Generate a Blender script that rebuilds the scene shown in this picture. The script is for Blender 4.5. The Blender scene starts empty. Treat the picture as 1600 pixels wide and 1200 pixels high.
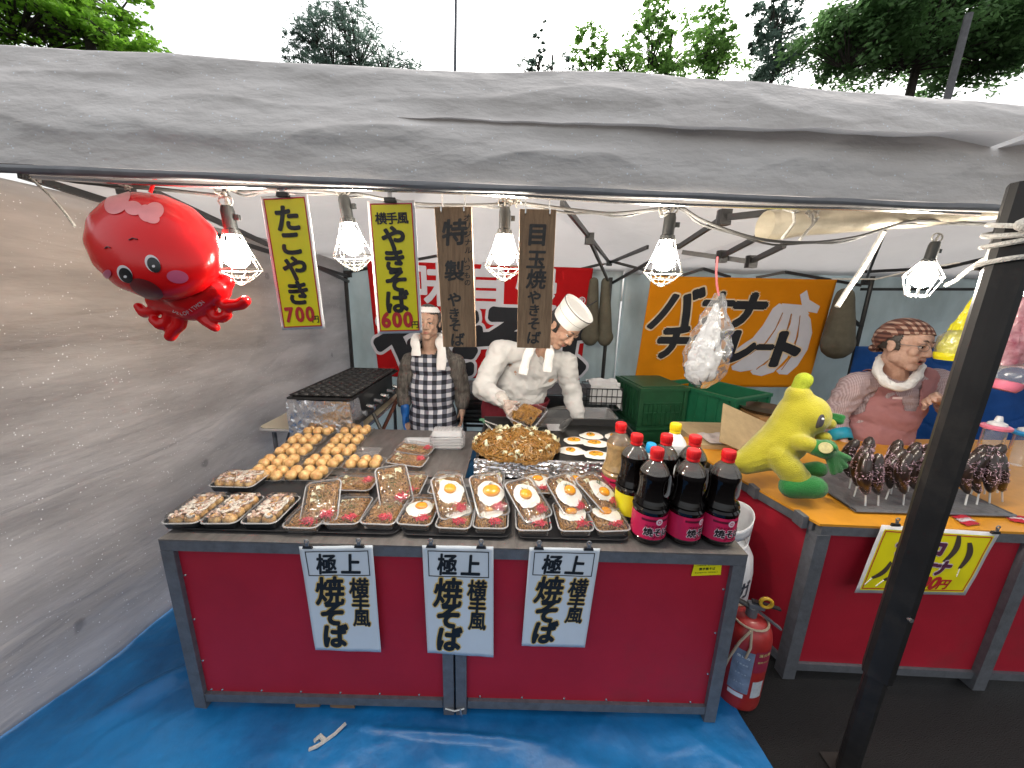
import bpy, bmesh, math, random
import numpy as np
from mathutils import Vector, Matrix, Quaternion, noise
R = math.radians
sc = bpy.context.scene
C = sc.collection
# ---------------------------------------------------------------- camera, sky, sun, exposure
FPX, PITCH, ROLL, CAMH = 578.0, R(13.3), R(1.5), 1.523
cF = Vector((0, math.cos(PITCH), -math.sin(PITCH))); cU0 = Vector((0, math.sin(PITCH), math.cos(PITCH)))
cR = Vector((1, 0, 0))*math.cos(ROLL) + cU0*math.sin(ROLL)
cU = Vector((-1, 0, 0))*math.sin(ROLL) + cU0*math.cos(ROLL)
cam = bpy.data.cameras.new('camera'); camo = bpy.data.objects.new('camera', cam); C.objects.link(camo)
cam.sensor_width = 36; cam.lens = 36*FPX/1600; cam.clip_start = 0.02; cam.clip_end = 2000
camo.matrix_world = Matrix(((cR.x, cU.x, -cF.x, 0), (cR.y, cU.y, -cF.y, 0), (cR.z, cU.z, -cF.z, CAMH), (0, 0, 0, 1)))
sc.camera = camo
SUN_EL, SUN_AZ = R(48), R(14)
wd = bpy.data.worlds.new('World'); sc.world = wd; wd.use_nodes = True
wn = wd.node_tree.nodes; wl = wd.node_tree.links
bgn = wn['Background']
sky = wn.new('ShaderNodeTexSky'); sky.sky_type = 'NISHITA'; sky.sun_disc = False
sky.sun_elevation = SUN_EL; sky.sun_rotation = SUN_AZ; sky.dust_density = 6; sky.air_density = 1.5
hs = wn.new('ShaderNodeHueSaturation'); hs.inputs['Saturation'].default_value = 0.22
wl.new(sky.outputs[0], hs.inputs['Color']); wl.new(hs.outputs[0], bgn.inputs['Color'])
bgn.inputs['Strength'].default_value = 0.15
sl = bpy.data.lights.new('sun', 'SUN'); sl.energy = 0.8; sl.angle = R(25); sl.color = (1, .97, .93)
so = bpy.data.objects.new('sun', sl); C.objects.link(so)
so.rotation_euler = Vector((math.sin(SUN_AZ)*math.cos(SUN_EL), math.cos(SUN_AZ)*math.cos(SUN_EL), math.sin(SUN_EL))).to_track_quat('Z', 'Y').to_euler()
sc.view_settings.view_transform = 'Standard'; sc.view_settings.look = 'None'
sc.view_settings.gamma = 1; sc.view_settings.use_curve_mapping = False
sc.view_settings.exposure = 1.1
BULB_W = 5.0
cy = sc.cycles
cy.use_denoising = True; cy.max_bounces = 8; cy.diffuse_bounces = 4; cy.glossy_bounces = 3
cy.transmission_bounces = 6; cy.transparent_max_bounces = 24; cy.sample_clamp_indirect = 4
cy.caustics_reflective = False; cy.caustics_refractive = False

def ray(px, py):
    return cF + cR*((px-800)/FPX) + cU*((600-py)/FPX)
def at(px, py, Y):
    r = ray(px, py); t = Y/r.y
    return Vector((r.x*t, Y, CAMH+r.z*t))
def atz(px, py, z):
    r = ray(px, py); t = (z-CAMH)/r.z
    return Vector((r.x*t, r.y*t, z))

# ---------------------------------------------------------------- helpers
I4 = Matrix.Identity(4)
W = {}
def wm(o): return W.get(o.name, I4) if o else I4
def tag(o, label=None, cat=None, group=None, kind=None):
    if label: o['label'] = label
    if cat: o['category'] = cat
    if group: o['group'] = group
    if kind: o['kind'] = kind
    return o
def thing(name, label, cat, loc=(0, 0, 0), rot=None, group=None):
    o = bpy.data.objects.new(name, None); C.objects.link(o); o.empty_display_size = .05
    m = Matrix.Translation(Vector(loc))
    if rot is not None:
        m = m @ (rot.to_4x4() if isinstance(rot, (Matrix, Quaternion)) else Matrix.Rotation(rot, 4, 'Z'))
    o.matrix_world = m; o.location = m.to_translation(); o.rotation_euler = m.to_euler()
    W[o.name] = m
    return tag(o, label, cat, group)
def link(name, me, parent=None, mats=None, loc=None):
    o = bpy.data.objects.new(name, me); C.objects.link(o)
    if mats:
        me.materials.clear()
        for m in (mats if isinstance(mats, (list, tuple)) else [mats]): me.materials.append(m)
    if parent: o.parent = parent
    if loc is not None: o.location = loc
    W[o.name] = wm(parent) @ (Matrix.Translation(Vector(loc)) if loc is not None else I4)
    return o
def copy_tree(o, parent=None, m=None, label=None, group=None):
    c = o.copy(); C.objects.link(c)
    if parent: c.parent = parent
    elif m is not None:
        c.location = m.to_translation(); c.rotation_euler = m.to_euler(); W[c.name] = m
    if label: c['label'] = label
    if group: c['group'] = group
    for ch in list(o.children): copy_tree(ch, c)
    return c

class MB:
    def __init__(s): s.v = []; s.f = []; s.m = []; s.cur = 0
    def add(s, vs, fs):
        b = len(s.v); s.v += [tuple(x) for x in vs]
        for f in fs: s.f.append(tuple(i+b for i in f)); s.m.append(s.cur)
        return s
    def box(s, c, d, rot=None):
        c = Vector(c); h = Vector(d)/2
        vs = [Vector((x*h.x, y*h.y, z*h.z)) for x in (-1, 1) for y in (-1, 1) for z in (-1, 1)]
        if rot is not None: vs = [rot @ v for v in vs]
        return s.add([c+v for v in vs], [(0, 1, 3, 2), (4, 6, 7, 5), (0, 4, 5, 1), (2, 3, 7, 6), (0, 2, 6, 4), (1, 5, 7, 3)])
    def bar(s, a, b, w, h, up=(0, 0, 1)):
        a = Vector(a); b = Vector(b); d = (b-a).normalized(); u = Vector(up)
        if abs(d.dot(u)) > .98: u = Vector((0, 1, 0))
        r = d.cross(u).normalized(); u = r.cross(d)
        vs = [p + r*(x*w/2) + u*(y*h/2) for p in (a, b) for x, y in ((-1, -1), (1, -1), (1, 1), (-1, 1))]
        return s.add(vs, [(3, 2, 1, 0), (4, 5, 6, 7), (0, 1, 5, 4), (1, 2, 6, 5), (2, 3, 7, 6), (3, 0, 4, 7)])
    def tube(s, pts, r, n=8, cap=True, closed=False):
        pts = [Vector(p) for p in pts]; N = len(pts)
        rs = r if isinstance(r, (list, tuple)) else [r]*N
        vs = []; prev = None
        for i, p in enumerate(pts):
            if closed: d = (pts[(i+1) % N]-pts[i-1])
            else: d = pts[min(i+1, N-1)]-pts[max(i-1, 0)]
            d = d.normalized() if d.length > 1e-9 else Vector((0, 0, 1))
            if prev is None:
                u = Vector((0, 0, 1)) if abs(d.z) < .9 else Vector((1, 0, 0))
                x = d.cross(u).normalized()
            else:
                x = prev - d*prev.dot(d)
                x = x.normalized() if x.length > 1e-6 else d.orthogonal().normalized()
            prev = x; y = d.cross(x)
            for k in range(n):
                a = 2*math.pi*k/n
                vs.append(p + (x*math.cos(a)+y*math.sin(a))*rs[i])
        fs = []
        for i in range(N if closed else N-1):
            j = (i+1) % N
            for k in range(n):
                l = (k+1) % n
                fs.append((i*n+k, i*n+l, j*n+l, j*n+k))
        if cap and not closed:
            fs.append(tuple(reversed(range(n)))); fs.append(tuple((N-1)*n+k for k in range(n)))
        return s.add(vs, fs)
    def lathe(s, prof, n=24, M=I4, sx=1, sy=1):
        vs = []; fs = []; rows = []
        for r, z in prof:
            if r < 1e-6: rows.append([len(vs)]); vs.append(M @ Vector((0, 0, z)))
            else:
                rows.append(list(range(len(vs), len(vs)+n)))
                for k in range(n):
                    a = 2*math.pi*k/n; vs.append(M @ Vector((r*math.cos(a)*sx, r*math.sin(a)*sy, z)))
        for A, B in zip(rows, rows[1:]):
            for k in range(n):
                l = (k+1) % n
                if len(A) == 1 and len(B) == 1: continue
                if len(A) == 1: fs.append((A[0], B[l], B[k]))
                elif len(B) == 1: fs.append((A[k], A[l], B[0]))
                else: fs.append((A[k], A[l], B[l], B[k]))
        return s.add(vs, fs)
    def ball(s, c, r, n=12, M=None):
        c = Vector(c); rr = Vector((r, r, r)) if not hasattr(r, '__len__') else Vector(r)
        prof = [(math.sin(math.pi*i/(n//2)), -math.cos(math.pi*i/(n//2))) for i in range(n//2+1)]
        prof[0] = (0, -1); prof[-1] = (0, 1)
        mm = Matrix.Translation(c) @ (M.to_4x4() if M is not None else I4) @ Matrix.Diagonal((rr.x, rr.y, rr.z, 1))
        return s.lathe(prof, n, mm)
    def grid(s, fn, nu, nv):
        vs = [fn(i/nu, j/nv) for j in range(nv+1) for i in range(nu+1)]
        return s.add(vs, [(j*(nu+1)+i, j*(nu+1)+i+1, (j+1)*(nu+1)+i+1, (j+1)*(nu+1)+i) for j in range(nv) for i in range(nu)])
    def prism(s, poly, z0, z1, M=I4):
        n = len(poly)
        vs = [M @ Vector((x, y, z0)) for x, y in poly] + [M @ Vector((x, y, z1)) for x, y in poly]
        return s.add(vs, [tuple(reversed(range(n))), tuple(range(n, 2*n))] + [(i, (i+1) % n, n+(i+1) % n, n+i) for i in range(n)])
    def mesh(s, name, mats, inv=None, smooth=True, angle=None):
        me = bpy.data.meshes.new(name)
        vs = s.v if inv is None else [tuple(inv @ Vector(v)) for v in s.v]
        me.from_pydata(vs, [], s.f)
        ml = mats if isinstance(mats, (list, tuple)) else [mats]
        for m in ml: me.materials.append(m)
        if len(ml) > 1: me.polygons.foreach_set('material_index', s.m)
        if smooth:
            me.polygons.foreach_set('use_smooth', [True]*len(me.polygons))
            try: me.set_sharp_from_angle(angle=R(angle or 40))
            except Exception: pass
        me.update()
        return me
    def build(s, name, mats, parent=None, smooth=True, world=True, angle=None):
        inv = wm(parent).inverted() if (parent and world) else None
        return link(name, s.mesh(name, mats, inv, smooth, angle), parent)

def solidify(o, t):
    md = o.modifiers.new('thick', 'SOLIDIFY'); md.thickness = t; md.offset = 0
    return o
def nz(x, y=0, z=0): return noise.noise(Vector((x, y, z)))

# implicit-like bodies: union of balls and tapered capsules through a voxel remesh
_ico = {}
def ico(sub=3):
    if sub not in _ico:
        b = bmesh.new(); bmesh.ops.create_icosphere(b, subdivisions=sub, radius=1)
        _ico[sub] = ([v.co.copy() for v in b.verts], [tuple(v.index for v in f.verts) for f in b.faces]); b.free()
    return _ico[sub]
def blob(name, prims, mats, parent, voxel=.008, smooth=2, world=True, fn=None):
    mb = MB()
    for p in prims:
        if p[0] == 'b':      # ball: centre, radii, rotation matrix
            c, r = Vector(p[1]), p[2]; rr = Vector((r, r, r)) if not hasattr(r, '__len__') else Vector(r)
            M = p[3].to_3x3() if len(p) > 3 and p[3] is not None else Matrix.Identity(3)
            vs, fs = ico(3)
            mb.add([c + M @ Vector((v.x*rr.x, v.y*rr.y, v.z*rr.z)) for v in vs], fs)
        else:                # capsule a,ra,b,rb
            a, ra, b, rb = Vector(p[1]), p[2], Vector(p[3]), p[4]
            n = 6; L = (b-a).length; vs, fs = ico(2)
            k = max(2, int(L/(min(ra, rb)*.35))+1)
            mb.tube([a.lerp(b, i/k) for i in range(k+1)], [ra+(rb-ra)*i/k for i in range(k+1)], 14)
            for q, r in ((a, ra), (b, rb)): mb.add([q+v*r for v in vs], fs)
    me = mb.mesh(name+'_src', mats, None, False)
    o = bpy.data.objects.new('tmp_src', me); C.objects.link(o)
    md = o.modifiers.new('r', 'REMESH'); md.mode = 'VOXEL'; md.voxel_size = voxel
    if smooth:
        ms = o.modifiers.new('s', 'SMOOTH'); ms.factor = .5; ms.iterations = smooth
    dg = bpy.context.evaluated_depsgraph_get(); dg.update()
    m2 = bpy.data.meshes.new_from_object(o.evaluated_get(dg)); m2.name = name
    bpy.data.objects.remove(o); bpy.data.meshes.remove(me)
    if fn:
        n = len(m2.vertices); co = np.empty(n*3); m2.vertices.foreach_get('co', co)
        m2.update(); nr = [v.normal.copy() for v in m2.vertices]
        for i, v in enumerate(m2.vertices):
            v.co = fn(v.co.copy(), nr[i])
    inv = wm(parent).inverted() if (parent and world) else None
    if inv is not None: m2.transform(inv)
    m2.materials.clear()
    for m in (mats if isinstance(mats, (list, tuple)) else [mats]): m2.materials.append(m)
    m2.polygons.foreach_set('use_smooth', [True]*len(m2.polygons)); m2.update()
    return link(name, m2, parent)
def cut_faces(o, test):
    b = bmesh.new(); b.from_mesh(o.data)
    Mw = wm(o)
    dl = [f for f in b.faces if not test(Mw @ f.calc_center_median(), Mw.to_3x3() @ f.normal)]
    bmesh.ops.delete(b, geom=dl, context='FACES'); b.to_mesh(o.data); b.free(); o.data.update()
    return o

# lettering -------------------------------------------------------
_gl = {}
def glyph(ch):
    if ch in _gl: return _gl[ch]
    c = bpy.data.curves.new('t', 'FONT'); c.body = ch; c.size = 1; c.resolution_u = 3
    o = bpy.data.objects.new('t', c); C.objects.link(o)
    dg = bpy.context.evaluated_depsgraph_get(); dg.update()
    me = bpy.data.meshes.new_from_object(o.evaluated_get(dg))
    V = [(v.co.x, v.co.y) for v in me.vertices]; F = [tuple(p.vertices) for p in me.polygons]
    bpy.data.objects.remove(o); bpy.data.curves.remove(c)
    if V:
        x0, x1 = min(v[0] for v in V), max(v[0] for v in V); y0, y1 = min(v[1] for v in V), max(v[1] for v in V)
        mx, my = (x0+x1)/2, (y0+y1)/2
        V = [(x-mx, y-my) for x, y in V]
        _gl[ch] = (V, F, x1-x0, y1-y0)
    else: _gl[ch] = ([], [], .3, 0)
    return _gl[ch]
def letters(name, items, mapf, mat, parent, d=.0006, world=True):
    """items: (char, x, y, size, bold, [shear, rot, sx]); mapf(x, y, d) -> 3D"""
    mb = MB()
    for it in items:
        ch, x, y, s, bold = it[:5]; sh = it[5] if len(it) > 5 else 0; ro = it[6] if len(it) > 6 else 0; sx = it[7] if len(it) > 7 else 1
        V, F, w, h = glyph(ch)
        offs = [(0, 0)]
        if bold > 0:
            n = 8 if s < 60 else 40
            offs += [(math.cos(2*math.pi*k/n)*bold, math.sin(2*math.pi*k/n)*bold) for k in range(n)]
            if bold >= .07: offs += [(math.cos(2*math.pi*k/6)*bold*.5, math.sin(2*math.pi*k/6)*bold*.5) for k in range(6)]
        for q, (ox, oy) in enumerate(offs):
            vs = []
            for vx, vy in V:
                a, b = (vx+ox)*s*sx, (vy+oy)*s
                a += b*sh
                a, b = a*math.cos(ro)-b*math.sin(ro), a*math.sin(ro)+b*math.cos(ro)
                vs.append(mapf(x+a, y+b, d+q*.00002))
            mb.add(vs, F)
    return mb.build(name, mat, parent, smooth=False, world=world)
def row(text, x, y, size, pitch, bold, **k):
    n = len(text)
    return [(c, x+(i-(n-1)/2)*pitch, y, size, bold, k.get('sh', 0), k.get('ro', 0), k.get('sx', 1)) for i, c in enumerate(text) if c != ' ']
def colm(text, x, y, size, pitch, bold, **k):
    return [(c, x, y-i*pitch, size*(k.get('small', .75) if c in 'ョャッ' else 1), bold, k.get('sh', 0), k.get('ro', 0), k.get('sx', 1)) for i, c in enumerate(text) if c != ' ']
class Quad:
    """bilinear sheet: corners tl,tr,br,bl in 3D; coordinates 0..w, 0..h (y up from the bottom)"""
    def __init__(s, tl, tr, br, bl, w, h, bulge=0, wave=0, seed=0, fine=40):
        s.c = [Vector(x) for x in (tl, tr, br, bl)]; s.w = w; s.h = h; s.bulge = bulge; s.wave = wave; s.seed = seed; s.fine = fine
        s.n = (s.c[1]-s.c[0]).cross(s.c[3]-s.c[0]).normalized()
        s.n = -s.n if s.n.y > 0 else s.n
    def __call__(s, x, y, d=0):
        u, v = x/s.w, y/s.h
        p = s.c[3].lerp(s.c[2], u).lerp(s.c[0].lerp(s.c[1], u), v)
        k = d + s.bulge*math.sin(math.pi*u)*math.sin(math.pi*v) + (s.wave*(nz(u*3+s.seed, v*2.2, s.seed)+.5*nz(u*7, v*5+s.seed, 1)) if s.wave else 0)
        return p + s.n*k
    def sheet(s, name, mat, parent, nu=24, nv=24, d=0, x0=0, y0=0, x1=None, y1=None):
        x1 = s.w if x1 is None else x1; y1 = s.h if y1 is None else y1
        mb = MB(); mb.grid(lambda a, b: s(x0+(x1-x0)*a, y0+(y1-y0)*b, d), nu, nv)
        return mb.build(name, mat, parent)
    def rect(s, name, mat, parent, x0, y0, x1, y1, t, d=.0006):
        mb = MB()
        for a, b, c, e in ((x0, y0, x1, y0+t), (x0, y1-t, x1, y1), (x0, y0+t, x0+t, y1-t), (x1-t, y0+t, x1, y1-t)):
            n1 = max(2, int(24*(c-a)/s.w)); n2 = max(2, int(24*(e-b)/s.h))
            mb.grid(lambda u, v: s(a+(c-a)*u, b+(e-b)*v, d), n1, n2)
        return mb.build(name, mat, parent)

# ---------------------------------------------------------------- materials
def _new(name):
    m = bpy.data.materials.new(name); m.use_nodes = True
    nt = m.node_tree; return m, nt, nt.nodes, nt.links, nt.nodes['Principled BSDF']
def M(name, col, rough=.6, metal=0, var=.15, scale=10, bump=0, bscale=80, spec=.5, emit=0, sss=0, sheen=0, coat=0, stretch=(1, 1, 1), col2=None, dirt=0, alpha=1):
    m, nt, n, l, p = _new(name)
    p.inputs['Roughness'].default_value = rough; p.inputs['Metallic'].default_value = metal
    p.inputs['Specular IOR Level'].default_value = spec
    if coat: p.inputs['Coat Weight'].default_value = coat
    if sheen: p.inputs['Sheen Weight'].default_value = sheen
    if sss: p.inputs['Subsurface Weight'].default_value = sss; p.inputs['Subsurface Radius'].default_value = (.01, .004, .002); p.inputs['Subsurface Scale'].default_value = 1
    if alpha < 1: p.inputs['Alpha'].default_value = alpha
    tc = n.new('ShaderNodeTexCoord'); mp = n.new('ShaderNodeMapping'); mp.inputs['Scale'].default_value = stretch
    l.new(tc.outputs['Object'], mp.inputs[0])
    ns = n.new('ShaderNodeTexNoise'); ns.inputs['Scale'].default_value = scale; ns.inputs['Detail'].default_value = 6; ns.inputs['Roughness'].default_value = .65
    l.new(mp.outputs[0], ns.inputs[0])
    mx = n.new('ShaderNodeMix'); mx.data_type = 'RGBA'
    c2 = col2 or tuple(min(1, c*(1+var)) for c in col)
    mx.inputs[6].default_value = (*[c*(1-var) for c in col], 1); mx.inputs[7].default_value = (*c2, 1)
    cr = n.new('ShaderNodeMapRange'); cr.inputs[1].default_value = .3; cr.inputs[2].default_value = .7
    l.new(ns.outputs[0], cr.inputs[0]); l.new(cr.outputs[0], mx.inputs[0])
    src = mx.outputs[2]
    if dirt:
        n2 = n.new('ShaderNodeTexNoise'); n2.inputs['Scale'].default_value = scale*.45; n2.inputs['Detail'].default_value = 10; n2.inputs['Roughness'].default_value = .75
        l.new(tc.outputs['Object'], n2.inputs[0])
        c3 = n.new('ShaderNodeMapRange'); c3.inputs[1].default_value = .52; c3.inputs[2].default_value = .72; c3.inputs[4].default_value = dirt
        l.new(n2.outputs[0], c3.inputs[0])
        m3 = n.new('ShaderNodeMix'); m3.data_type = 'RGBA'; m3.inputs[7].default_value = (.07, .06, .05, 1)
        l.new(c3.outputs[0], m3.inputs[0]); l.new(src, m3.inputs[6]); src = m3.outputs[2]
        rr = n.new('ShaderNodeMapRange'); rr.inputs[3].default_value = rough*.8; rr.inputs[4].default_value = min(1, rough*1.4)
        l.new(n2.outputs[0], rr.inputs[0]); l.new(rr.outputs[0], p.inputs['Roughness'])
    l.new(src, p.inputs['Base Color'])
    if emit:
        p.inputs['Emission Color'].default_value = (*col, 1); p.inputs['Emission Strength'].default_value = emit
    if bump:
        b = n.new('ShaderNodeTexNoise'); b.inputs['Scale'].default_value = bscale; b.inputs['Detail'].default_value = 4
        l.new(mp.outputs[0], b.inputs[0])
        bp = n.new('ShaderNodeBump'); bp.inputs['Strength'].default_value = bump; bp.inputs['Distance'].default_value = .01
        l.new(b.outputs[0], bp.inputs['Height']); l.new(bp.outputs[0], p.inputs['Normal'])
    return m
def clear(name, tint=(1, 1, 1), body=.12, bcol=(.8, .82, .85), rough=.12, edge=.5, bump=0, bscale=30):
    """thin clear plastic: see-through film with gloss and a little milky body"""
    m, nt, n, l, p = _new(name)
    out = n['Material Output']
    tr = n.new('ShaderNodeBsdfTransparent'); tr.inputs[0].default_value = (*tint, 1)
    p.inputs['Base Color'].default_value = (*bcol, 1); p.inputs['Roughness'].default_value = rough
    gl = n.new('ShaderNodeBsdfGlossy'); gl.inputs['Roughness'].default_value = rough; gl.inputs[0].default_value = (.95, .95, .95, 1)
    lw = n.new('ShaderNodeLayerWeight'); lw.inputs[0].default_value = .28
    mr = n.new('ShaderNodeMapRange'); mr.inputs[3].default_value = .025; mr.inputs[4].default_value = edge
    l.new(lw.outputs['Fresnel'], mr.inputs[0])
    m1 = n.new('ShaderNodeMixShader'); m1.inputs[0].default_value = body
    l.new(tr.outputs[0], m1.inputs[1]); l.new(p.outputs[0], m1.inputs[2])
    m2 = n.new('ShaderNodeMixShader'); l.new(mr.outputs[0], m2.inputs[0]); l.new(m1.outputs[0], m2.inputs[1]); l.new(gl.outputs[0], m2.inputs[2])
    l.new(m2.outputs[0], out.inputs[0])
    if bump:
        tc = n.new('ShaderNodeTexCoord'); b = n.new('ShaderNodeTexNoise'); b.inputs['Scale'].default_value = bscale; b.inputs['Detail'].default_value = 3
        l.new(tc.outputs['Object'], b.inputs[0]); bp = n.new('ShaderNodeBump'); bp.inputs['Strength'].default_value = bump; bp.inputs['Distance'].default_value = .01
        l.new(b.outputs[0], bp.inputs['Height'])
        for q in (p, gl): l.new(bp.outputs[0], q.inputs['Normal'])
    return m
def cloth(name, col, transl=.35, see=0, rough=.55, var=.1, scale=3, bump=.3, bscale=25, spots=0, col2=None, gloss=.1, stretch=(1, 1, 1), stains=0, crease=0):
    """sheet fabric or vinyl: diffuse + light passing through + optional see-through + rain drops"""
    m, nt, n, l, p = _new(name)
    out = n['Material Output']
    tc = n.new('ShaderNodeTexCoord'); mp = n.new('ShaderNodeMapping'); mp.inputs['Scale'].default_value = stretch
    l.new(tc.outputs['Object'], mp.inputs[0])
    ns = n.new('ShaderNodeTexNoise'); ns.inputs['Scale'].default_value = scale; ns.inputs['Detail'].default_value = 7; ns.inputs['Roughness'].default_value = .6
    l.new(mp.outputs[0], ns.inputs[0])
    mr0 = n.new('ShaderNodeMapRange'); mr0.inputs[1].default_value = .3; mr0.inputs[2].default_value = .7; l.new(ns.outputs[0], mr0.inputs[0])
    mx = n.new('ShaderNodeMix'); mx.data_type = 'RGBA'; mx.inputs[6].default_value = (*[c*(1-var) for c in col], 1)
    mx.inputs[7].default_value = (*(col2 or [min(1, c*(1+var)) for c in col]), 1); l.new(mr0.outputs[0], mx.inputs[0])
    src = mx.outputs[2]
    if stains:
        vo = n.new('ShaderNodeTexVoronoi'); vo.inputs['Scale'].default_value = 3.2; l.new(tc.outputs['Object'], vo.inputs[0])
        nn = n.new('ShaderNodeTexNoise'); nn.inputs['Scale'].default_value = 22; nn.inputs['Detail'].default_value = 4; l.new(tc.outputs['Object'], nn.inputs[0])
        ma = n.new('ShaderNodeMath'); ma.operation = 'MULTIPLY_ADD'; ma.inputs[1].default_value = .16; l.new(nn.outputs[0], ma.inputs[0]); l.new(vo.outputs['Distance'], ma.inputs[2])
        mr = n.new('ShaderNodeMapRange'); mr.inputs[1].default_value = .17; mr.inputs[2].default_value = .13; mr.inputs[3].default_value = 0; mr.inputs[4].default_value = stains
        l.new(ma.outputs[0], mr.inputs[0])
        mm = n.new('ShaderNodeMix'); mm.data_type = 'RGBA'; mm.inputs[7].default_value = (.06, .06, .07, 1); l.new(mr.outputs[0], mm.inputs[0]); l.new(src, mm.inputs[6]); src = mm.outputs[2]
    l.new(src, p.inputs['Base Color']); p.inputs['Roughness'].default_value = rough; p.inputs['Specular IOR Level'].default_value = gloss*3
    tl = n.new('ShaderNodeBsdfTranslucent'); l.new(src, tl.inputs[0])
    m1 = n.new('ShaderNodeMixShader'); m1.inputs[0].default_value = transl; l.new(p.outputs[0], m1.inputs[1]); l.new(tl.outputs[0], m1.inputs[2])
    last = m1
    if see:
        tr = n.new('ShaderNodeBsdfTransparent'); m2 = n.new('ShaderNodeMixShader'); m2.inputs[0].default_value = see
        l.new(last.outputs[0], m2.inputs[1]); l.new(tr.outputs[0], m2.inputs[2]); last = m2
    b = n.new('ShaderNodeTexNoise'); b.inputs['Scale'].default_value = bscale; b.inputs['Detail'].default_value = 5; l.new(mp.outputs[0], b.inputs[0])
    h = b.outputs[0]
    if crease:
        b2 = n.new('ShaderNodeTexVoronoi'); b2.feature = 'DISTANCE_TO_EDGE'; b2.inputs['Scale'].default_value = crease; 
        nd = n.new('ShaderNodeVectorMath'); nd.operation = 'MULTIPLY_ADD'; nd.inputs[1].default_value = (.35, .35, .35)
        l.new(ns.outputs['Color'], nd.inputs[0]); l.new(mp.outputs[0], nd.inputs[2]); l.new(nd.outputs[0], b2.inputs[0])
        mc = n.new('ShaderNodeMapRange'); mc.inputs[1].default_value = 0; mc.inputs[2].default_value = .05; l.new(b2.outputs[0], mc.inputs[0])
        ad = n.new('ShaderNodeMath'); ad.operation = 'MULTIPLY_ADD'; ad.inputs[1].default_value = .35; l.new(mc.outputs[0], ad.inputs[0]); l.new(h, ad.inputs[2]); h = ad.outputs[0]
    bp = n.new('ShaderNodeBump'); bp.inputs['Strength'].default_value = bump; bp.inputs['Distance'].default_value = .02
    l.new(h, bp.inputs['Height']); l.new(bp.outputs[0], p.inputs['Normal'])
    if spots:
        vo = n.new('ShaderNodeTexVoronoi'); vo.inputs['Scale'].default_value = 115; l.new(tc.outputs['Object'], vo.inputs[0])
        sp = n.new('ShaderNodeSeparateColor'); l.new(vo.outputs['Color'], sp.inputs[0])
        th = n.new('ShaderNodeMath'); th.operation = 'MULTIPLY'; th.inputs[1].default_value = .26; l.new(sp.outputs[0], th.inputs[0])
        lt = n.new('ShaderNodeMath'); lt.operation = 'LESS_THAN'; l.new(vo.outputs['Distance'], lt.inputs[0]); l.new(th.outputs[0], lt.inputs[1])
        g2 = n.new('ShaderNodeMath'); g2.operation = 'GREATER_THAN'; g2.inputs[1].default_value = 1-spots; l.new(sp.outputs[1], g2.inputs[0])
        mu = n.new('ShaderNodeMath'); mu.operation = 'MULTIPLY'; l.new(lt.outputs[0], mu.inputs[0]); l.new(g2.outputs[0], mu.inputs[1])
        dp = n.new('ShaderNodeBsdfPrincipled'); dp.inputs['Base Color'].default_value = (.85, .87, .9, 1); dp.inputs['Roughness'].default_value = .12
        m3 = n.new('ShaderNodeMixShader'); l.new(mu.outputs[0], m3.inputs[0]); l.new(last.outputs[0], m3.inputs[1]); l.new(dp.outputs[0], m3.inputs[2]); last = m3
    l.new(last.outputs[0], out.inputs[0])
    return m
def checks(name, sx, sz, c1, c2, c3, axes=('X', 'Z'), rough=.85, duty=.5):
    """woven check: two stripe directions crossing"""
    m, nt, n, l, p = _new(name)
    tc = n.new('ShaderNodeTexCoord'); sp = n.new('ShaderNodeSeparateXYZ'); l.new(tc.outputs['Object'], sp.inputs[0])
    outs = []
    for ax, s in zip(axes, (sx, sz)):
        a = n.new('ShaderNodeMath'); a.operation = 'MULTIPLY'; a.inputs[1].default_value = 1/s; l.new(sp.outputs[ax], a.inputs[0])
        f = n.new('ShaderNodeMath'); f.operation = 'FRACT'; l.new(a.outputs[0], f.inputs[0])
        g = n.new('ShaderNodeMath'); g.operation = 'GREATER_THAN'; g.inputs[1].default_value = duty; l.new(f.outputs[0], g.inputs[0]); outs.append(g.outputs[0])
    ad = n.new('ShaderNodeMath'); ad.operation = 'ADD'; l.new(outs[0], ad.inputs[0]); l.new(outs[1], ad.inputs[1])
    hf = n.new('ShaderNodeMath'); hf.operation = 'MULTIPLY'; hf.inputs[1].default_value = .5; l.new(ad.outputs[0], hf.inputs[0])
    cr = n.new('ShaderNodeValToRGB'); cr.color_ramp.interpolation = 'CONSTANT'
    e = cr.color_ramp.elements; e[0].position = 0; e[0].color = (*c1, 1); e[1].position = .4; e[1].color = (*c2, 1); x = e.new(.9); x.color = (*c3, 1)
    l.new(hf.outputs[0], cr.inputs[0]); l.new(cr.outputs[0], p.inputs['Base Color']); p.inputs['Roughness'].default_value = rough
    ns = n.new('ShaderNodeTexNoise'); ns.inputs['Scale'].default_value = 16; ns.inputs['Detail'].default_value = 3; l.new(tc.outputs['Object'], ns.inputs[0])
    bp = n.new('ShaderNodeBump'); bp.inputs['Strength'].default_value = .5; bp.inputs['Distance'].default_value = .02; l.new(ns.outputs[0], bp.inputs['Height']); l.new(bp.outputs[0], p.inputs['Normal'])
    return m
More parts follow.
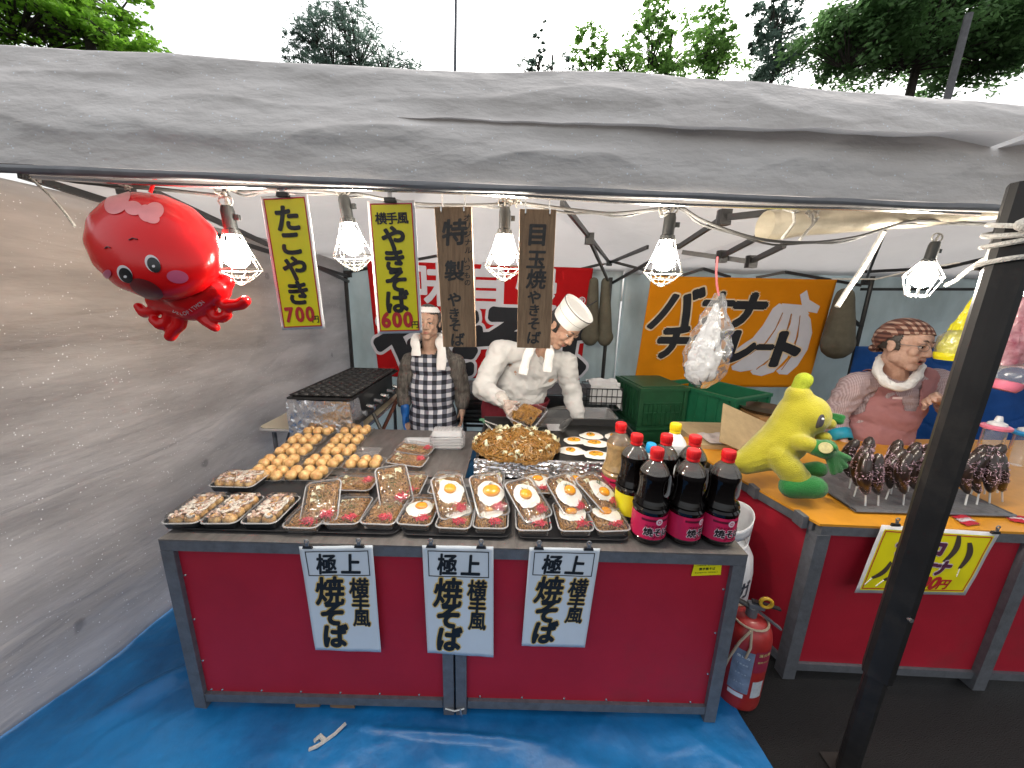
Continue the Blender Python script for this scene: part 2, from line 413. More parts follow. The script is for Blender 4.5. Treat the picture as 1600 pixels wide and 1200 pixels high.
# ---------------------------------------------------------------- shared materials
m_asph = M('asphalt', (.0085, .008, .0082), .6, var=.7, scale=240, bump=.9, bscale=260, spec=.4, dirt=.0)
m_tarp = M('blue_tarp', (.004, .11, .33), .36, var=.35, scale=2.2, bump=.8, bscale=9, spec=.5, col2=(.010, .22, .55), dirt=.25)
m_drape = cloth('canopy_fabric', (.68, .635, .60), 0, rough=.8, var=.08, scale=3.0, bump=.35, bscale=16, spots=.34, col2=(.75, .71, .675), gloss=.06, stretch=(1, 1, 2.5))
m_hem = M('canopy_hem', (.20, .20, .205), .7, var=.15, scale=20)
m_roof = cloth('roof_fabric', (.50, .48, .47), .36, rough=.6, var=.06, scale=1.5, bump=.3, bscale=6, crease=1.5)
m_vinyl = cloth('side_vinyl', (.52, .49, .49), .6, see=.16, rough=.2, var=.16, scale=2.6, bump=.6, bscale=8, spots=.26, col2=(.70, .665, .66), gloss=.35, stretch=(1, .55, 2.6), stains=.35, crease=.9)
m_back = cloth('back_vinyl', (.42, .49, .50), .42, see=.06, rough=.3, var=.2, scale=1.4, bump=.4, bscale=6, col2=(.56, .64, .66), gloss=.25, stretch=(1.5, 1, .8), crease=1.5)
m_blue = cloth('blue_sheet', (.02, .12, .42), .35, rough=.45, var=.3, scale=2, bump=.5, bscale=6, crease=2)
m_black = M('black_paint', (.018, .018, .019), .38, var=.3, scale=30, spec=.5, dirt=.25)
m_pole = M('charcoal_pole', (.011, .010, .010), .45, var=.35, scale=12, spec=.45, dirt=.3)
m_steel = M('galvanised_steel', (.15, .158, .175), .5, .35, var=.2, scale=25, bump=.15, bscale=90, dirt=.35)
m_worn = M('worn_steel_top', (.17, .16, .155), .38, .45, var=.25, scale=8, bump=.08, bscale=40, dirt=.3, stretch=(4, 1, 1))
m_red = M('red_panel', (.40, .013, .030), .48, var=.12, scale=3, bump=.06, bscale=200, spec=.35, dirt=.3)
m_orange = M('orange_top', (.62, .27, .02), .4, var=.12, scale=6, dirt=.25)
m_chrome = M('bright_metal', (.62, .62, .62), .25, .9, var=.1)
m_white = M('white_plastic', (.78, .78, .76), .35, var=.05)
m_rope = M('white_rope', (.55, .53, .49), .85, var=.2, scale=60, bump=.6, bscale=300)
m_cable = M('black_cable', (.02, .02, .02), .5)
m_gcable = M('grey_cable', (.07, .068, .065), .55)
m_paper = M('white_paper', (.66, .71, .76), .42, var=.04, scale=6)
m_ink = M('black_ink', (.008, .008, .009), .5)
m_bark = M('bark', (.06, .05, .04), .9, var=.4, scale=20, bump=.8)
m_foil = M('aluminium_foil', (.75, .75, .77), .22, .95, var=.1, scale=20, bump=1.0, bscale=28)

# ---------------------------------------------------------------- ground
g = MB(); g.add([(-300, -300, 0), (300, -300, 0), (300, 300, 0), (-300, 300, 0)], [(0, 1, 2, 3)])
o = g.build('ground', m_asph); tag(o, kind='structure')
TX0, TX1, TY0, TY1 = -1.95, .87, .2, 3.9
def tarp_f(u, v):
    x = TX0+(TX1-TX0)*u; y = TY0+(TY1-TY0)*v
    if u > .98: x += .012*nz(y*4)
    if x > .6: x += (x-.6)*.12*math.sin(y*1.7+.4)
    z = .010 + .012*max(0, nz(x*2.2, y*2.2, 4)) + .006*max(0, nz(x*7, y*6, 9)) + .0045*max(0, 1-3.2*abs(nz(x*3.1+y*2, y*4.2-x, 14))) + .003*max(0, 1-4*abs(nz(x*6-y*4, y*7+x*2, 24)))
    # long soft folds
    for (ax, ay, bx, by, h, w) in ((-1.5, .95, -1.12, 1.32, .035, .035), (-1.42, 1.33, -1.0, 1.30, .018, .015), (-.9, .8, .1, .62, .018, .05), (.0, .98, .7, .78, .015, .04), (-1.75, .7, -1.45, .55, .03, .04), (-.5, 1.0, .15, .96, .014, .012)):
        dx, dy = bx-ax, by-ay; t = max(0, min(1, ((x-ax)*dx+(y-ay)*dy)/(dx*dx+dy*dy)))
        d = math.hypot(x-ax-t*dx, y-ay-t*dy); z += h*math.exp(-(d/w)**2)*math.sin(math.pi*min(1, max(0, t*.9+.05)))
    return (x, y, z)
g = MB(); g.grid(tarp_f, 380, 460)
o = g.build('ground_tarp', m_tarp, smooth=True, angle=180)
tag(o, 'crumpled bright blue plastic tarp spread under the front counter', 'tarp')
g = MB()
g.tube([(-.56, 1.0, .03), (-.585, .97, .025), (-.61, .95, .022), (-.625, .93, .03), (-.65, .925, .022)], .006, 6); g.tube([(-.61, .95, .022), (-.63, .96, .03), (-.645, .95, .02)], .008, 6)
o = g.build('white_string', m_rope); tag(o, 'knotted end of white string lying on the blue tarp below the counter', 'string')
for i, (x, l) in enumerate(((-.73, 'wooden block under the counter, left of the white string'), (-.60, 'wooden block under the counter, right beside the white string'))):
    g = MB(); g.box((x, 1.12, .03), (.09, .12, .035))
    if i == 0: m_wood0 = M('block_wood', (.22, .13, .07), .8, var=.3, scale=30, stretch=(1, 6, 6))
    tag(g.build('wooden_block', m_wood0), l, 'wood block', 'wooden blocks under the counter')

# ---------------------------------------------------------------- trees and poles behind
def leafmat(name, c, c2):
    return cloth(name, tuple(min(.9, v*1.35) for v in c), .55, rough=.5, var=.3, scale=1.2, bump=0, col2=tuple(min(.9, v*1.35) for v in c2), gloss=.1)
def tree(label, name, base, crowns, n, leaf, mat, seed, trunk=.12, aspect=2.4, droop=0):
    rnd = random.Random(seed)
    cx = sum(c[0].x for c in crowns)/len(crowns); cyy = sum(c[0].y for c in crowns)/len(crowns)
    t = thing(name, label, 'tree', (cx, cyy, 0), 0, 'trees behind the tents')
    top = max(c[0].z for c in crowns)
    g = MB(); b = Vector((cx, cyy, 0)); tp = Vector((cx+.2, cyy, top))
    pts = [b.lerp(tp, k/8)+Vector((.12*nz(k*.6, seed), .12*nz(seed, k*.6), 0)) for k in range(9)]
    g.tube(pts, [trunk*(1-k/9)+.02 for k in range(9)], 8)
    g.build('trunk', m_bark, t)
    lf = MB(); br = MB()
    tot = sum(c[1].x*c[1].z for c in crowns)
    for (c, r) in crowns:
        nc = max(14, int(n*2.1*(r.x*r.z)/tot/26))
        s0 = pts[min(7, max(2, int(8*(c.z-r.z*.5)/max(.1, top))))]
        for k in range(nc):
            d = Vector((rnd.gauss(0, 1), rnd.gauss(0, 1), rnd.gauss(0, 1))).normalized()*(rnd.random()**.45)
            q = c + Vector((d.x*r.x, d.y*r.y, d.z*r.z)); q += Vector((nz(q.x, q.y, q.z), 0, nz(q.z, q.x, 3)))*r.x*.5
            if k % 3 == 0:
                q0 = c+(q-c)*.15+Vector((0, 0, -r.z*.5)); br.tube([q0, q0.lerp(q, .55)+Vector((rnd.gauss(0, .06), 0, .06)), q], [.016, .009, .003], 4, cap=False)
            cs = r.x*rnd.uniform(.05, .13)
            for w in range(26):
                p = q+Vector((rnd.gauss(0, cs), rnd.gauss(0, cs), rnd.gauss(0, cs*.55)-droop*rnd.random()*cs*2))
                a = Vector((rnd.gauss(0, 1), rnd.gauss(0, 1), rnd.gauss(0, .5)-droop)).normalized(); s = a.orthogonal().normalized(); s = Quaternion(a, rnd.random()*6.3) @ s
                L = leaf*rnd.uniform(.6, 1.3); Wd = L/aspect
                lf.add([p-a*L*.5, p+s*Wd*.5, p+a*L*.5, p-s*Wd*.5], [(0, 1, 2, 3)])
    br.build('branches', m_bark, t)
    o = lf.build('crown', mat, t, smooth=False); o['kind'] = 'stuff'
    return t
V = Vector
l1 = leafmat('maple_leaves', (.10, .22, .02), (.20, .40, .04)); l2 = leafmat('cedar_leaves', (.08, .13, .11), (.15, .22, .17))
l3 = leafmat('young_leaves', (.11, .24, .05), (.24, .42, .10)); l4 = leafmat('dark_leaves', (.075, .16, .06), (.16, .29, .10))
def cr(px, py, Y, rx, rz, ry=None): return (at(px, py, Y), V((rx, ry or rx, rz)))
tree('spreading maple with bright green leaves over the left end of the canopy', 'maple_tree', 0, [cr(20, 10, 6, 1.1, .5), cr(120, 25, 6, .9, .45), cr(190, 55, 6, .55, .2), cr(70, 55, 6.3, 1.0, .3), cr(180, 0, 6.2, .6, .25)], 5200, .085, l1, 3, .16, 2.0)
tree('dark blue-green cedar standing alone left of the thin lamp pole', 'cedar_tree', 0, [cr(520, 75, 10, .8, 1.0), cr(490, 45, 10, .42, .7), cr(560, 70, 10, .8, .7), cr(600, 100, 10, .9, .35), cr(475, 95, 10, .45, .5), cr(540, 40, 10, .3, .6)], 5200, .12, l2, 5, .14, 5, .3)
tree('small sparse sapling top peeking over the canopy right of the lamp pole', 'sapling_tree', 0, [cr(842, 85, 11, .22, .75), cr(830, 110, 11, .5, .25), cr(875, 108, 11, .4, .3)], 620, .12, l2, 8, .06, 4)
tree('slender light green tree with loose twin tops in the middle', 'birch_tree', 0, [cr(1022, 50, 10, .45, 1.2), cr(1040, 90, 10, 1.1, .55), cr(925, 85, 10, .4, .7), cr(980, 100, 10, .8, .35), cr(1110, 60, 10, .5, .9), cr(1120, 100, 10, .8, .4)], 4700, .12, l3, 11, .12, 2.6)
tree('narrow grey-green conifer between the light tree and the big dark tree', 'conifer_tree', 0, [cr(1215, 20, 10.5, .55, .9), cr(1210, 70, 10.5, .8, .6), cr(1215, 105, 10.5, 1.0, .35), cr(1185, 30, 10.5, .3, .6)], 3000, .13, l2, 15, .12, 3.4, .4)
tree('broad dense dark green tree filling the upper right corner', 'broadleaf_tree', 0, [cr(1450, 40, 9, 1.7, .9), cr(1330, 80, 9, 1.2, .55), cr(1560, 60, 9, 1.4, .8), cr(1420, 90, 9, 1.6, .4), cr(1330, 40, 9, .7, .5), cr(1550, 10, 9, 1.4, .7), cr(1400, 5, 9, 1.1, .5)], 15000, .12, l4, 19, .2, 2.2)
g = MB(); a = at(711, 118, 12); b = at(713, -60, 12); g.tube([(a.x, a.y, 0), a, b], [.05, .045, .035], 10)
tag(g.build('lamp_pole', m_steel), 'thin grey metal pole rising behind the canopy in the middle', 'pole')
g = MB(); a = at(1490, 115, 7.5); b = at(1516, 22, 7.5); g.tube([(a.x, 7.5, 0), (a.x, 7.5, b.z)], .055, 12)
tag(g.build('utility_pole', M('concrete', (.17, .165, .17), .85, var=.2, scale=15)), 'grey concrete pole standing in front of the big dark tree', 'pole')

# ---------------------------------------------------------------- tents
EZ = 1.79
def yf(x): return .982+.052*x
def drape_f(u, v):
    x = -2.1+4.8*u
    y0 = yf(x)
    ztop = 2.058+.012*math.sin(x*2.1+.6)+.02*nz(x*1.1, 7)+.018*max(0, -x-.3)
    if v < .62:
        t = v/.62; z = EZ+(ztop-EZ)*t; y = y0+.012-.014*math.sin(t*math.pi*.9)+.085*t**1.3
    else:
        t = (v-.62)/.38; a = min(1, t*2.2)
        y = y0+.095+.42*t**1.2; z = ztop+.135*t-.03*(1-a)*0
    # sagging horizontal folds and diagonal creases
    k = .015*(nz(x*.8, z*9, 3))+.009*(nz(x*1.3+z*4, z*13, 8))+.006*(1-2*abs(nz(x*2-z*5, z*9+x, 5))**.8)+.005*nz(x*5+z*14, z*18-x*3, 15)+.0015*nz(x*18, z*30, 1)
    w = min(1, v*6)*(1 if v < .62 else max(.25, 1-(v-.62)*4))
    return (x, y-k*w*1.25, z+.010*w*nz(x*2.3, z*5, 12))
t = thing('canopy_drape', 'long wrinkled grey fabric drape along the front eave, wet with raindrops', 'canopy', (0, .98, EZ))
g = MB(); g.grid(drape_f, 520, 110); g.build('fabric', m_drape, t, angle=180)
g = MB(); g.grid(lambda u, v: (-2.1+4.8*u, yf(-2.1+4.8*u)-.004+.004*nz(u*30, 2)-.006*math.sin(v*math.pi), EZ-.006-.018*v+.003*nz(u*24, v)), 300, 4); solidify(g.build('hem', m_hem, t), .002)

def roof(name, lab, x0, x1, y0, y1, zf, zb, za, seed):
    cx, cy_ = (x0+x1)/2, (y0+y1)/2+.1
    t = thing(name, lab, 'tent', (cx, cy_, 0))
    def f(u, v):
        x = x0+(x1-x0)*u; y = y0+(y1-y0)*v
        k = 1-1e-6-max(abs(x-cx)/((x1-x0)/2), abs(y-(y0+y1)/2)/((y1-y0)/2))
        e = zf+(zb-zf)*v
        return (x, y, e+(za-e)*max(0,k)**.9-.05*math.sin(math.pi*min(1, k))*1+.012*nz(x*3, y*3, seed)+.008*nz(x*9, y*2, seed))
    g = MB(); g.grid(f, 90, 80); g.build('roof_sheet', m_roof, t)
    return t
tA = roof('market_tent', 'low folding market tent with grey roof over the noodle counter', -1.74, 1.22, 1.0, 3.78, 1.93, 1.76, 2.32, 2)
tB = roof('market_tent', 'neighbouring folding market tent with grey roof over the banana counter', 1.24, 4.9, 1.0, 3.78, 1.93, 1.80, 2.28, 6)
def bars(t, lst, w=.024, name='truss_bar'):
    for (ax, ay, aY, bx, by, bY) in lst:
        g = MB(); g.bar(at(ax, ay, aY), at(bx, by, bY), w*.6, w); g.build(name, m_black, t, smooth=False)
bars(tA, [(-60, 243, 1.05, 205, 294, 1.55), (30, 272, 1.25, 545, 432, 3.62), (328, 364, 2.3, 415, 368, 2.7), (415, 368, 2.7, 541, 398, 3.6), (545, 425, 3.62, 682, 400, 3.5), (682, 400, 3.5, 820, 446, 3.6), (800, 446, 3.6, 951, 410, 3.6),
          (878, 316, 1.5, 952, 410, 3.5), (920, 372, 2.2, 951, 441, 3.6), (954, 410, 3.52, 1012, 386, 2.5), (957, 442, 3.6, 1060, 384, 2.4), (954, 408, 3.55, 1045, 432, 3.3), (240, 300, 1.5, 545, 440, 3.6)])
bars(tB, [(1060, 386, 2.1, 1131, 340, 1.65), (1131, 340, 1.65, 1300, 322, 1.3), (1066, 394, 2.2, 1174, 409, 2.0), (1127, 401, 2.05, 1266, 327, 1.35), (1174, 408, 2.0, 1226, 383, 1.6), (1067, 430, 3.5, 1099, 420, 3.4), (1099, 420, 3.4, 1141, 433, 3.5),
          (1181, 434, 3.5, 1227, 425, 3.4), (1227, 425, 3.4, 1345, 446, 3.5), (1382, 362, 2.2, 1352, 440, 3.4), (1345, 425, 3.3, 1480, 418, 3.2), (1480, 418, 3.2, 1640, 380, 2.6), (1345, 452, 3.5, 1620, 452, 3.4)])
for t, pts in ((tA, [(545, 428, 3.62), (952, 410, 3.55), (952, 440, 3.6), (921, 373, 2.2), (196, 292, 1.55)]), (tB, [(1131, 340, 1.65), (1174, 409, 2.0), (1352, 440, 3.4), (1128, 401, 2.05)])):
    for p in pts:
        g = MB(); c = at(*p); g.prism([(-.022, -.02), (.022, -.02), (.026, 0), (.022, .02), (-.022, .02), (-.026, 0)], -.03, .03, Matrix.Translation(c)); g.build('joint', m_black, t, smooth=False)
def leg(t, x, y, z1, w=.032, m=None, name='leg'):
    g = MB(); g.prism([(-w/2, -w/4), (-w/4, -w/2), (w/4, -w/2), (w/2, -w/4), (w/2, w/4), (w/4, w/2), (-w/4, w/2), (-w/2, w/4)], 0, z1, Matrix.Translation((x, y, 0)))
    g.box((x, y, .006), (.09, .09, .012)); return g.build(name, m or m_black, t, smooth=False)
p = at(545, 500, 3.62); leg(tA, p.x, p.y, 1.72)
p = at(944, 560, 3.6); leg(tA, p.x, p.y, 1.72)
p = at(1343, 520, 3.45); leg(tB, p.x, p.y, 1.78)
leg(tB, 4.8, 3.6, 1.75); leg(tA, -2.05, .80, 1.9)
# near front leg: wide ribbed outer tube over a narrower inner tube
LX, LY = 1.152, .915
def ribbed(r, z0, z1, g, rib=True):
    prof = []
    for k in range(16):
        a = 2*math.pi*k/16+.2; rr = r*(1 if (k % 4 in (0, 3)) or not rib else .86); prof.append((rr*math.cos(a), rr*math.sin(a)))
    g.prism(prof, z0, z1, Matrix.Translation((LX, LY, 0)))
ol = MB(); ribbed(.041, .42, 1.80, ol); lego = ol.build('leg', m_pole, tA, smooth=False)
g = MB(); ribbed(.031, 0, .42, g); g.box((LX, LY, .005), (.1, .1, .01)); g.build('inner_leg', m_pole, lego, smooth=False)
g = MB(); g.tube([(LX-.006, LY-.036, .66), (LX-.006, LY-.046, .66)], .006, 8); g.build('push_button', m_chrome, lego)
# rope round the top of the near leg
g = MB()
for k, (z, r) in enumerate(((1.71, .047), (1.695, .049), (1.675, .047), (1.63, .047))):
    g.tube([(LX+r*math.cos(a), LY+r*math.sin(a), z+.01*math.sin(a*1+k)) for a in [2*math.pi*i/18 for i in range(18)]], .006, 6, closed=True)
g.ball((LX-.03, LY-.04, 1.705), (.028, .018, .016)); g.ball((LX+.005, LY-.05, 1.72), (.03, .016, .014))
tag(g.build('rope_knot', m_rope), 'white rope wound and knotted around the top of the near black pole', 'rope')

# walls of sheet
def sheet(name, lab, cat, fn, nu, nv, mat):
    g = MB(); g.grid(fn, nu, nv); o = g.build(name, mat); tag(o, lab, cat); return solidify(o, .0015)
def lw(u, v):
    y = .35+3.35*u; z = 1.83*v
    xb = -1.70+.085*max(0, min(1, (y-.9)/.6))*.9 - .02*math.sin(y*3)
    xt = -1.66
    x = xb+(xt-xb)*v**.7+.03*nz(y*1.6, z*1.5, 2)*(.4+v*(1-v)*2.4)+.012*nz(y*4+z*2, z*5, 6)+.016*(1-2*abs(nz(y*1.6-z*1.2, z*2.2, 9)))+.006*max(0, 1-9*abs(z-1.0-.12*y+.03*nz(y*3, 1)))
    return (x, y, max(.014, z+.02))
sheet('vinyl_side_wall', 'large translucent grey vinyl sheet closing the left side, speckled with raindrops', 'tent wall', lw, 140, 90, m_vinyl)
def bw(x0, x1, z0, z1, y, seed):
    return lambda u, v: (x0+(x1-x0)*u, y+.03*nz((x0+(x1-x0)*u)*3, v*2, seed)+.02*nz((x0+(x1-x0)*u)*9, v*3, seed), z0+(z1-z0)*v)
sheet('vinyl_back_wall', 'pale blue-green vinyl sheet closing the back behind the red banner', 'tent wall', bw(-1.75, 1.05, .02, 1.86, 3.74, 1), 110, 50, m_back)
sheet('vinyl_back_wall', 'pale blue vinyl sheet closing the back behind the orange banner and scarfed vendor', 'tent wall', bw(1.07, 5.4, .02, 1.95, 3.78, 5), 120, 50, m_back)
sheet('blue_back_sheet', 'bright blue plastic sheet hanging at the far right behind the black pole', 'tarp', bw(2.2, 3.3, .3, 1.13, 1.95, 8) if False else (lambda u, v: (3.05+2.2*u, 3.3-.1*u+.03*nz(u*9, v*2, 4), .02+1.15*v+.1*u)), 60, 30, m_blue)
sheet('yellow_glow_sheet', 'yellow cloth added outside the left vinyl wall to give it a warm glow', 'banner', lambda u, v: (-1.80-.12*(1-v)+.02*nz(u*6, v*3), .6+1.9*u, 1.36+.52*v-.1*u), 40, 16, cloth('yellow_glow_cloth', (.9, .62, .12), .6, rough=.8, var=.05, bump=.2))  # invented yellow cloth outside the tent, added to tint the vinyl's glow
# rolled up beige awning under the right tent's front
g = MB()
def aw(u, v):
    a = at(1195+u*360, 352-u*22, 1.28-.14*u); r = .045-.02*u+.008*nz(u*6, v*2); th = v*2*math.pi
    return a+V((0, r*1.1*math.cos(th), r*math.sin(th)))
g.grid(aw, 50, 16)
o = g.build('rolled_awning', M('beige_silver_fabric', (.42, .38, .30), .32, .25, var=.2, scale=8, bump=.7, bscale=18)); tag(o, 'rolled up shiny beige awning tucked below the eave at right', 'awning')

# ---------------------------------------------------------------- counters
def frame_bar(t, a, b, w, h, m=m_steel, name='frame_bar', up=(0, 0, 1)):
    g = MB(); g.bar(a, b, w, h, up); return g.build(name, m, t, smooth=False)
X0, X1, YF, TZ = -1.137, .782, 1.062, .72
c1 = thing('market_counter', 'long low counter with two red front panels in a grey steel frame on blue tarp', 'counter', ((X0+X1)/2, YF, 0))
xm = -.178
frame_bar(c1, (X0, YF, TZ-.018), (X1, YF, TZ-.018), .03, .036)
for a, b in ((X0, xm-.004), (xm+.004, X1)):
    frame_bar(c1, (a+.042, YF, .062), (b-.042, YF, .062), .026, .034)
for x, w in ((X0+.021, .042), (X1-.021, .042), (xm-.023, .038), (xm+.023, .038)):
    frame_bar(c1, (x, YF, .012), (x, YF, TZ-.037), w, .032, name='leg', up=(0, 1, 0))
for x in (X0+.02, X1-.02):
    frame_bar(c1, (x, 2.02, .012), (x, 2.02, TZ-.03), .035, .035, name='leg')
    frame_bar(c1, (x, YF+.02, TZ-.03), (x, 2.0, TZ-.03), .03, .03)
for a, b in ((X0+.042, xm-.042), (xm+.042, X1-.042)):
    g = MB(); g.box(((a+b)/2, YF+.004, (.079+TZ-.036)/2), (b-a, .008, TZ-.036-.079)); g.build('panel', m_red, c1, smooth=False)
for x in [X0+.06]+[X0+.1+i*.145 for i in range(6)]+[xm+.09+i*.155 for i in range(6)]:
    g = MB(); g.ball((x, YF-.001, .088), (.0045, .004, .0045), 8); g.build('screw', m_chrome, c1)
for z in (.22, .40, .58):
    for x in (X0+.05, X1-.05):
        g = MB(); g.ball((x, YF-.001, z), (.0045, .004, .0045), 8); g.build('screw', m_chrome, c1)
g = MB(); g.box(((X0+X1)/2, (YF+.0+1.50)/2, TZ+.003), (X1-X0, 1.50-YF+.03, .006)); g.box(((X0-.2)/2, 1.80, TZ+.003), (abs(X0)-.2, .599, .006)); g.build('top_sheet', m_worn, c1, smooth=False)
g = MB(); g.tube([(xm-.035, YF-.018, .05), (xm, YF-.022, .045), (xm+.035, YF-.018, .052)], .004, 6); g.tube([(xm+.02, YF-.02, .052), (xm+.024, YF-.024, .03)], .004, 6); g.build('wire_tie', m_chrome, c1)
# yellow sticker
q = Quad(at(1085, 881, YF-.004), at(1128, 879, YF-.004), at(1126, 898, YF-.004), at(1080, 900, YF-.004), .09, .04)
st = thing('yellow_sticker', 'small yellow label stuck on the upper right of the red panel', 'sticker', q(0, 0))
m_yel = M('yellow_print', (.80, .72, .01), .4, var=.03)
q.sheet('label_sheet', m_yel, st, 3, 3)
letters('lettering', row('横手焼そば', .045, .022, .009, .0105, .03)+row('火気取扱注意・要冷蔵食品表示', .045, .034, .0045, .0052, 0)+row('露店営業許可済・秋田県横手市', .045, .010, .0045, .0052, 0), q, m_ink, st)

c2 = thing('market_counter', 'counter at right with orange top and dark red panels in a grey frame on asphalt', 'counter', (1.2, 1.25, 0))
A0 = V((1.172, 1.242, 0)); B0 = V((3.3, 1.19, 0)); S0 = V((1.035, 1.75, 0)); Z7 = V((0, 0, TZ)); mid = V((1.945, 1.2235, 0))
frame_bar(c2, A0+V((0, 0, .70)), B0+V((0, 0, .70)), .03, .036); frame_bar(c2, A0+V((0, .016, .70)), S0+V((0, 0, .70)), .03, .036)
frame_bar(c2, A0+V((.03, 0, .06)), B0+V((0, 0, .06)), .026, .034); frame_bar(c2, A0+V((0, .03, .06)), S0+V((0, 0, .06)), .026, .034)
for p_ in (A0+V((.012, .008, 0)), mid, S0, B0):
    g = MB(); g.bar(p_+V((0, 0, .0)), p_+V((0, 0, .681)), .05, .05, (0, 1, 0)); g.build('leg', m_steel, c2, smooth=False)
def panel(a, b, off=V((0, .012, 0))):
    g = MB(); d = (b-a).normalized(); n_ = V((-d.y, d.x, 0))*.004
    vs = [a-n_, b-n_, b+n_, a+n_]; g.add([v+V((0, 0, .078)) for v in vs]+[v+V((0, 0, .681)) for v in vs], [(3, 2, 1, 0), (4, 5, 6, 7), (0, 1, 5, 4), (1, 2, 6, 5), (2, 3, 7, 6), (3, 0, 4, 7)])
    g.build('panel', m_red, c2, smooth=False)
panel(A0+V((.038, .003, 0)), mid+V((-.026, .003, 0))); panel(mid+V((.026, .003, 0)), B0+V((-.03, .003, 0))); panel(S0+V((.006, -.03, 0)), A0+V((.002, .036, 0)))
g = MB(); T2 = [A0+V((-.012, -.014, 0)), B0+V((0, -.014, 0)), V((3.3, 2.2, 0)), V((.98, 2.1, 0)), S0+V((-.012, 0, 0))]
g.prism([(v.x, v.y) for v in T2], .7185, .728); g.build('orange_top', m_orange, c2, smooth=False)
for p_ in (V((1.10, 1.50, .728)), V((1.15, 1.29, .728))):
    g = MB(); g.box(p_-V((.012, 0, .02)), (.02, .05, .05)); g.build('corner_bracket', m_steel, c2, smooth=False)
# ---------------------------------------------------------------- clips
def make_clip(label, group, c):
    t = thing('bulldog_clip', label, 'clip', c, 0, group)
    g = MB(); g.prism([(-.013, 0), (.013, 0), (.016, -.010), (-.016, -.010)], -.004, .004, Matrix.Rotation(R(90), 4, 'X')); g.build('jaw', m_black, t, world=False, smooth=False)
    g = MB(); g.prism([(-.006, 0), (.006, 0), (.005, .014), (-.005, .014)], .001, .004, Matrix.Rotation(R(90), 4, 'X')); g.tube([(.0065*math.cos(a), -.0025, .017+.0065*math.sin(a)) for a in [2*math.pi*k/12 for k in range(12)]], .0022, 6, closed=True); g.build('lever', M('clip_steel', (.35, .35, .36), .35, .8), t, world=False)
    return t
def clip_at(label, group, p):
    if not CL: CL.append(make_clip(label, group, p)); return CL[0]
    return copy_tree(CL[0], None, Matrix.Translation(p), label, group)
CL = []
# ---------------------------------------------------------------- posters on the front counter
m_gold = M('gold_outline', (.72, .50, .16), .5)
ps = [([(467, 854), (582, 852), (595.5, 1019), (493, 1015.5)], 'left white paper poster in black brush lettering, hanging askew below the plain yakisoba packs', 2),
      ([(659.5, 852), (771, 854), (771, 1027), (668, 1020)], 'middle white paper poster in black brush lettering over the joint of the red panels', 5),
      ([(827.4, 855), (938, 857), (913.7, 1011.7), (815, 1009)], 'right white paper poster in black brush lettering clipped left of the sauce bottles', 9)]
for (cs, lab, sd) in ps:
    P = [at(x, y, 1.036 if i < 2 else 1.043) for i, (x, y) in enumerate(cs)]
    q = Quad(*P, 110, 165, .0, .0020, sd)
    t = thing('paper_poster', lab, 'poster', (P[0]+P[1])/2, 0, 'white paper posters on the front counter')
    solidify(q.sheet('paper', m_paper, t, 20, 28), .0006)
    q.rect('border_line', m_ink, t, 8, 121, 103, 158, 1.3, .0012)
    b = [('極', 38, 139, 32, .028, .1), ('上', 75, 139, 32, .03, .1), ('焼', 38, 98, 46, .03, .12), ('そ', 37, 62, 42, .05, .12), ('ば', 38, 26, 42, .05, .12), ('横', 84, 103, 31, .028, .1), ('手', 84, 79, 29, .035, .1), ('風', 84, 56, 29, .028, .1)]
    letters('outline', [(c, x, y, s, bo+.045, sh) for c, x, y, s, bo, sh in b[2:]], q, m_gold, t, .0009)
    letters('lettering', b, q, m_ink, t, .0020)
    for k, fx in enumerate((.13, .83)):
        p = P[0].lerp(P[1], fx); clip_at('%s black bulldog clip holding the %s white poster to the counter edge' % (('left', 'right')[k], lab.split()[0]), 'clips holding the white posters', V((p.x, 1.031, p.z+.007)))

# ---------------------------------------------------------------- hanging rail, cable, lamps
g = MB(); g.tube([(x, yf(x)+.04, 1.772-.004*math.sin(k)) for k, x in enumerate([-1.15+i*.2 for i in range(13)])], .007, 8)
tag(g.build('hanging_rail', m_chrome), 'thin shiny metal rail just below the hem of the grey drape', 'rail')
cp = [(-20, 262), (110, 278), (335, 304), (350, 296), (385, 300), (440, 296), (530, 302), (560, 303), (650, 318), (760, 320), (800, 316), (900, 328), (960, 333), (1030, 326), (1060, 322), (1100, 345), (1180, 372), (1260, 379), (1340, 370), (1430, 345), (1545, 350), (1640, 345)]
pts = [at(x, y, 1.07+.00006*x) for x, y in cp]
sm = []
for i in range(len(pts)-1):
    p0, p1, p2, p3 = pts[max(0, i-1)], pts[i], pts[i+1], pts[min(len(pts)-1, i+2)]
    for k in range(5):
        u = k/5; sm.append(.5*((2*p1)+(p2-p0)*u+(2*p0-5*p1+4*p2-p3)*u*u+(3*p1-p0-3*p2+p3)*u**3))
g = MB(); g.tube(sm, .0042, 7); g.tube([p+V((0, .012, -.004+.004*math.sin(i*.9))) for i, p in enumerate(sm)], .003, 6)
tag(g.build('lamp_cable', m_gcable), 'grey power cable strung from lamp to lamp along the eave', 'cable')
m_bulb = bpy.data.materials.new('lit_bulb'); m_bulb.use_nodes = True
_p = m_bulb.node_tree.nodes['Principled BSDF']; _p.inputs['Base Color'].default_value = (1, 1, 1, 1); _p.inputs['Emission Color'].default_value = (1, .91, .78, 1); _p.inputs['Emission Strength'].default_value = 215.0
m_cage = M('cage_wire', (.16, .155, .14), .4, .8)
m_sock = M('lamp_socket', (.02, .022, .022), .5, var=.2)
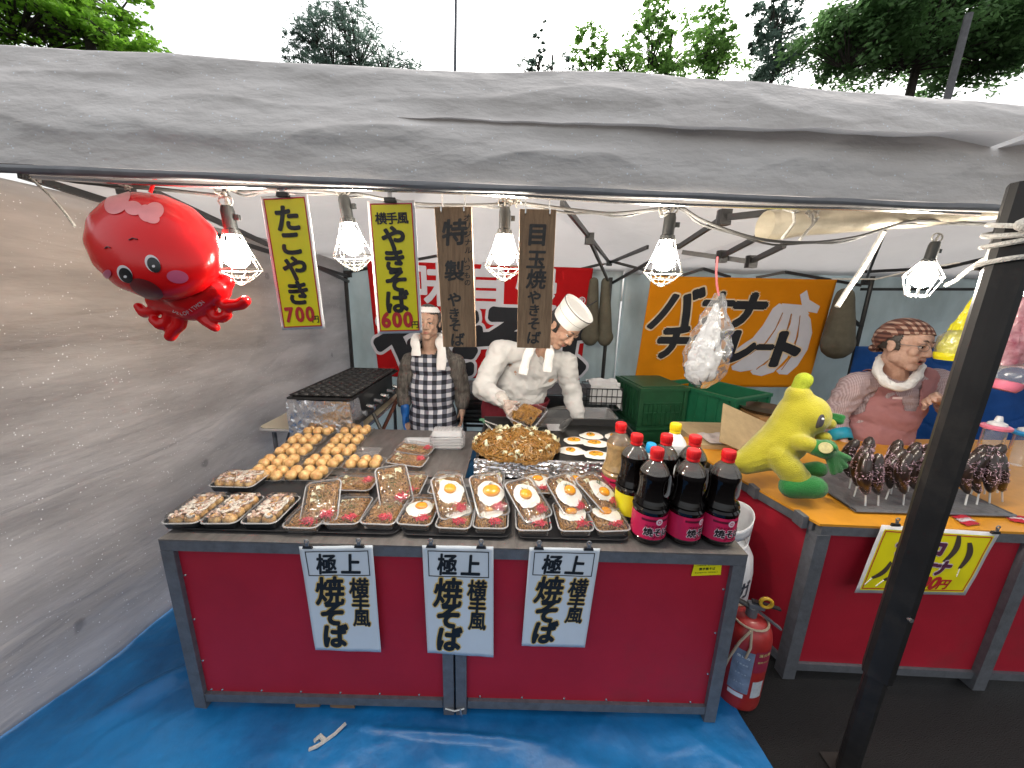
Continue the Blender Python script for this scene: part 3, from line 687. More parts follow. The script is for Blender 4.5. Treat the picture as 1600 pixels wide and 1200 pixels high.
def lamp(label, top, tip, Y, kind=0):
    a = at(*top, Y); b = at(*tip, Y); d = (b-a); L = d.length; Mr = V((0, 0, -1)).rotation_difference(d.normalized()).to_matrix()
    t = thing('work_lamp', label, 'lamp', a, Mr, 'caged work lamps along the eave')
    s = L/.21
    def z(v): return -v*s
    g = MB(); g.lathe([(0, 0), (.014*s, 0), (.017*s, z(.012)), (.017*s, z(.06)), (.021*s, z(.062)), (.021*s, z(.075)), (0, z(.076))], 16); g.box((.024*s, 0, z(.03)), (.012*s, .01*s, .014*s)); g.build('socket', m_sock, t, world=False)
    g = MB(); g.lathe([(.011*s, z(.074)), (.013*s, z(.085)), (.027*s, z(.105)), (.033*s, z(.128)), (.028*s, z(.150)), (.014*s, z(.162)), (0, z(.165))], 20); g.build('bulb', m_bulb, t, world=False)
    g = MB()
    if kind == 0:
        for k in range(10):
            th = 2*math.pi*k/10; c_, s_ = math.cos(th), math.sin(th)
            g.tube([(.019*s*c_, .019*s*s_, z(.06)), (.034*s*c_, .034*s*s_, z(.11)), (.058*s*c_, .058*s*s_, z(.168))], .0009*s, 5)
            g.tube([(.058*s*c_, .058*s*s_, z(.168)), (.035*s*math.cos(th+.25), .035*s*math.sin(th+.25), z(.19)), (.004*c_, .004*s_, z(.21))], .0009*s, 5)
        for r, zz in ((.058, .168), (.044, .135), (.037, .187), (.02, .202)):
            g.tube([(r*s*math.cos(a_), r*s*math.sin(a_), z(zz)) for a_ in [2*math.pi*i/20 for i in range(20)]], .0015*s, 5, closed=True)
    else:
        for k in range(8):
            th = 2*math.pi*k/8; c_, s_ = math.cos(th), math.sin(th)
            g.tube([(.02*s*c_, .02*s*s_, z(.07)), (.056*s*c_, .056*s*s_, z(.125)), (.032*s*c_, .032*s*s_, z(.195)), (.018*s*c_, .018*s*s_, z(.2))], .0028*s, 6)
        for r, zz in ((.056, .125), (.032, .195)):
            g.tube([(r*s*math.cos(a_), r*s*math.sin(a_), z(zz)) for a_ in [2*math.pi*i/20 for i in range(20)]], .0025*s, 6, closed=True)
    g.build('cage', m_cage if kind == 0 else m_white, t, world=False)
    g = MB(); g.tube([(0, 0, 0), (0, 0, .012), (.004, 0, .02)], .003, 6); g.tube([(.02*s*math.cos(a_), 0, .012+.012*math.sin(a_)) for a_ in [2*math.pi*i/12 for i in range(12)]], .0022, 5, closed=True); g.build('hook_cord', m_rope, t, world=False)
    return t
lamp('lit caged lamp shining against the right side of the red octopus balloon', (354, 322), (378, 446), 1.07)
lamp('lit caged lamp between the two yellow price signs', (537, 306), (557, 424), 1.09)
lamp('lit caged lamp hanging between the two brown wooden boards', (789, 324), (787, 440), 1.11)
lamp('lit caged lamp hanging alone left of the clear plastic bag, above the orange banner', (1048, 334), (1032, 448), 1.13)
lamp('lit lamp in a white angular cage above the vendor in the check scarf', (1462, 378), (1430, 468), 1.17, 1)
lamp('lit lamp half cut by the right edge of the picture beyond the black pole', (1612, 372), (1604, 466), 1.19, 1)
# cords and rope ends
def rope(pts, r, label, name='rope', mat=None, cat='rope'):
    g = MB(); g.tube(pts, r, 7); return tag(g.build(name, mat or m_rope), label, cat)
rope([at(1380, 362, 1.35), at(1362, 395, 1.35), at(1344, 425, 1.34), at(1325, 452, 1.34), at(1308, 479, 1.33)], .0085, 'thick white twisted rope hanging slanted beside the orange banner')
rope([at(1538, 405, 1.2), at(1512, 422, 1.2), at(1495, 437, 1.2), at(1478, 446, 1.2)], .006, 'short white rope end behind the white caged lamp')
rope([at(1300, 436, 2.4), at(1370, 436, 2.2), at(1420, 424, 2.0), at(1500, 410, 1.9)], .004, 'thin pale string stretched right from the orange banner corner')
rope([at(28, 266, 1.1), at(50, 280, 1.1), at(78, 305, 1.1), at(100, 330, 1.1), at(117, 354, 1.1)], .0035, 'thin frayed string dangling from the truss bar in the upper left corner')
g = MB()
for k in range(3): g.tube([at(30+k*6, 264, 1.08), at(40+k*5, 276, 1.06), at(50+k*3, 266, 1.1), at(62, 280+k*2, 1.08)], .004, 6)
tag(g.build('rope_knot', m_rope), 'pale rope knot tied round the truss bar in the upper left corner', 'rope')
for k, (x, y, l) in enumerate(((195, 288, 'rope tangle above the left part of the octopus balloon'), (350, 300, 'white string wound round the cable above the first lamp'), (535, 298, 'white string knot above the lamp between the yellow signs'), (793, 316, 'white string knot above the lamp between the wooden boards'), (1043, 326, 'white string knot above the lamp left of the plastic bag'), (1240, 330, 'white string knot dangling from the rolled awning left end'), (1270, 332, 'second white string knot dangling beside the rolled awning'))):
    rnd = random.Random(k); g = MB(); c = at(x, y, 1.06+.00006*x)
    for j in range(4):
        p0 = c+V((rnd.uniform(-.02, .02), 0, rnd.uniform(-.012, .012)))
        g.tube([p0+V((rnd.uniform(-.02, .02), rnd.uniform(-.01, .01), rnd.uniform(-.015, .02))) for _ in range(5)], .0028, 5)
    if k in (1, 5, 6): g.tube([c, c+V((.008, 0, -.03)), c+V((-.004-.01*k*.3, 0, -.075))], .004, 6)
    tag(g.build('string_knot', m_rope), l, 'string')

# ---------------------------------------------------------------- yellow signs and wooden boards
m_sign = M('yellow_sign_print', (.80, .70, .008), .35, var=.03)
m_signred = M('sign_red_ink', (.50, .02, .025), .45)
m_signw = M('laminated_white', (.68, .66, .66), .3)
def hang_sign(label, cs, Y, w, h, items, reds, seed):
    P = [at(x, y, Y) for x, y in cs]; q = Quad(*P, w, h, 0, .0012, seed)
    t = thing('price_sign', label, 'price sign', (P[0]+P[1])/2, 0, 'yellow price signs hanging from the eave')
    solidify(q.sheet('card', m_signw, t, 8, 24), .001)
    q.sheet('yellow_field', m_sign, t, 10, 26, .0012, 5, 5, w-5, h-5)
    q.rect('red_border', m_signred, t, 4, 4, w-4, h-4, 1.9, .0018)
    letters('lettering', items, q, m_ink, t, .0024); letters('price', reds, q, m_signred, t, .0024)
    c = P[0].lerp(P[1], .5); clip_at('silver clip holding the %s yellow sign' % ('700 yen takoyaki' if '700' in label else '600 yen yakisoba'), 'clips holding the yellow signs', c+V((0, -.004, .006)))
hang_sign('yellow sign reading たこやき 700円 hanging right of the octopus balloon', [(407, 307), (480, 303), (508, 513), (441, 516)], 1.0, 72, 210,
          colm('たこやき', 37, 176, 42, 38.5, .04)+[('円', 59, 16, 13, .02)], row('700', 34, 25, 33, 17, .045, sx=.85), 3)
hang_sign('yellow sign reading 横手風 やきそば 600円 hanging left of the wooden boards', [(573.5, 314), (648, 313), (660, 520), (590.6, 521.7)], 1.02, 74, 208,
          row('横手風', 37, 182, 18.5, 17, .03)+colm('やきそば', 37, 152, 40, 33, .045)+[('円', 63, 14, 13, .02)], row('600', 34, 23, 34, 18, .05, sx=.9), 6)
m_board = M('weathered_board', (.26, .155, .085), .7, var=.28, scale=14, bump=.25, bscale=40, stretch=(8, 8, .7), col2=(.36, .23, .13), dirt=.3)
m_brush = M('brush_ink', (.035, .032, .03), .65, var=.4, scale=60)
def board(label, cs, Y, w, h, items, hooks):
    P = [at(x, y, Y) for x, y in cs]; q = Quad(*P, w, h, 0, 0, 1)
    t = thing('wooden_board', label, 'sign board', (P[0]+P[1])/2, 0, 'wooden menu boards hanging from the eave')
    g = MB(); n_ = q.n*.006
    v = [q(0, 0)+n_, q(w, 0)+n_, q(w, h)+n_, q(0, h)+n_, q(0, 0)-n_, q(w, 0)-n_, q(w, h)-n_, q(0, h)-n_]
    g.add(v, [(0, 1, 2, 3), (7, 6, 5, 4), (0, 4, 5, 1), (1, 5, 6, 2), (2, 6, 7, 3), (3, 7, 4, 0)])
    o = g.build('plank', m_board, t, smooth=False); b = o.modifiers.new('b', 'BEVEL'); b.width = .0015; b.segments = 2
    letters('lettering', items, q, m_brush, t, .0066)
    for hx in hooks:
        g = MB(); c = q(hx, h-3); g.tube([c+V((0, -.012, .004)), c+V((0, -.012, -.006)), c+V((0, .0, -.012)), c+V((0, .012, 0)), c+V((0, .010, .035)), c+V((0, .018, .055)), c+V((0, .034, .062)), c+V((0, .042, .052))], .002, 6); g.build('hook', m_chrome, t)
B1 = [(679, 324), (737, 323.5), (744, 542), (693, 542)]
board('brown wooden board with 特製 やきそば brushed in black, left of the chef', B1, 1.03, 56, 218,
      [('特', 29, 181, 40, .03, .15, .05), ('製', 26, 123, 33, .028, .1)]+[('や', 23, 78, 24, .035, .15), ('き', 22, 55, 21, .03, .1), ('そ', 22, 36, 22, .03, .15), ('ば', 26, 13, 24, .03, .1)]
      + colm('オリジナル', 49, 202, 11.5, 12, .02, sh=.15)+colm('いつもの', 46, 139, 11, 11.5, .02, sh=.1), (11, 45))
B2 = [(812, 327), (869, 328), (859.6, 544.5), (807.6, 542.6)]
board('brown wooden board with 目玉焼 やきそば brushed in black, in front of the chef', B2, 1.03, 56, 218,
      [('目', 28, 180, 35, .035, .05), ('玉', 28, 143, 31, .03, .1), ('焼', 29, 113, 32, .028, .1), ('や', 26, 84, 23, .035, .15), ('き', 27, 63, 21, .03, .1), ('そ', 27, 41, 22, .03, .15), ('ば', 28, 18, 23, .03, .1)], (9, 46))

# ---------------------------------------------------------------- banners on the back wall
m_bred = cloth('red_banner_cloth', (.56, .012, .016), .25, rough=.8, var=.08, scale=3, bump=.4, bscale=8, gloss=.05)
m_bor = cloth('orange_banner_cloth', (.80, .30, .008), .25, rough=.8, var=.06, scale=3, bump=.3, bscale=8, gloss=.05)
m_bblk = M('banner_black', (.012, .014, .02), .8); m_bwht = M('banner_white', (.62, .62, .68), .8, var=.05)
cs = [(573, 407), (927, 419), (905, 594), (592, 588)]; Yb = 3.52
q = Quad(*[at(x, y, Yb) for x, y in cs], 354, 180, 0, .005, 4)
t = thing('red_banner', 'large red cloth banner with black yakisoba lettering outlined white behind the two cooks', 'banner', at(750, 412, Yb))
solidify(q.sheet('cloth', m_bred, t, 90, 50), .002)
wl_ = [('味', 103, 148, 68, .03), ('自', 187, 146, 74, .045), ('慢', 268, 146, 68, .03), ('®', 342, 130, 16, .01)]
letters('white_lettering', wl_, q, m_bwht, t, .006)
bk = [('や', 55, 52, 150, .055, .15, .15), ('き', 135, 50, 150, .055, .1, .1), ('そ', 220, 62, 165, .06, .1, -.05), ('ば', 312, 52, 150, .055, .1, 0)]
bk = [(c, x, max(y, 58), min(s, 122), b, sh, ro, 1.0) for c, x, y, s, b, sh, ro in bk]
letters('white_outline', [(c, x, y, s, b+.04, sh, ro, sx) for c, x, y, s, b, sh, ro, sx in bk], q, m_bwht, t, .0065)
letters('black_lettering', bk, q, m_bblk, t, .0095)
cs = [(1018, 431), (1308, 437), (1262, 605), (990, 604)]; Yb = 3.3
q = Quad(*[at(x, y, Yb) for x, y in cs], 290, 172, 0, .004, 7)
def bi(px, py):
    v = (py-433)/171.; L_ = 1018-28*v; Rr = 1308-46*v
    return ((px-L_)/(Rr-L_)*290, 172*(1-v))
t = thing('orange_banner', 'orange cloth banner with banana chocolate lettering and white bananas behind the green crates', 'banner', at(1160, 434, Yb))
solidify(q.sheet('cloth', m_bor, t, 50, 30), .002)
def zb(X, Y_): return bi(880+X/3.75, 280+Y_/3.75)
def poly(name, pts, mat, d):
    g = MB(); v = [q(x, y, d) for x, y in pts]; g.add(v, [tuple(range(len(v)))]); return g.build(name, mat, t, smooth=False)
stem = [(1400, 735), (1385, 662), (1425, 635), (1440, 690), (1502, 725), (1485, 765), (1430, 757)]
fing = [[(1290, 722), (1265, 712), (1228, 742), (1170, 840), (1110, 915), (1065, 945), (985, 1005), (965, 1028), (1000, 1045), (1085, 1020), (1180, 945), (1240, 860), (1290, 780)],
        [(1345, 730), (1290, 745), (1285, 790), (1240, 870), (1190, 940), (1085, 1020), (985, 1085), (990, 1108), (1040, 1120), (1120, 1105), (1200, 1050), (1260, 960), (1310, 870), (1335, 790)],
        [(1395, 735), (1345, 750), (1330, 830), (1300, 900), (1235, 1020), (1180, 1075), (1095, 1115), (1110, 1135), (1160, 1145), (1230, 1120), (1310, 1030), (1360, 920), (1385, 800)],
        [(1400, 740), (1385, 800), (1372, 900), (1335, 1020), (1285, 1080), (1245, 1112), (1262, 1132), (1310, 1135), (1370, 1080), (1430, 980), (1457, 880), (1447, 800), (1425, 765)]]
poly('white_banana', [zb(*p) for p in stem], m_bwht, .0060)
for k, f_ in enumerate(fing): poly('white_banana', [zb(*p) for p in f_], m_bwht, .0064+.0004*k)
poly('white_banana', [zb(1280, 712), zb(1400, 720), zb(1440, 770), zb(1400, 790), zb(1290, 760)], m_bwht, .0082)
g = MB()
for ln in ([(1285, 765), (1240, 865), (1190, 940), (1090, 1015)], [(1335, 770), (1305, 880), (1238, 1015), (1130, 1105)], [(1385, 780), (1372, 900), (1335, 1020), (1275, 1105)]):
    g.tube([q(*zb(*p), .0088) for p in ln], .0035, 5)
g.build('banana_line', M('brown_line', (.35, .15, .05), .8), t)
bl = [('バ', *zb(665, 750), 72, .04, .3, 0, 1.0), ('ナ', *zb(900, 745), 56, .05, .15, 0, 1.0), ('ナ', *zb(1085, 755), 58, .07, .15, 0, 1.0),
      ('チ', *zb(645, 945), 58, .06, .15, 0, 1.0), ('ョ', *zb(800, 960), 44, .05, .12, 0, 1.0), ('コ', *zb(925, 960), 56, .07, .12, 0, .8), ('レ', *zb(1050, 970), 60, .07, .12, 0, .9), ('ー', *zb(1180, 968), 30, .12, .1, 0, 1.0), ('ト', *zb(1310, 980), 62, .07, .1, 0, 1.1)]
letters('cream_outline', [(c, x, y, s, b+.035, sh, ro, sx) for c, x, y, s, b, sh, ro, sx in bl], q, M('cream_outline', (.75, .6, .4), .8), t, .0095)
letters('black_lettering', bl, q, m_bblk, t, .0125)

# ---------------------------------------------------------------- price sign on the right counter
cs = [(1378, 820), (1563, 832), (1508, 930), (1335, 926)]; Yc = 1.19
P = [at(cs[0][0], cs[0][1], 1.205), at(cs[1][0], cs[1][1], 1.195), at(cs[2][0], cs[2][1], 1.17), at(cs[3][0], cs[3][1], 1.185)]
q = Quad(*P, 180, 105, .004, .002, 2)
t = thing('price_sign', 'yellow sign reading チョコバナナ 400円 clipped to the right counter behind the black pole', 'price sign', (P[0]+P[1])/2)
solidify(q.sheet('card', m_signw, t, 14, 10), .001); q.sheet('yellow_field', m_sign, t, 14, 10, .0012, 6, 5, 174, 99); q.rect('red_border', m_signred, t, 8, 7, 172, 97, 1.6, .0018)
m_purple = M('purple_ink', (.09, .012, .05), .5)
it = [('チ', 46, 76, 30, .06, .1, 0, 1), ('ョ', 72, 73, 22, .06, .1, 0, 1), ('コ', 98, 74, 24, .08, .1, 0, 1), ('バ', 74, 48, 28, .06, .1, 0, 1), ('ナ', 96, 46, 26, .06, .1, 0, 1), ('ナ', 119, 45, 26, .06, .1, 0, 1)]
letters('pale_outline', [(c, x, y, s, b+.05, sh, ro, sx) for c, x, y, s, b, sh, ro, sx in it], q, M('lilac_ink', (.62, .5, .6), .5), t, .0022)
letters('lettering', it, q, m_purple, t, .0034)
letters('price', row('400', 104, 20, 28, 15, .05, sh=.2)+[('円', 134, 18, 18, .04, .15)], q, m_signred, t, .0026)
def chb(cx, cy_, L_, ang, w):
    pts = []
    for s in (1, -1):
        rng = range(9) if s == 1 else range(8, -1, -1)
        for k in rng:
            u = k/8; x = (u-.5)*L_; off = .16*L_*math.sin(u*math.pi); ww = w*math.sin(math.pi*(.12+.76*u))**.5
            xx, yy = off+s*ww/2, x
            pts.append((cx+xx*math.cos(ang)-yy*math.sin(ang), cy_+xx*math.sin(ang)+yy*math.cos(ang)))
    return pts
m_cb = M('choco_print', (.05, .032, .022), .6)
for (cx, cy_, L_, a_, w_) in ((26, 38, 32, -.6, 8), (46, 34, 30, -.65, 8), (118, 76, 42, -.1, 10), (143, 66, 42, .12, 10)):
    g = MB(); v = [q(x, y, .0022) for x, y in chb(cx, cy_, L_, a_, w_)]; g.add(v, [tuple(range(len(v)))]); g.build('banana_print', m_cb, t, smooth=False)
    g = MB(); dx, dy = math.sin(a_), -math.cos(a_); s0 = (cx+dx*L_*.5, cy_+dy*L_*.5); e0 = (s0[0]+dx*13, s0[1]+dy*13); g.tube([q(*s0, .002), q(*e0, .002)], .0016, 5); g.build('stick_print', m_signw, t)
for k, (x, y) in enumerate(((1400, 812), (1556, 824))):
    clip_at('%s steel clip holding the chocolate banana price sign' % ('left', 'right')[k], 'clips holding the chocolate banana sign', at(x, y+6, 1.19))

# ---------------------------------------------------------------- octopus balloon
OC = at(244, 384, .98); vdir = (OC-V((0, 0, CAMH))).normalized()
rx_ = (at(330, 452, .98)-at(152, 318, .98)).normalized()      # long axis in the picture plane
ry_ = vdir.cross(rx_).normalized(); rz_ = rx_.cross(ry_)
OM = Matrix((rx_, ry_, vdir)).transposed() if False else Matrix((rx_, rx_.cross(vdir).normalized()*-1, vdir)).transposed()
orad = V((.153, .130, .125))
m_ored = M('octopus_red', (.72, .006, .008), .24, var=.06, scale=5, coat=.12, bump=.2, bscale=12, spec=.35)
m_opink = M('octopus_pink', (.85, .28, .28), .3); m_ocheek = M('cheek_violet', (.55, .10, .20), .35); m_obrown = M('octopus_mouth', (.17, .012, .014), .3); m_oblack = M('eye_black', (.01, .01, .012), .25); m_owht = M('eye_white', (.8, .75, .75), .3)
oc = thing('octopus_balloon', 'shiny red inflatable octopus balloon with pink bow hanging in the upper left', 'balloon', OC)
def osurf(v):   # v unit direction in local frame -> world surface with pinched seams
    s = v.copy(); w_ = 1+.012*math.sin(math.atan2(s.y, s.x)*14)*max(0, 1-abs(s.z)*2.2)
    return OC + OM @ V((s.x*orad.x*w_, s.y*orad.y*w_, s.z*orad.z))
g = MB(); vs, fs = ico(5); 
g.add([osurf(v) for v in vs], fs); g.build('body', m_ored, oc)
OI = OM.inverted()
def ohit(px, py, off=.0012):
    o_ = OI @ (V((0, 0, CAMH))-OC); d_ = OI @ ray(px, py)
    o_ = V((o_.x/orad.x, o_.y/orad.y, o_.z/orad.z)); d_ = V((d_.x/orad.x, d_.y/orad.y, d_.z/orad.z))
    a_, b_, c_ = d_.dot(d_), 2*o_.dot(d_), o_.dot(o_)-1; D = b_*b_-4*a_*c_
    if D < 0: tt = -b_/(2*a_)
    else: tt = (-b_-math.sqrt(D))/(2*a_)
    u_ = (o_+d_*tt).normalized(); p = osurf(u_); return p+(p-OC).normalized()*off
def opatch(name, cx, cy_, a_, b_, ang, mat, off=.0015):
    g = MB(); rings = 6; n = 28; vs = [ohit(cx, cy_, off)]; fs = []
    for r in range(1, rings+1):
        for k in range(n):
            t_ = 2*math.pi*k/n; x, y = a_*r/rings*math.cos(t_), b_*r/rings*math.sin(t_)
            vs.append(ohit(cx+x*math.cos(ang)-y*math.sin(ang), cy_+x*math.sin(ang)+y*math.cos(ang), off))
    for k in range(n): fs.append((0, 1+k, 1+(k+1) % n))
    for r in range(rings-1):
        for k in range(n): fs.append((1+r*n+k, 1+r*n+(k+1) % n, 1+(r+1)*n+(k+1) % n, 1+(r+1)*n+k))
    g.add(vs, fs); return g.build(name, mat, oc)
for (x, y, a_, b_, an) in ((183, 318, 20, 16, -.6), (193, 309, 13, 10, -.9), (209, 326, 14, 11, .2), (229, 334, 14, 12, .9), (241, 330, 13, 15, 1.3), (236, 340, 14, 9, .4)): opatch('bow_patch', x, y, a_, b_, an, m_opink, .0015+.0001*x/100)
opatch('mouth', 229, 451, 28, 13, .45, m_obrown, .002)
for (x, y) in ((240, 413), (197, 429)):
    opatch('eye', x-1.5, y-1.5, 15, 10.5, .95, m_owht, .0016); opatch('pupil', x+.5, y+.5, 13, 9, .95, m_oblack, .0026); opatch('highlight', x, y+2, 2.6, 2, 0, m_owht, .0036)
opatch('cheek', 277, 432, 17, 10, .15, m_ocheek, .002); opatch('cheek', 168, 428, 6, 8, .6, m_ocheek, .002)
for pl in ([(202, 375), (208, 372), (215, 374)], [(165, 388), (169, 385), (173, 387)]):
    g = MB(); g.tube([ohit(x, y, .0015) for x, y in pl], .0016, 5); g.build('eyebrow', m_obrown, oc)
# skirt with tentacles
g = MB(); ca, cb = at(262, 478, .985), at(345, 440, .985)
prims = [('c', at(250, 470, .99), .03, at(300, 478, .985), .04), ('c', at(300, 478, .985), .04, at(338, 452, .985), .034), ('c', at(300, 465, .985), .05, at(285, 455, .985), .05)]
def tent(pts, r0, r1):
    P_ = [at(x, y, .985+dy) for x, y, dy in pts]; n = len(P_)-1
    for i in range(n): prims.append(('c', P_[i], r0+(r1-r0)*i/n, P_[i+1], r0+(r1-r0)*(i+1)/n))
tent([(262, 472, 0), (240, 487, 0), (225, 489, 0), (217, 479, 0)], .0165, .0115)
tent([(272, 482, 0), (262, 503, 0), (250, 508, -.01), (240, 500, -.01)], .017, .0115)
tent([(284, 488, 0), (281, 508, 0), (272, 516, 0), (266, 526, 0)], .0155, .014)
tent([(306, 486, 0), (322, 502, 0), (336, 512, 0)], .0155, .012)
tent([(322, 474, 0), (336, 495, 0), (347, 497, 0), (354, 492, 0)], .014, .0135)
tent([(332, 466, 0), (355, 478, 0), (376, 476, 0), (383, 470, 0)], .0155, .0145)
tent([(330, 452, .01), (350, 448, .01), (355, 440, .01), (352, 437, .01)], .019, .017)
blob('tentacles', prims, m_ored, oc, .004, 3)
m_sil = M('silver_print', (.55, .5, .5), .4)
txt = 'DECOPITMON'; arc = [(272, 482.5), (277, 484.5), (282, 486), (287, 486), (292, 484.5), (296, 481.5), (300.5, 478.5), (305, 475.5), (309.5, 472.5), (313, 469.5)]
nv = -vdir
its = MB()
ob = oc
lm = []
for ch, (x, y) in zip(txt, arc):
    k = arc.index((x, y)); nx_, ny_ = arc[min(k+1, 9)]; px_, py_ = arc[max(k-1, 0)]
    u_ = (at(nx_, ny_, .985)-at(px_, py_, .985)).normalized(); v_ = nv.cross(u_).normalized()
    Vg, Fg, w_, h_ = glyph(ch)
    c_ = at(x, y, .985)+nv*.0475
    its.add([c_+u_*a_*.0125+v_*b_*.0135 for a_, b_ in Vg], Fg)
its.build('lettering', m_sil, oc, smooth=False)
g = MB(); g.tube([OC+V((.0, .01, .125)), OC+V((.01, .02, .16))], .004, 6); g.build('valve_tab', m_ored, oc)

# ---------------------------------------------------------------- hanging bags and pouches
m_film = clear('clear_film', (.95, .96, .97), .10, (.8, .82, .84), .18, .75, .9, 14)
m_bagw = cloth('white_bag_plastic', (.74, .75, .78), .35, see=.08, rough=.25, var=.05, bump=.8, bscale=30, gloss=.3)
def crumple(name, top, bot, Y, prof, mat, parent, seed, depth=.5):
    a, b = at(*top, Y), at(*bot, Y); ax = (b-a); g = MB(); n = 28; rows = 26
    side = V((1, 0, 0)); 
    def f(u, v):
        k = v*(len(prof)-1); i = min(int(k), len(prof)-2); r = prof[i]*(1-(k-i))+prof[i+1]*(k-i)
        th = 2*math.pi*u; rr = r*(1+.22*nz(math.cos(th)*2, math.sin(th)*2+seed, v*7)+.12*nz(math.cos(th)*6, math.sin(th)*6, v*15+seed))
        return a+ax*v+side*math.cos(th)*rr+V((0, 1, 0))*math.sin(th)*rr*depth
    g.grid(f, 48, 44); return g.build(name, mat, parent)
bg = thing('plastic_bag', 'clear plastic bag stuffed with white bags hanging by pink string before the orange banner', 'bag', at(1118, 402, 1.9))
crumple('outer_film', (1124, 458), (1096, 606), 1.9, [.02, .04, .055, .075, .09, .10, .11, .115, .112, .105, .08, .03], m_film, bg, 1)
crumple('white_contents', (1120, 476), (1090, 600), 1.9, [.012, .025, .035, .048, .058, .07, .08, .085, .088, .075, .03], m_bagw, bg, 5)
g = MB(); g.tube([at(1121, 401, 1.88), at(1119, 425, 1.88), at(1120, 445, 1.89), at(1123, 462, 1.9)], .005, 6); g.build('pink_string', M('pink_string', (.75, .2, .22), .6), bg)
m_olive = M('olive_canvas', (.115, .105, .075), .8, var=.2, scale=12, bump=.5, bscale=20)
def pouch(label, shapes, Y, strap):
    t = thing('canvas_pouch', label, 'pouch', at(*shapes[0][0], Y), 0, 'olive canvas weight pouches on the tent legs')
    for a, b, w_ in shapes:
        A, B = at(*a, Y), at(*b, Y); L_ = (A-B).length
        blob('pouch_bag', [('c', A, w_*.55, A.lerp(B, .5), w_*.8), ('c', A.lerp(B, .45), w_*.8, B, w_), ('b', B+V((0, 0, .02)), (w_*1.15, w_*.8, w_))], m_olive, t, .012, 3)
    g = MB(); g.bar(at(*strap[0], Y-.05), at(*strap[1], Y-.05), .05, .012); g.build('strap', m_black, t)
pouch('pair of olive canvas pouches strapped to the tent leg beside the red banner', [((928, 440), (922, 528), .078), ((946, 440), (945, 530), .07)], 3.5, ((905, 486), (932, 470)))
pouch('olive canvas pouch strapped to the tent leg right of the orange banner', [((1320, 462), (1308, 540), .12)], 3.2, ((1333, 500), (1345, 510)))
m_yb = cloth('yellow_film', (.85, .80, .02), .4, rough=.2, var=.06, bump=.8, bscale=20, gloss=.4)
m_pb = cloth('pink_film', (.80, .16, .28), .35, see=.15, rough=.2, var=.5, scale=14, bump=.8, bscale=20, col2=(.9, .6, .66), gloss=.4)
m_pink = M('pink_plastic', (.75, .20, .30), .35); m_bluep = M('light_blue_plastic', (.02, .30, .68), .35)
yb = thing('yellow_wrapped_bottle', 'clear bottle wrapped in bright yellow film hanging left of the black pole', 'toy bottle', at(1520, 470, 1.75))
crumple('yellow_wrap', (1524, 462), (1488, 558), 1.75, [.006, .02, .035, .05, .06, .07, .075], m_yb, yb, 2, .6)
g = MB(); c = at(1487, 553, 1.74); g.lathe([(0, -.03), (.055, -.028), (.06, -.01), (.06, .005), (0, .006)], 20, Matrix.Translation(c)); g.build('yellow_base', m_yb, yb)
g = MB(); g.lathe([(.058, .006), (.062, .03), (.06, .08), (.03, .11), (0, .115)], 20, Matrix.Translation(c)); g.build('clear_body', m_film, yb)
pk = thing('pink_wrapped_bottle', 'clear round bottle in pink patterned film hanging right of the black pole', 'toy bottle', at(1597, 470, 1.6))
crumple('pink_wrap', (1600, 465), (1574, 570), 1.6, [.015, .03, .045, .055, .06, .055, .05], m_pb, pk, 3, .6)
c = at(1577, 592, 1.58); g = MB(); g.ball(c+V((.01, 0, .015)), (.068, .06, .055), 20); g.build('clear_ball', m_film, pk)
g = MB(); g.lathe([(0, -.055), (.038, -.052), (.048, -.035), (.05, -.012), (0, -.01)], 20, Matrix.Translation(c) @ Matrix.Rotation(.25, 4, 'Y')); g.build('pink_base', m_pink, pk)
for k, (x, y, m_, l) in enumerate(((1556, 670, m_pink, 'baby-bottle shaped drink with pink collar right of the black pole'), (1604, 680, m_bluep, 'baby-bottle shaped drink with blue collar at the right picture edge'))):
    c = at(x, y, 1.62); t = thing('toy_bottle', l, 'toy bottle', c, 0, 'baby-bottle shaped drinks on the right counter')
    g = MB(); g.lathe([(.0, .0), (.047, .0), (.05, .004), (.05, .013), (.042, .018), (0, .019)], 24); g.build('collar', m_, t, world=False)
    g = MB(); g.lathe([(.032, .019), (.03, .028), (.014, .036), (.012, .05), (.009, .06), (0, .062)], 20); g.build('teat', M('teat_white', (.7, .7, .72), .3), t, world=False)
    g = MB(); g.lathe([(.036, 0), (.038, -.01), (.038, -.14), (.03, -.15), (0, -.15)], 24); g.build('clear_body', m_film, t, world=False)
# ---------------------------------------------------------------- food and things on the counters
CT = .7265
def rrect(w, d, r, n=4):
    pts = []
    for cx, cy_, a0 in ((w/2-r, d/2-r, 0), (-w/2+r, d/2-r, 90), (-w/2+r, -d/2+r, 180), (w/2-r, -d/2+r, 270)):
        for k in range(n+1):
            a = R(a0+90*k/n); pts.append((cx+r*math.cos(a), cy_+r*math.sin(a)))
    return pts
def loft(g, sections, cap0=True, cap1=True):
    n = len(sections[0][0]); vs = []; fs = []
    for pts, z in sections: vs += [(x, y, z) for x, y in pts]
    for s in range(len(sections)-1):
        for k in range(n): fs.append((s*n+k, s*n+(k+1) % n, (s+1)*n+(k+1) % n, (s+1)*n+k))
    if cap0: fs.append(tuple(reversed(range(n))))
    if cap1: fs.append(tuple((len(sections)-1)*n+k for k in range(n)))
    g.add(vs, fs)
m_lid = clear('clear_lid', (.99, .99, .99), .03, (.85, .85, .87), .06, .55, .45, 45)
m_rim = clear('lid_rim', (.9, .9, .9), .38, (.75, .76, .78), .12, .6)
m_tray = clear('clear_tray', (.9, .9, .9), .16, (.6, .6, .6), .12, .5, .3, 60)
m_btray = M('black_tray', (.022, .023, .026), .32, var=.15, scale=40)
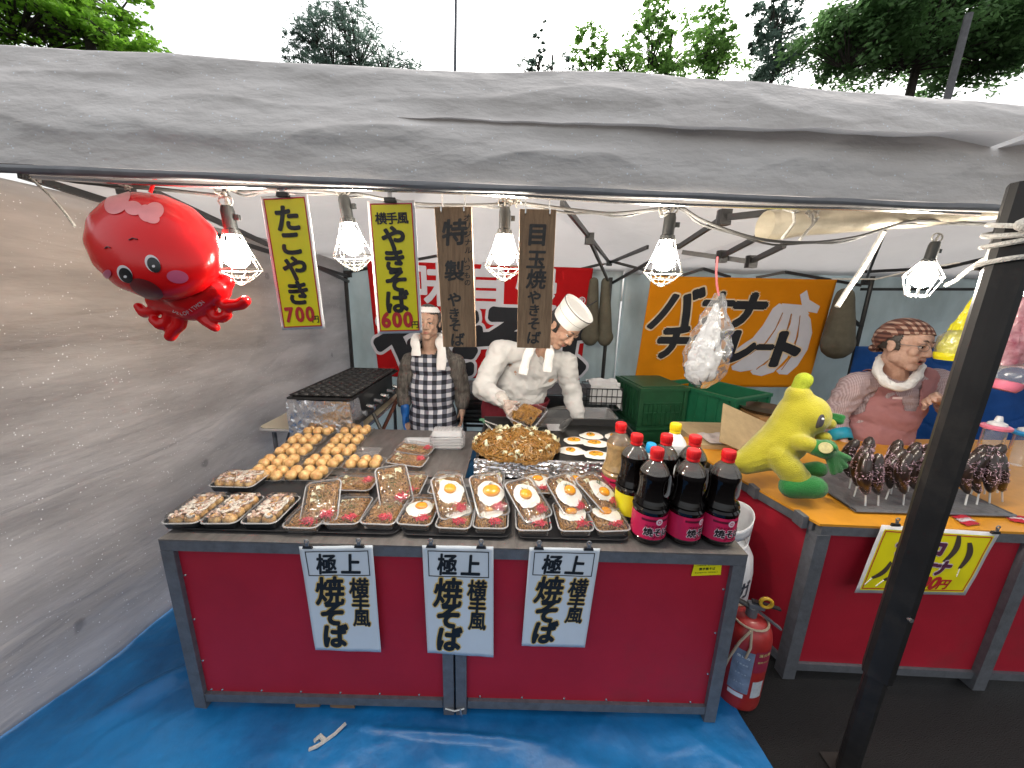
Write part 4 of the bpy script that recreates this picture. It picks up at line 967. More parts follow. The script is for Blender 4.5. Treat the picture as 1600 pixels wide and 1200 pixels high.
m_noodle = M('fried_noodles', (.31, .14, .035), .35, var=.4, scale=90, col2=(.48, .26, .08), spec=.5)
m_noodle2 = M('griddle_noodles', (.23, .105, .02), .3, var=.5, scale=60, col2=(.40, .21, .05), spec=.5)
m_ging = M('red_ginger', (.62, .02, .05), .3, var=.25, scale=80)
m_eggw = M('egg_white', (.80, .79, .74), .32, var=.08, scale=30, bump=.2, bscale=60, sss=.1)
m_yolk = M('egg_yolk', (.78, .27, .012), .18, var=.15, scale=30, col2=(.85, .42, .02), coat=.4)
m_nori = M('green_laver', (.035, .10, .012), .8, var=.5, scale=200)
m_cab = M('cabbage', (.62, .60, .32), .5, var=.3, scale=60, col2=(.78, .76, .60))
m_tako = M('takoyaki', (.50, .20, .05), .4, var=.25, scale=38, col2=(.80, .56, .25), bump=.25, bscale=60, spec=.5)
m_mayo = M('mayonnaise', (.74, .68, .60), .3, var=.08, scale=60)
m_kats = M('bonito_flakes', (.60, .42, .34), .4, var=.45, scale=70, alpha=.8)
def noodles(g, rnd, n, fx, fy, surf, L, r, pts=7, sides=4, yr=.5):
    for _ in range(n):
        x, y = rnd.uniform(-fx, fx), rnd.uniform(-fy, fy); a = rnd.random()*6.28; da = rnd.gauss(0, yr); P_ = []; dz = rnd.random()
        for k in range(pts):
            P_.append((x, y, surf(x, y)+dz*.006+.003*math.sin(k*1.7+dz*9)))
            a += da+rnd.gauss(0, yr); st = L/pts; x += st*math.cos(a); y += st*math.sin(a)
            x = max(-fx*1.04, min(fx*1.04, x)); y = max(-fy*1.04, min(fy*1.04, y))
        g.tube(P_, r, sides)
def flecks(g, rnd, cx, cy_, sp, n, z, s, zs=.002):
    for _ in range(n):
        c = V((rnd.gauss(cx, sp), rnd.gauss(cy_, sp), z+rnd.random()*zs)); a = V((rnd.gauss(0, 1), rnd.gauss(0, 1), rnd.gauss(0, .3))).normalized(); b = a.orthogonal().normalized(); L = s*rnd.uniform(.5, 1.3)
        g.add([c-a*L, c+b*L*.5, c+a*L, c-b*L*.5], [(0, 1, 2, 3)])
def ginger(g, rnd, cx, cy_, z, n=52, sp=.0105):
    for _ in range(n):
        c = V((rnd.gauss(cx, sp), rnd.gauss(cy_, sp*.7), z+rnd.random()*.009)); a = V((rnd.gauss(0, 1), rnd.gauss(0, 1), rnd.gauss(0, .4))).normalized()*.008
        g.tube([c-a, c+V((0, 0, .001)), c+a], .0017, 4)
def egg(parent, rnd, cx, cy_, z, rad, world=False, yo=(0, 0), rot=0, runny=False, sx=1.0):
    sd = rnd.random()*50; ph = rnd.random()*6
    def f(u, v):
        a = 2*math.pi*u; rr = rad*v*(1+.20*nz(math.cos(a)*1.3+sd, math.sin(a)*1.3, sd)+.07*nz(math.cos(a)*4, math.sin(a)*4+sd))
        x, y = rr*math.cos(a)*sx, rr*math.sin(a)
        return V((cx+x*math.cos(rot)-y*math.sin(rot), cy_+x*math.sin(rot)+y*math.cos(rot), z+.007*(1-v**4)*(.75+.5*nz(x*60, y*60, sd))+.001))
    g = MB(); g.grid(f, 36, 8); ew = g.build('egg_white', m_eggw, parent, world=world)
    g = MB(); yr = rad*.45; g.ball((cx+yo[0], cy_+yo[1], z+.007), (yr*(1.5 if runny else 1), yr*(1.1 if runny else .95), yr*.42), 18); g.build('egg_yolk', m_yolk, ew, world=world)
    return ew
PW, PD = .122, .178
def pack(kind, seed, m0, label, group):
    rnd = random.Random(seed)
    t = thing('%s_pack' % {'plain': 'yakisoba', 'egg': 'egg_yakisoba', 'mayo': 'topped_takoyaki'}[kind], label, 'food pack', (0, 0, 0), 0, group)
    t.location = m0.to_translation(); t.rotation_euler = m0.to_euler(); W[t.name] = m0
    g = MB(); loft(g, [(rrect(PW*.84, PD*.88, .014), .001), (rrect(PW*.90, PD*.93, .017), .012), (rrect(PW*.96, PD*.97, .02), .026)], True, False)
    g.build('tray_base', m_btray if kind == 'mayo' else m_tray, t, world=False)
    g = MB(); pr = rrect(PW, PD, .022, 5); loft(g, [(rrect(PW*.955, PD*.965, .02, 5), .0262), (pr, .0262), (pr, .029), (rrect(PW*.95, PD*.96, .02, 5), .0295)], False, False)
    g.tube([(x, y, .0275) for x, y in pr], .0016, 5, closed=True)
    g.build('rim', m_rim, t, world=False)
    g = MB(); loft(g, [(rrect(PW*.94, PD*.95, .02, 5), .0297), (rrect(PW*.90, PD*.92, .018, 5), .040), (rrect(PW*.86, PD*.89, .016, 5), .0475), (rrect(PW*.78, PD*.83, .012, 5), .049)], False, True)
    for k in range(11):
        x = (k-5)*PW*.072; g.tube([(x, -PD*.462, .031), (x, -PD*.448, .040), (x, -PD*.435, .047)], .0014, 4)
    g.tube([(-PW*.43, -PD*.1, .0492), (0, -PD*.02, .0498), (PW*.43, PD*.06, .0492)], .0011, 4)
    g.build('lid', m_lid, t, world=False)
    fx, fy = PW*.40, PD*.43
    if kind in ('plain', 'egg'):
        sf = lambda x, y: .018+.014*(1-(x/fx/1.15)**2)*(1-(y/fy/1.15)**2)
        g = MB(); loft(g, [(rrect(fx*2*.96, fy*2*.96, .012), .004), (rrect(fx*2*.98, fy*2*.98, .014), .018), (rrect(fx*1.5, fy*1.5, .012), .027)]); g.build('noodle_bed', M('noodle_bed', (.12, .05, .012), .6, var=.4, scale=120), t, world=False) if 'noodle_bed' not in bpy.data.materials else g.build('noodle_bed', bpy.data.materials['noodle_bed'], t, world=False)
        g = MB(); noodles(g, rnd, 130, fx, fy, sf, .075, .0017); o = g.build('noodles', m_noodle, t, world=False); o['kind'] = 'stuff'
        g = MB()
        for _ in range(3):
            c = V((rnd.uniform(-fx*.7, fx*.7), rnd.uniform(0, fy*.85), .033)); 
            g.grid(lambda u, v: (c.x+(u-.5)*.026, c.y+(v-.5)*.02+.004*math.sin(u*4), c.z+.005*math.sin(u*5+v*3)), 5, 4)
        g.build('cabbage', m_cab, t, world=False)
        g = MB(); gx = fx*.45*(1 if seed % 2 else .8); ginger(g, rnd, gx, -fy*.72, .030); o = g.build('red_ginger', m_ging, t, world=False); o['kind'] = 'stuff'
        if kind == 'egg':
            runny = seed % 3 == 2
            egg(t, rnd, rnd.uniform(-.008, .008), rnd.uniform(-.004, .014), .036, .050+.005*rnd.random(), yo=(rnd.uniform(-.010, .012), rnd.uniform(-.010, .012)), runny=runny, sx=.92)
            g = MB(); flecks(g, rnd, rnd.uniform(-.015, .02), .028, .007, 60, .043, .0026, .004); o = g.build('green_laver', m_nori, t, world=False); o['kind'] = 'stuff'
        else:
            g = MB(); flecks(g, rnd, rnd.uniform(-.01, .01), .008, .013, 110, .036, .0026, .003); o = g.build('green_laver', m_nori, t, world=False); o['kind'] = 'stuff'
    else:
        g0 = None
        for i in range(2):
            for j in range(4):
                g = MB(); g.ball((0, 0, 0), (.0225, .0225, .021), 14); o = g.build('takoyaki_ball', m_tako, t, world=False) if g0 is None else link('takoyaki_ball', g0, t)
                g0 = o.data; o.location = ((i-.5)*.047, (j-1.5)*.039, .024); o.rotation_euler = (rnd.random()*6, rnd.random()*6, rnd.random()*6)
        g = MB()
        for k in range(7):
            x0_, y0_ = rnd.uniform(-fx, fx)*.8, rnd.uniform(-fy, fy)*.85; h_ = rnd.random()*6.3; P_ = []
            for j in range(7):
                P_.append((x0_, y0_, .0445+.0015*math.sin(j*2+k))); h_ += rnd.gauss(0, .8); x0_ = max(-fx*.9, min(fx*.9, x0_+.014*math.cos(h_))); y0_ = max(-fy*.95, min(fy*.95, y0_+.014*math.sin(h_)))
            g.tube(P_, .0020+.0022*rnd.random(), 6)
        for _ in range(16):
            c = V((rnd.uniform(-fx, fx)*.8, rnd.uniform(-fy, fy)*.85, .0455)); g.ball(c, (rnd.uniform(.005, .012), rnd.uniform(.004, .011), .0035), 8)
        g.build('mayonnaise', m_mayo, t, world=False)
        g = MB()
        for _ in range(70):
            c = V((rnd.uniform(-fx, fx)*.95, rnd.uniform(-fy, fy)*.95, rnd.uniform(.041, .047))); a = rnd.random()*6; s = rnd.uniform(.008, .022)
            g.grid(lambda u, v: (c.x+((u-.5)*math.cos(a)-(v-.5)*math.sin(a)*.6)*s, c.y+((u-.5)*math.sin(a)+(v-.5)*math.cos(a)*.6)*s, c.z+.003*math.sin(u*6+a)+.002*math.sin(v*5+a)), 4, 2)
        o = g.build('bonito_flakes', m_kats, t, world=False); o['kind'] = 'stuff'
    return t
def pmat(px, py, z, yaw=0, pitch=0, roll=0):
    p = atz(px, py, z)
    return Matrix.Translation(p) @ Matrix.Rotation(R(yaw), 4, 'Z') @ Matrix.Rotation(R(pitch), 4, 'X') @ Matrix.Rotation(R(roll), 4, 'Y')
# black serving trays under the packs
def btray(px0, px1, y0, y1, label):
    a, b = atz(px0, 845, CT), atz(px1, 845, CT); w = b.x-a.x-.006; cx = (a.x+b.x)/2
    g = MB(); loft(g, [(rrect(w*.95, (y1-y0)*.95, .03), .001), (rrect(w, y1-y0, .034), .013), (rrect(w*.985, (y1-y0)*.98, .03), .0135), (rrect(w*.93, (y1-y0)*.93, .028), .004)], False, True)
    M_ = Matrix.Translation((cx, (y0+y1)/2, CT)); g.v = [tuple(M_ @ V(v)) for v in g.v]
    tag(g.build('black_tray', m_btray), label, 'tray', 'black plastic trays under the food packs')
btray(251, 453, 1.085, 1.46, 'leftmost black tray under the topped takoyaki packs, partly empty')
btray(455, 620, 1.085, 1.44, 'black tray under the plain yakisoba packs, second from left')
btray(621, 801, 1.085, 1.44, 'black tray under the fried egg packs behind the middle poster')
btray(803, 985, 1.085, 1.44, 'rightmost black tray under fried egg packs beside the sauce bottles')
g_pl, g_eg, g_my = 'packs of plain yakisoba', 'packs of yakisoba with fried egg', 'packs of takoyaki with mayonnaise'
PK = [
 ('mayo', 311, 806, 0, 4, 0, 'leftmost front pack of mayonnaise takoyaki at the counter corner', 1),
 ('mayo', 368, 806, 0, 3, 0, 'middle one of three front packs of mayonnaise takoyaki', 2),
 ('mayo', 427, 806, 0, 2, 0, 'rightmost front pack of mayonnaise takoyaki beside the plain yakisoba', 3),
 ('plain', 489, 812, 0, 0, 0, 'plain yakisoba pack mostly covered by a tilted pack, leftmost of its row', 1),
 ('plain', 547, 807, 0, 3, 0, 'flat front plain yakisoba pack between the leftmost one and its right twin', 2),
 ('plain', 603, 807, 0, -2, 0, 'rightmost flat front plain yakisoba pack beside the first fried egg pack', 3),
 ('egg', 657, 808, 0, -3, 0, 'leftmost flat fried egg yakisoba pack with egg and green laver', 1),
 ('egg', 714, 813, 0, -2, 0, 'flat egg yakisoba pack with broken orange yolk over the left clip of the middle poster', 2),
 ('egg', 768, 813, 0, 0, 0, 'flat egg yakisoba pack half hidden above the middle poster right clip', 4),
 ('egg', 831, 816, 0, 2, 0, 'flat egg yakisoba pack at the left clip of the right poster', 3),
 ('egg', 893, 817, 0, 3, 0, 'flat egg yakisoba pack second from the sauce bottles', 7),
 ('egg', 946, 817, 0, 6, 0, 'flat egg yakisoba pack right beside the sauce bottles', 6),
 ('plain', 640, 766, 0, 0, 0, 'flat plain yakisoba pack in the back row left of the first raised egg pack', 5),
 ('egg', 697, 764, 0, 0, 0, 'egg yakisoba pack in the back row behind the first raised egg pack', 9),
 ('egg', 765, 762, 0, 0, 0, 'egg yakisoba pack in the back row under the second raised egg pack', 12),
 ('egg', 840, 763, 0, 2, 0, 'egg yakisoba pack in the back row before the foil, left of the middle', 10),
 ('egg', 900, 763, 0, 2, 0, 'egg yakisoba pack in the back row before the foil, nearest the bottles', 13),
]
tm = {}
for kind, px, py, z, yaw, pit, lab, sd in PK:
    grp = {'plain': g_pl, 'egg': g_eg, 'mayo': g_my}[kind]
    sdv = {'mayo': sd % 2, 'plain': 19+sd, 'egg': sd}[kind]
    m0 = pmat(px, py, CT+.006, yaw, pit)
    if (kind, sdv) in tm: copy_tree(tm[(kind, sdv)], None, m0, lab, grp)
    else: tm[(kind, sdv)] = pack(kind, sdv, m0, lab, grp)
# raised and tilted ones
TL = [
 ('plain', 23, 505, 790, .045, 17, 28, -4, 'tilted plain yakisoba pack lying on the leftmost flat one'),
 ('plain', 24, 615, 764, .055, 27, 34, 0, 'tilted plain yakisoba pack propped up behind the rightmost plain one'),
 ('egg', 31, 703, 781, .056, 24, 28, 2, 'first raised egg pack from left, glossy yolk, lying across two others'),
 ('egg', 32, 762, 779, .056, 21, 30, 2, 'second raised egg pack from left, with runny yolk'),
 ('egg', 33, 822, 786, .056, 31, 26, 0, 'third raised egg pack from left, green laver above the yolk'),
 ('egg', 34, 884, 779, .056, 29, 28, 0, 'fourth raised egg pack from left, above the right poster'),
 ('egg', 36, 932, 776, .056, 38, 24, 2, 'raised egg pack nearest to the yellow labelled sauce bottle'),
]
for kind, sdv, px, py, dz, yaw, pit, rl, lab in TL:
    grp = {'plain': g_pl, 'egg': g_eg}[kind]; m0 = pmat(px, py, CT+dz, yaw, pit, rl)
    if (kind, sdv) in tm: copy_tree(tm[(kind, sdv)], None, m0, lab, grp)
    else: tm[(kind, sdv)] = pack(kind, sdv, m0, lab, grp)
copy_tree(tm[('mayo', 1)], None, pmat(376, 759, CT+.008, 90, 0), 'sideways pack of mayonnaise takoyaki on the corner of the leftmost tray', g_my)
copy_tree(tm[('plain', 22)], None, pmat(553, 764, CT+.006, 90, 0), 'sideways plain yakisoba pack in the back row behind the tilted one', g_pl)
copy_tree(tm[('plain', 23)], None, pmat(648, 709, CT+.004, 82, 4), 'far plain yakisoba pack nearest to the stack of empty containers', g_pl)
copy_tree(tm[('plain', 24)], None, pmat(637, 726, CT+.004, 84, 4), 'far plain yakisoba pack just in front of the one nearest the empty containers', g_pl)
# open packs of takoyaki
def tako_pack(seed, m0, label):
    rnd = random.Random(seed); t = thing('takoyaki_pack', label, 'food pack', (0, 0, 0), 0, 'open packs of plain takoyaki balls')
    t.location = m0.to_translation(); t.rotation_euler = m0.to_euler(); W[t.name] = m0
    w, d = .185, .112
    g = MB(); loft(g, [(rrect(w*.84, d*.84, .014), .001), (rrect(w*.92, d*.92, .017), .014), (rrect(w*.97, d*.97, .02), .022), (rrect(w, d, .022), .0225)], True, False); g.tube([(x, y, .0225) for x, y in rrect(w, d, .022)], .0015, 5, closed=True)
    g.build('tray_base', m_tray, t, world=False)
    g0 = None
    for i in range(3):
        for j in range(2):
            g = MB()
            if g0 is None:
                vs, fs = ico(3); g.add([v*.0245*(1+.09*nz(v.x*2+seed, v.y*2, v.z*2)) for v in vs], fs); o = g.build('takoyaki_ball', m_tako, t, world=False); g0 = o.data
            else: o = link('takoyaki_ball', g0, t)
            o.location = ((i-1)*.0535+rnd.uniform(-.002, .002), (j-.5)*.046, .0275); o.rotation_euler = (rnd.random()*6, rnd.random()*6, rnd.random()*6)
    return t
TK = [(500, 679, 'farthest'), (478, 694, 'second farthest'), (460, 711, 'middle'), (438, 729, 'second nearest'), (419, 748, 'nearest')]
TK2 = [(557, 679, 'farthest'), (543, 694, 'second farthest'), (530, 711, 'middle'), (507, 729, 'second nearest'), (481, 748, 'nearest')]
tt = []
for k, (x, y, n_) in enumerate(TK+TK2+[(570, 730, 'x')]):
    lab = 'open pack of plain takoyaki, %s in the left column before the takoyaki grill' % n_ if k < 5 else ('open pack of plain takoyaki, %s in the right column' % n_ if k < 10 else 'open pack of pale round takoyaki alone beside the far yakisoba packs')
    m0 = pmat(x, y, CT+.002, -2+(k*37 % 7), 0)
    if k < 3: tt.append(tako_pack(40+k, m0, lab))
    else: copy_tree(tt[k % 3], None, m0 @ Matrix.Rotation(math.pi*(k % 2), 4, 'Z'), lab)
# empty clear lid tray behind the lone takoyaki pack
g = MB(); loft(g, [(rrect(.16, .09, .015), .001), (rrect(.185, .112, .02), .02)], True, False); g.tube([(x, y, .02) for x, y in rrect(.185, .112, .02)], .002, 5, closed=True)
o = g.build('empty_tray', m_tray); o.matrix_world = pmat(565, 712, CT+.002, 3); tag(o, 'empty clear plastic tray behind the lone takoyaki pack', 'tray')
# stack of empty containers
st = thing('container_stack', 'stack of empty clear plastic containers on the steel counter left of the griddle', 'containers', atz(700, 698, CT), R(2))
m_frost = clear('frosted_clear', (.95, .95, .96), .45, (.85, .86, .88), .2, .7, .3, 50)
for k in range(7):
    g = MB(); z = k*.0085; loft(g, [(rrect(.15, .085, .014), z+.002), (rrect(.165, .10, .018), z+.016), (rrect(.178, .112, .02), z+.018)], k == 0, False); g.tube([(x, y, z+.018) for x, y in rrect(.178, .112, .02)], .002, 4, closed=True); g.build('container', m_frost, st, world=False)
g = MB(); loft(g, [(rrect(.165, .10, .018), .076), (rrect(.15, .085, .014), .10), (rrect(.14, .075, .012), .102)], False, True)
for k in range(6): g.tube([((k-2.5)*.02, -.04, .1025), ((k-2.5)*.02, .035, .1025)], .002, 4)
g.build('lid', m_frost, st, world=False)
s2 = thing('open_container', 'shiny open lid of clear containers leaning left of the stack', 'containers', atz(656, 700, CT), R(4))
for k in range(3):
    g = MB(); z = k*.007; loft(g, [(rrect(.145, .085, .014), z+.002), (rrect(.16, .10, .018), z+.02), (rrect(.172, .112, .02), z+.022)], True, False); g.tube([(x, y, z+.022) for x, y in rrect(.172, .112, .02)], .002, 4, closed=True); g.build('lid_shell', m_frost, s2, world=False)

# ---------------------------------------------------------------- griddle
GX0, GX1, GY0, GY1, GZ = -.157, .66, 1.54, 2.06, .80
m_grid = M('griddle_plate', (.012, .012, .011), .28, .3, var=.5, scale=14, dirt=.0, spec=.6)
gr = thing('griddle', 'black hot griddle with foil wrapped front behind the egg packs', 'griddle', ((GX0+GX1)/2, GY0, CT))
g = MB(); g.box(((GX0+GX1)/2, (GY0+GY1)/2, GZ-.008), (GX1-GX0, GY1-GY0, .012)); g.build('plate', m_grid, gr, smooth=False)
g = MB(); g.box((GX0+.008, (GY0+GY1)/2, GZ+.006), (.012, GY1-GY0-.02, .03)); g.box(((GX0+GX1)/2, GY1+.006, GZ+.01), (GX1-GX0, .012, .05)); g.box((GX1+.006, (GY0+GY1)/2, GZ+.006), (.012, GY1-GY0-.02, .03)); g.box(((GX0+GX1)/2, (GY0+GY1)/2+.02, CT-.12+.04), (GX1-GX0-.06, GY1-GY0-.06, .30)); g.build('body', m_black, gr, smooth=False)
def foil(u, v):
    x = GX0-.004+(GX1-GX0+.01)*u
    if v < .75: z = CT+.004+(GZ+.006-CT)*v/.75; y = GY0-.012
    else: z = GZ+.0065-.002*(v-.75); y = GY0-.012+.09*(v-.75)
    k = .006*(1-2*abs(nz(x*14, v*5, 2)))+.004*(1-2*abs(nz(x*30+v*4, v*9, 7)))+.002*nz(x*90, v*20)
    return (x, y-k, z+k*.5*(v > .75))
g = MB(); g.grid(foil, 220, 26); g.build('foil_front', m_foil, gr, smooth=True, angle=25)
rnd = random.Random(77)
HC = atz(806, 699, GZ+.01)
def hs_(x, y):
    q_ = (x/.215)**2+(y/.185)**2
    return GZ+.012+.060*max(0, 1-q_)**.7+.016*nz(x*13, y*13, 3)+.012*nz(x*30, y*30, 5)+.03*max(0, nz(x*7, y*7+2, 8))
g = MB(); g.grid(lambda u, v: (HC.x+.205*v*math.cos(2*math.pi*u), HC.y+.175*v*math.sin(2*math.pi*u), max(GZ, hs_(.205*v*math.cos(2*math.pi*u), .175*v*math.sin(2*math.pi*u))-.006)), 40, 12)
hp = thing('noodle_heap', 'big heap of brown fried noodles with cabbage on the griddle', 'noodles', HC)
g.build('heap_core', M('heap_core', (.06, .028, .008), .6, var=.4, scale=80), hp)
g = MB()
for _ in range(1150):
    a = rnd.random()*6.28; r_ = rnd.random()**.5; x, y = .21*r_*math.cos(a), .18*r_*math.sin(a); h = rnd.random()*6.28; P_ = []; lift = rnd.random()**2*.014; cv = rnd.gauss(0, .5)
    for k in range(11):
        P_.append((HC.x+x, HC.y+y, hs_(x, y)+lift*1.6+.004*math.sin(k*1.1+cv*9)-.004)); h += cv+rnd.gauss(0, .3); x += .013*math.cos(h); y += .013*math.sin(h); ee = math.hypot(x/.212, y/.182); x, y = (x/ee, y/ee) if ee > 1 else (x, y)
    g.tube(P_, .0029, 5)
o = g.build('noodles', m_noodle2, hp); o['kind'] = 'stuff'
for k in range(70):
    a = rnd.random()*6.28; rr = rnd.choice((.9, .95, 1.0, .8, .4, .6)); x, y = .205*rr*math.cos(a), .175*rr*math.sin(a)
    if k % 3 == 0: x, y = rnd.uniform(-.1, .1), rnd.uniform(.03, .14)
    c = V((HC.x+x, HC.y+y, hs_(x, y)+.016)); s_ = rnd.uniform(.018, .038); e_ = rnd.random()*6; Rm = Quaternion((rnd.gauss(0, 1), rnd.gauss(0, 1), rnd.gauss(0, 1), 1)).normalized().to_matrix()
    g = MB(); g.grid(lambda u, v: c + Rm @ V(((u-.5)*s_, (v-.5)*s_*.8, .006*math.sin(u*5+e_)+.004*math.cos(v*6))), 5, 4); g.build('cabbage_piece', m_cab, hp)
EG = [(899, 689, 0, 'fried egg on the griddle touching the noodle heap side of the back row'), (925, 681, .3, 'fried egg farthest back on the griddle'), (931, 693, .1, 'fried egg with small yolk in the centre of the griddle eggs'), (894, 705, -.1, 'oval fried egg nearest the noodle heap in the front row on the griddle'), (934, 711, .2, 'fried egg nearest to the clear sauce bottle on the griddle front'), (962, 682, .5, 'fried egg half hidden behind the clear brown sauce bottle')]
for k, (x, y, ro, lab) in enumerate(EG):
    p = atz(x, y, GZ); t = thing('fried_egg', lab, 'fried egg', p, 0, 'fried eggs on the griddle'); r2 = random.Random(90+k)
    ew = egg(t, r2, 0, 0, 0, .052, yo=(-.008, .002), rot=ro, sx=1.25, runny=(k % 2 == 0))
    g = MB(); flecks(g, r2, -.012, -.008, .006, 45, .012, .003, .006); o = g.build('green_laver', m_nori, t, world=False); o['kind'] = 'stuff'
# tongs
tg = thing('tongs', 'steel tongs with green handle end resting on the noodle heap', 'tongs', at(754, 656, 1.82))
g = MB()
P0 = at(753, 656, 1.80)
for tip in (at(806, 708, 1.66), at(820, 684, 1.72)):
    d_ = tip-P0; up_ = V((0, 0, 1)); g.bar(P0, P0+d_*.62+V((0, 0, .006)), .013, .0025); g.bar(P0+d_*.62+V((0, 0, .006)), tip, .020, .004)
g.build('arms', m_chrome, tg, smooth=False)
g = MB(); g.ball(P0, (.016, .016, .008), 12); g.bar(P0, P0.lerp(at(780, 682, 1.74), .35)+V((0, 0, .002)), .016, .005); g.build('handle_end', M('green_rubber', (.02, .10, .05), .5), tg)

# ---------------------------------------------------------------- takoyaki grill and small table
tb = thing('folding_table', 'cream topped folding table with rounded corners against the left vinyl wall', 'table', (-1.24, 2.5, 0))
g = MB(); loft(g, [(rrect(.62, .90, .05), .69), (rrect(.62, .90, .05), .715)]); g.v = [tuple(V(v)+V((-1.22, 2.55, 0))) for v in g.v]; g.build('table_top', M('cream_top', (.55, .48, .36), .4, var=.06), tb)
g = MB(); g.tube([(x-1.22, y+2.55, .703) for x, y in rrect(.63, .91, .055)], .011, 6, closed=True); g.build('edge_trim', m_chrome, tb)
for x, y in ((-1.47, 2.16), (-1.47, 2.94), (-.97, 2.16), (-.97, 2.94)):
    g = MB(); g.tube([(x, y, 0), (x, y, .69)], .013, 10); g.build('leg', m_steel, tb)
g = MB(); g.tube([(-1.47, 2.18, .45), (-1.40, 2.22, .68)], .006, 6); g.build('brace', m_steel, tb)
kx0, kx1, ky0, ky1, kz = -1.262, -.905, 2.01, 2.84, .945
tg = thing('takoyaki_grill', 'long black takoyaki griddle with rows of round moulds and foil wrapped end', 'grill', ((kx0+kx1)/2, ky0, .72))
NX, NY = 6, 13
def mould(u, v):
    x = kx0+(kx1-kx0)*u; y = ky0+(ky1-ky0)*v; cx = (u*NX) % 1-.5; cv = (v*NY) % 1-.5
    d = math.hypot(cx, cv)/.40; z = kz
    if d < 1: z = kz-.020*math.sqrt(max(0, 1-d*d))
    elif d < 1.12: z = kz+.002
    if u < .012 or u > .988 or v < .005 or v > .995: z = kz+.006
    return (x, y, z)
g = MB(); g.grid(mould, 96, 208); g.build('mould_plate', M('cast_iron', (.014, .014, .014), .38, .2, var=.5, scale=50, spec=.6), tg, smooth=True, angle=50)
g = MB(); g.box(((kx0+kx1)/2, (ky0+ky1)/2, kz-.012), (kx1-kx0+.012, ky1-ky0+.012, .012)); g.build('plate_edge', m_black, tg, smooth=False)
g = MB(); g.box((kx0+.02+(kx1-kx0-.06)/2, (ky0+ky1)/2+.02, .825), (kx1-kx0-.06, ky1-ky0-.04, .20)); g.box((kx1+.02, (ky0+ky1)/2, .80), (.03, ky1-ky0, .02)); g.build('burner_box', m_black, tg, smooth=False)
for k in range(6):
    g = MB(); y = ky0+.1+k*.13; g.tube([(kx1-.01, y, .83), (kx1+.03, y, .82)], .012, 8); g.tube([(kx1+.03, y, .82), (kx1+.04, y, .82)], .018, 10); g.build('gas_tap', m_chrome if k % 2 else m_steel, tg)
def foil2(u, v):
    x = kx0-.006+(kx1-kx0+.03)*u; z = .728+(kz-.020-.728)*v; k = .005*(1-2*abs(nz(x*10, z*14, 2)))+.003*(1-2*abs(nz(x*26+z*8, z*30, 7)))
    e = max(0, u-.93)/.07
    return (x-.02*e*v*v, ky0-.014-k+.10*e*e, z)
g = MB(); g.grid(foil2, 90, 40); g.build('foil_front', m_foil, tg, smooth=True, angle=25)
g = MB(); g.tube([(-.86, 2.2, .79), (-.80, 2.15, .70), (-.82, 2.1, .60), (-.78, 2.3, .45)], .012, 8); tag(g.build('gas_hose', m_cable), 'black gas hose hanging at the right side of the takoyaki grill', 'hose')
g = MB(); g.bar(at(598, 672, 2.5), at(632, 600, 2.6), .02, .02); tag(g.build('iron_bar', M('rusty_iron', (.12, .045, .03), .7, .3, var=.4)), 'slanted rusty iron bar between the takoyaki grill and the first cook', 'bar')

# ---------------------------------------------------------------- things behind the cooks
ct = thing('steel_cart', 'low steel work trolley with dark shelves behind the two cooks', 'trolley', (-.1, 3.0, 0))
for x in (-.42, .80):
    for y in (2.85, 3.2):
        g = MB(); g.box((x, y, .40), (.03, .03, .80)); g.build('leg', m_steel, ct, smooth=False)
for z in (.78, .66, .54, .3):
    g = MB(); g.box((.19, 3.02, z), (1.25, .40, .012)); g.build('shelf', m_steel if z > .7 else m_black, ct, smooth=False)
g = MB()
for k in range(7): g.box((-.12, 2.83, .50+k*.035), (.52, .02, .016))
g.build('grille', m_black, ct, smooth=False)
gb = thing('plastic_basket', 'dark wire basket half covered by a white cloth behind the second cook', 'basket', (.70, 2.9, .78))
g = MB()
for k in range(8):
    x = .57+.27*k/7; g.tube([(x, 2.72, .70), (x, 2.72, .86)], .003, 5)
for z in (.70, .75, .80, .86): g.tube([(.57, 2.72, z), (.84, 2.72, z), (.84, 2.95, z), (.57, 2.95, z)], .004, 5, closed=True)
g.build('wire', m_black, gb)
def clothf(u, v):
    x = .60+.24*u; s = v; y = 2.95-.26*s if s < .8 else 2.742-.01; z = .885-.0*s if s < .8 else .885-(s-.8)*.75
    return (x+.03*(s > .8)*(s-.8)*3*(u-.3), y+.015*nz(u*5, v*4), z+.03*nz(u*4, v*4, 2)*(1 if s < .8 else .3)-.03*(u > .8)*(u-.8)*8*(s > .6))
g = MB(); g.grid(clothf, 30, 30); o = g.build('white_cloth', M('white_cotton', (.72, .72, .72), .9, var=.05, bump=.3)); solidify(o, .004); tag(o, 'white cloth thrown over the basket behind the second cook', 'cloth')
sk = thing('steel_pan', 'square stainless steel pan behind the griddle beside the left hand of the cook', 'pan', at(930, 660, 2.3))
p = at(925, 652, 2.35); g = MB(); loft(g, [(rrect(.24, .2, .02), -.09), (rrect(.27, .23, .025), .03), (rrect(.29, .25, .03), .032), (rrect(.26, .22, .02), .028), (rrect(.23, .19, .02), -.07)], True, True); g.v = [tuple(V(v)+p) for v in g.v]; g.build('pan_body', m_chrome, sk)
g = MB(); 
for dx in (-.1, .1): g.box((p.x+dx, p.y, (p.z-.09)/2), (.03, .15, p.z-.092))
g.box((p.x, p.y, p.z-.094), (.3, .22, .006)); g.build('stand', m_steel, sk, smooth=False)

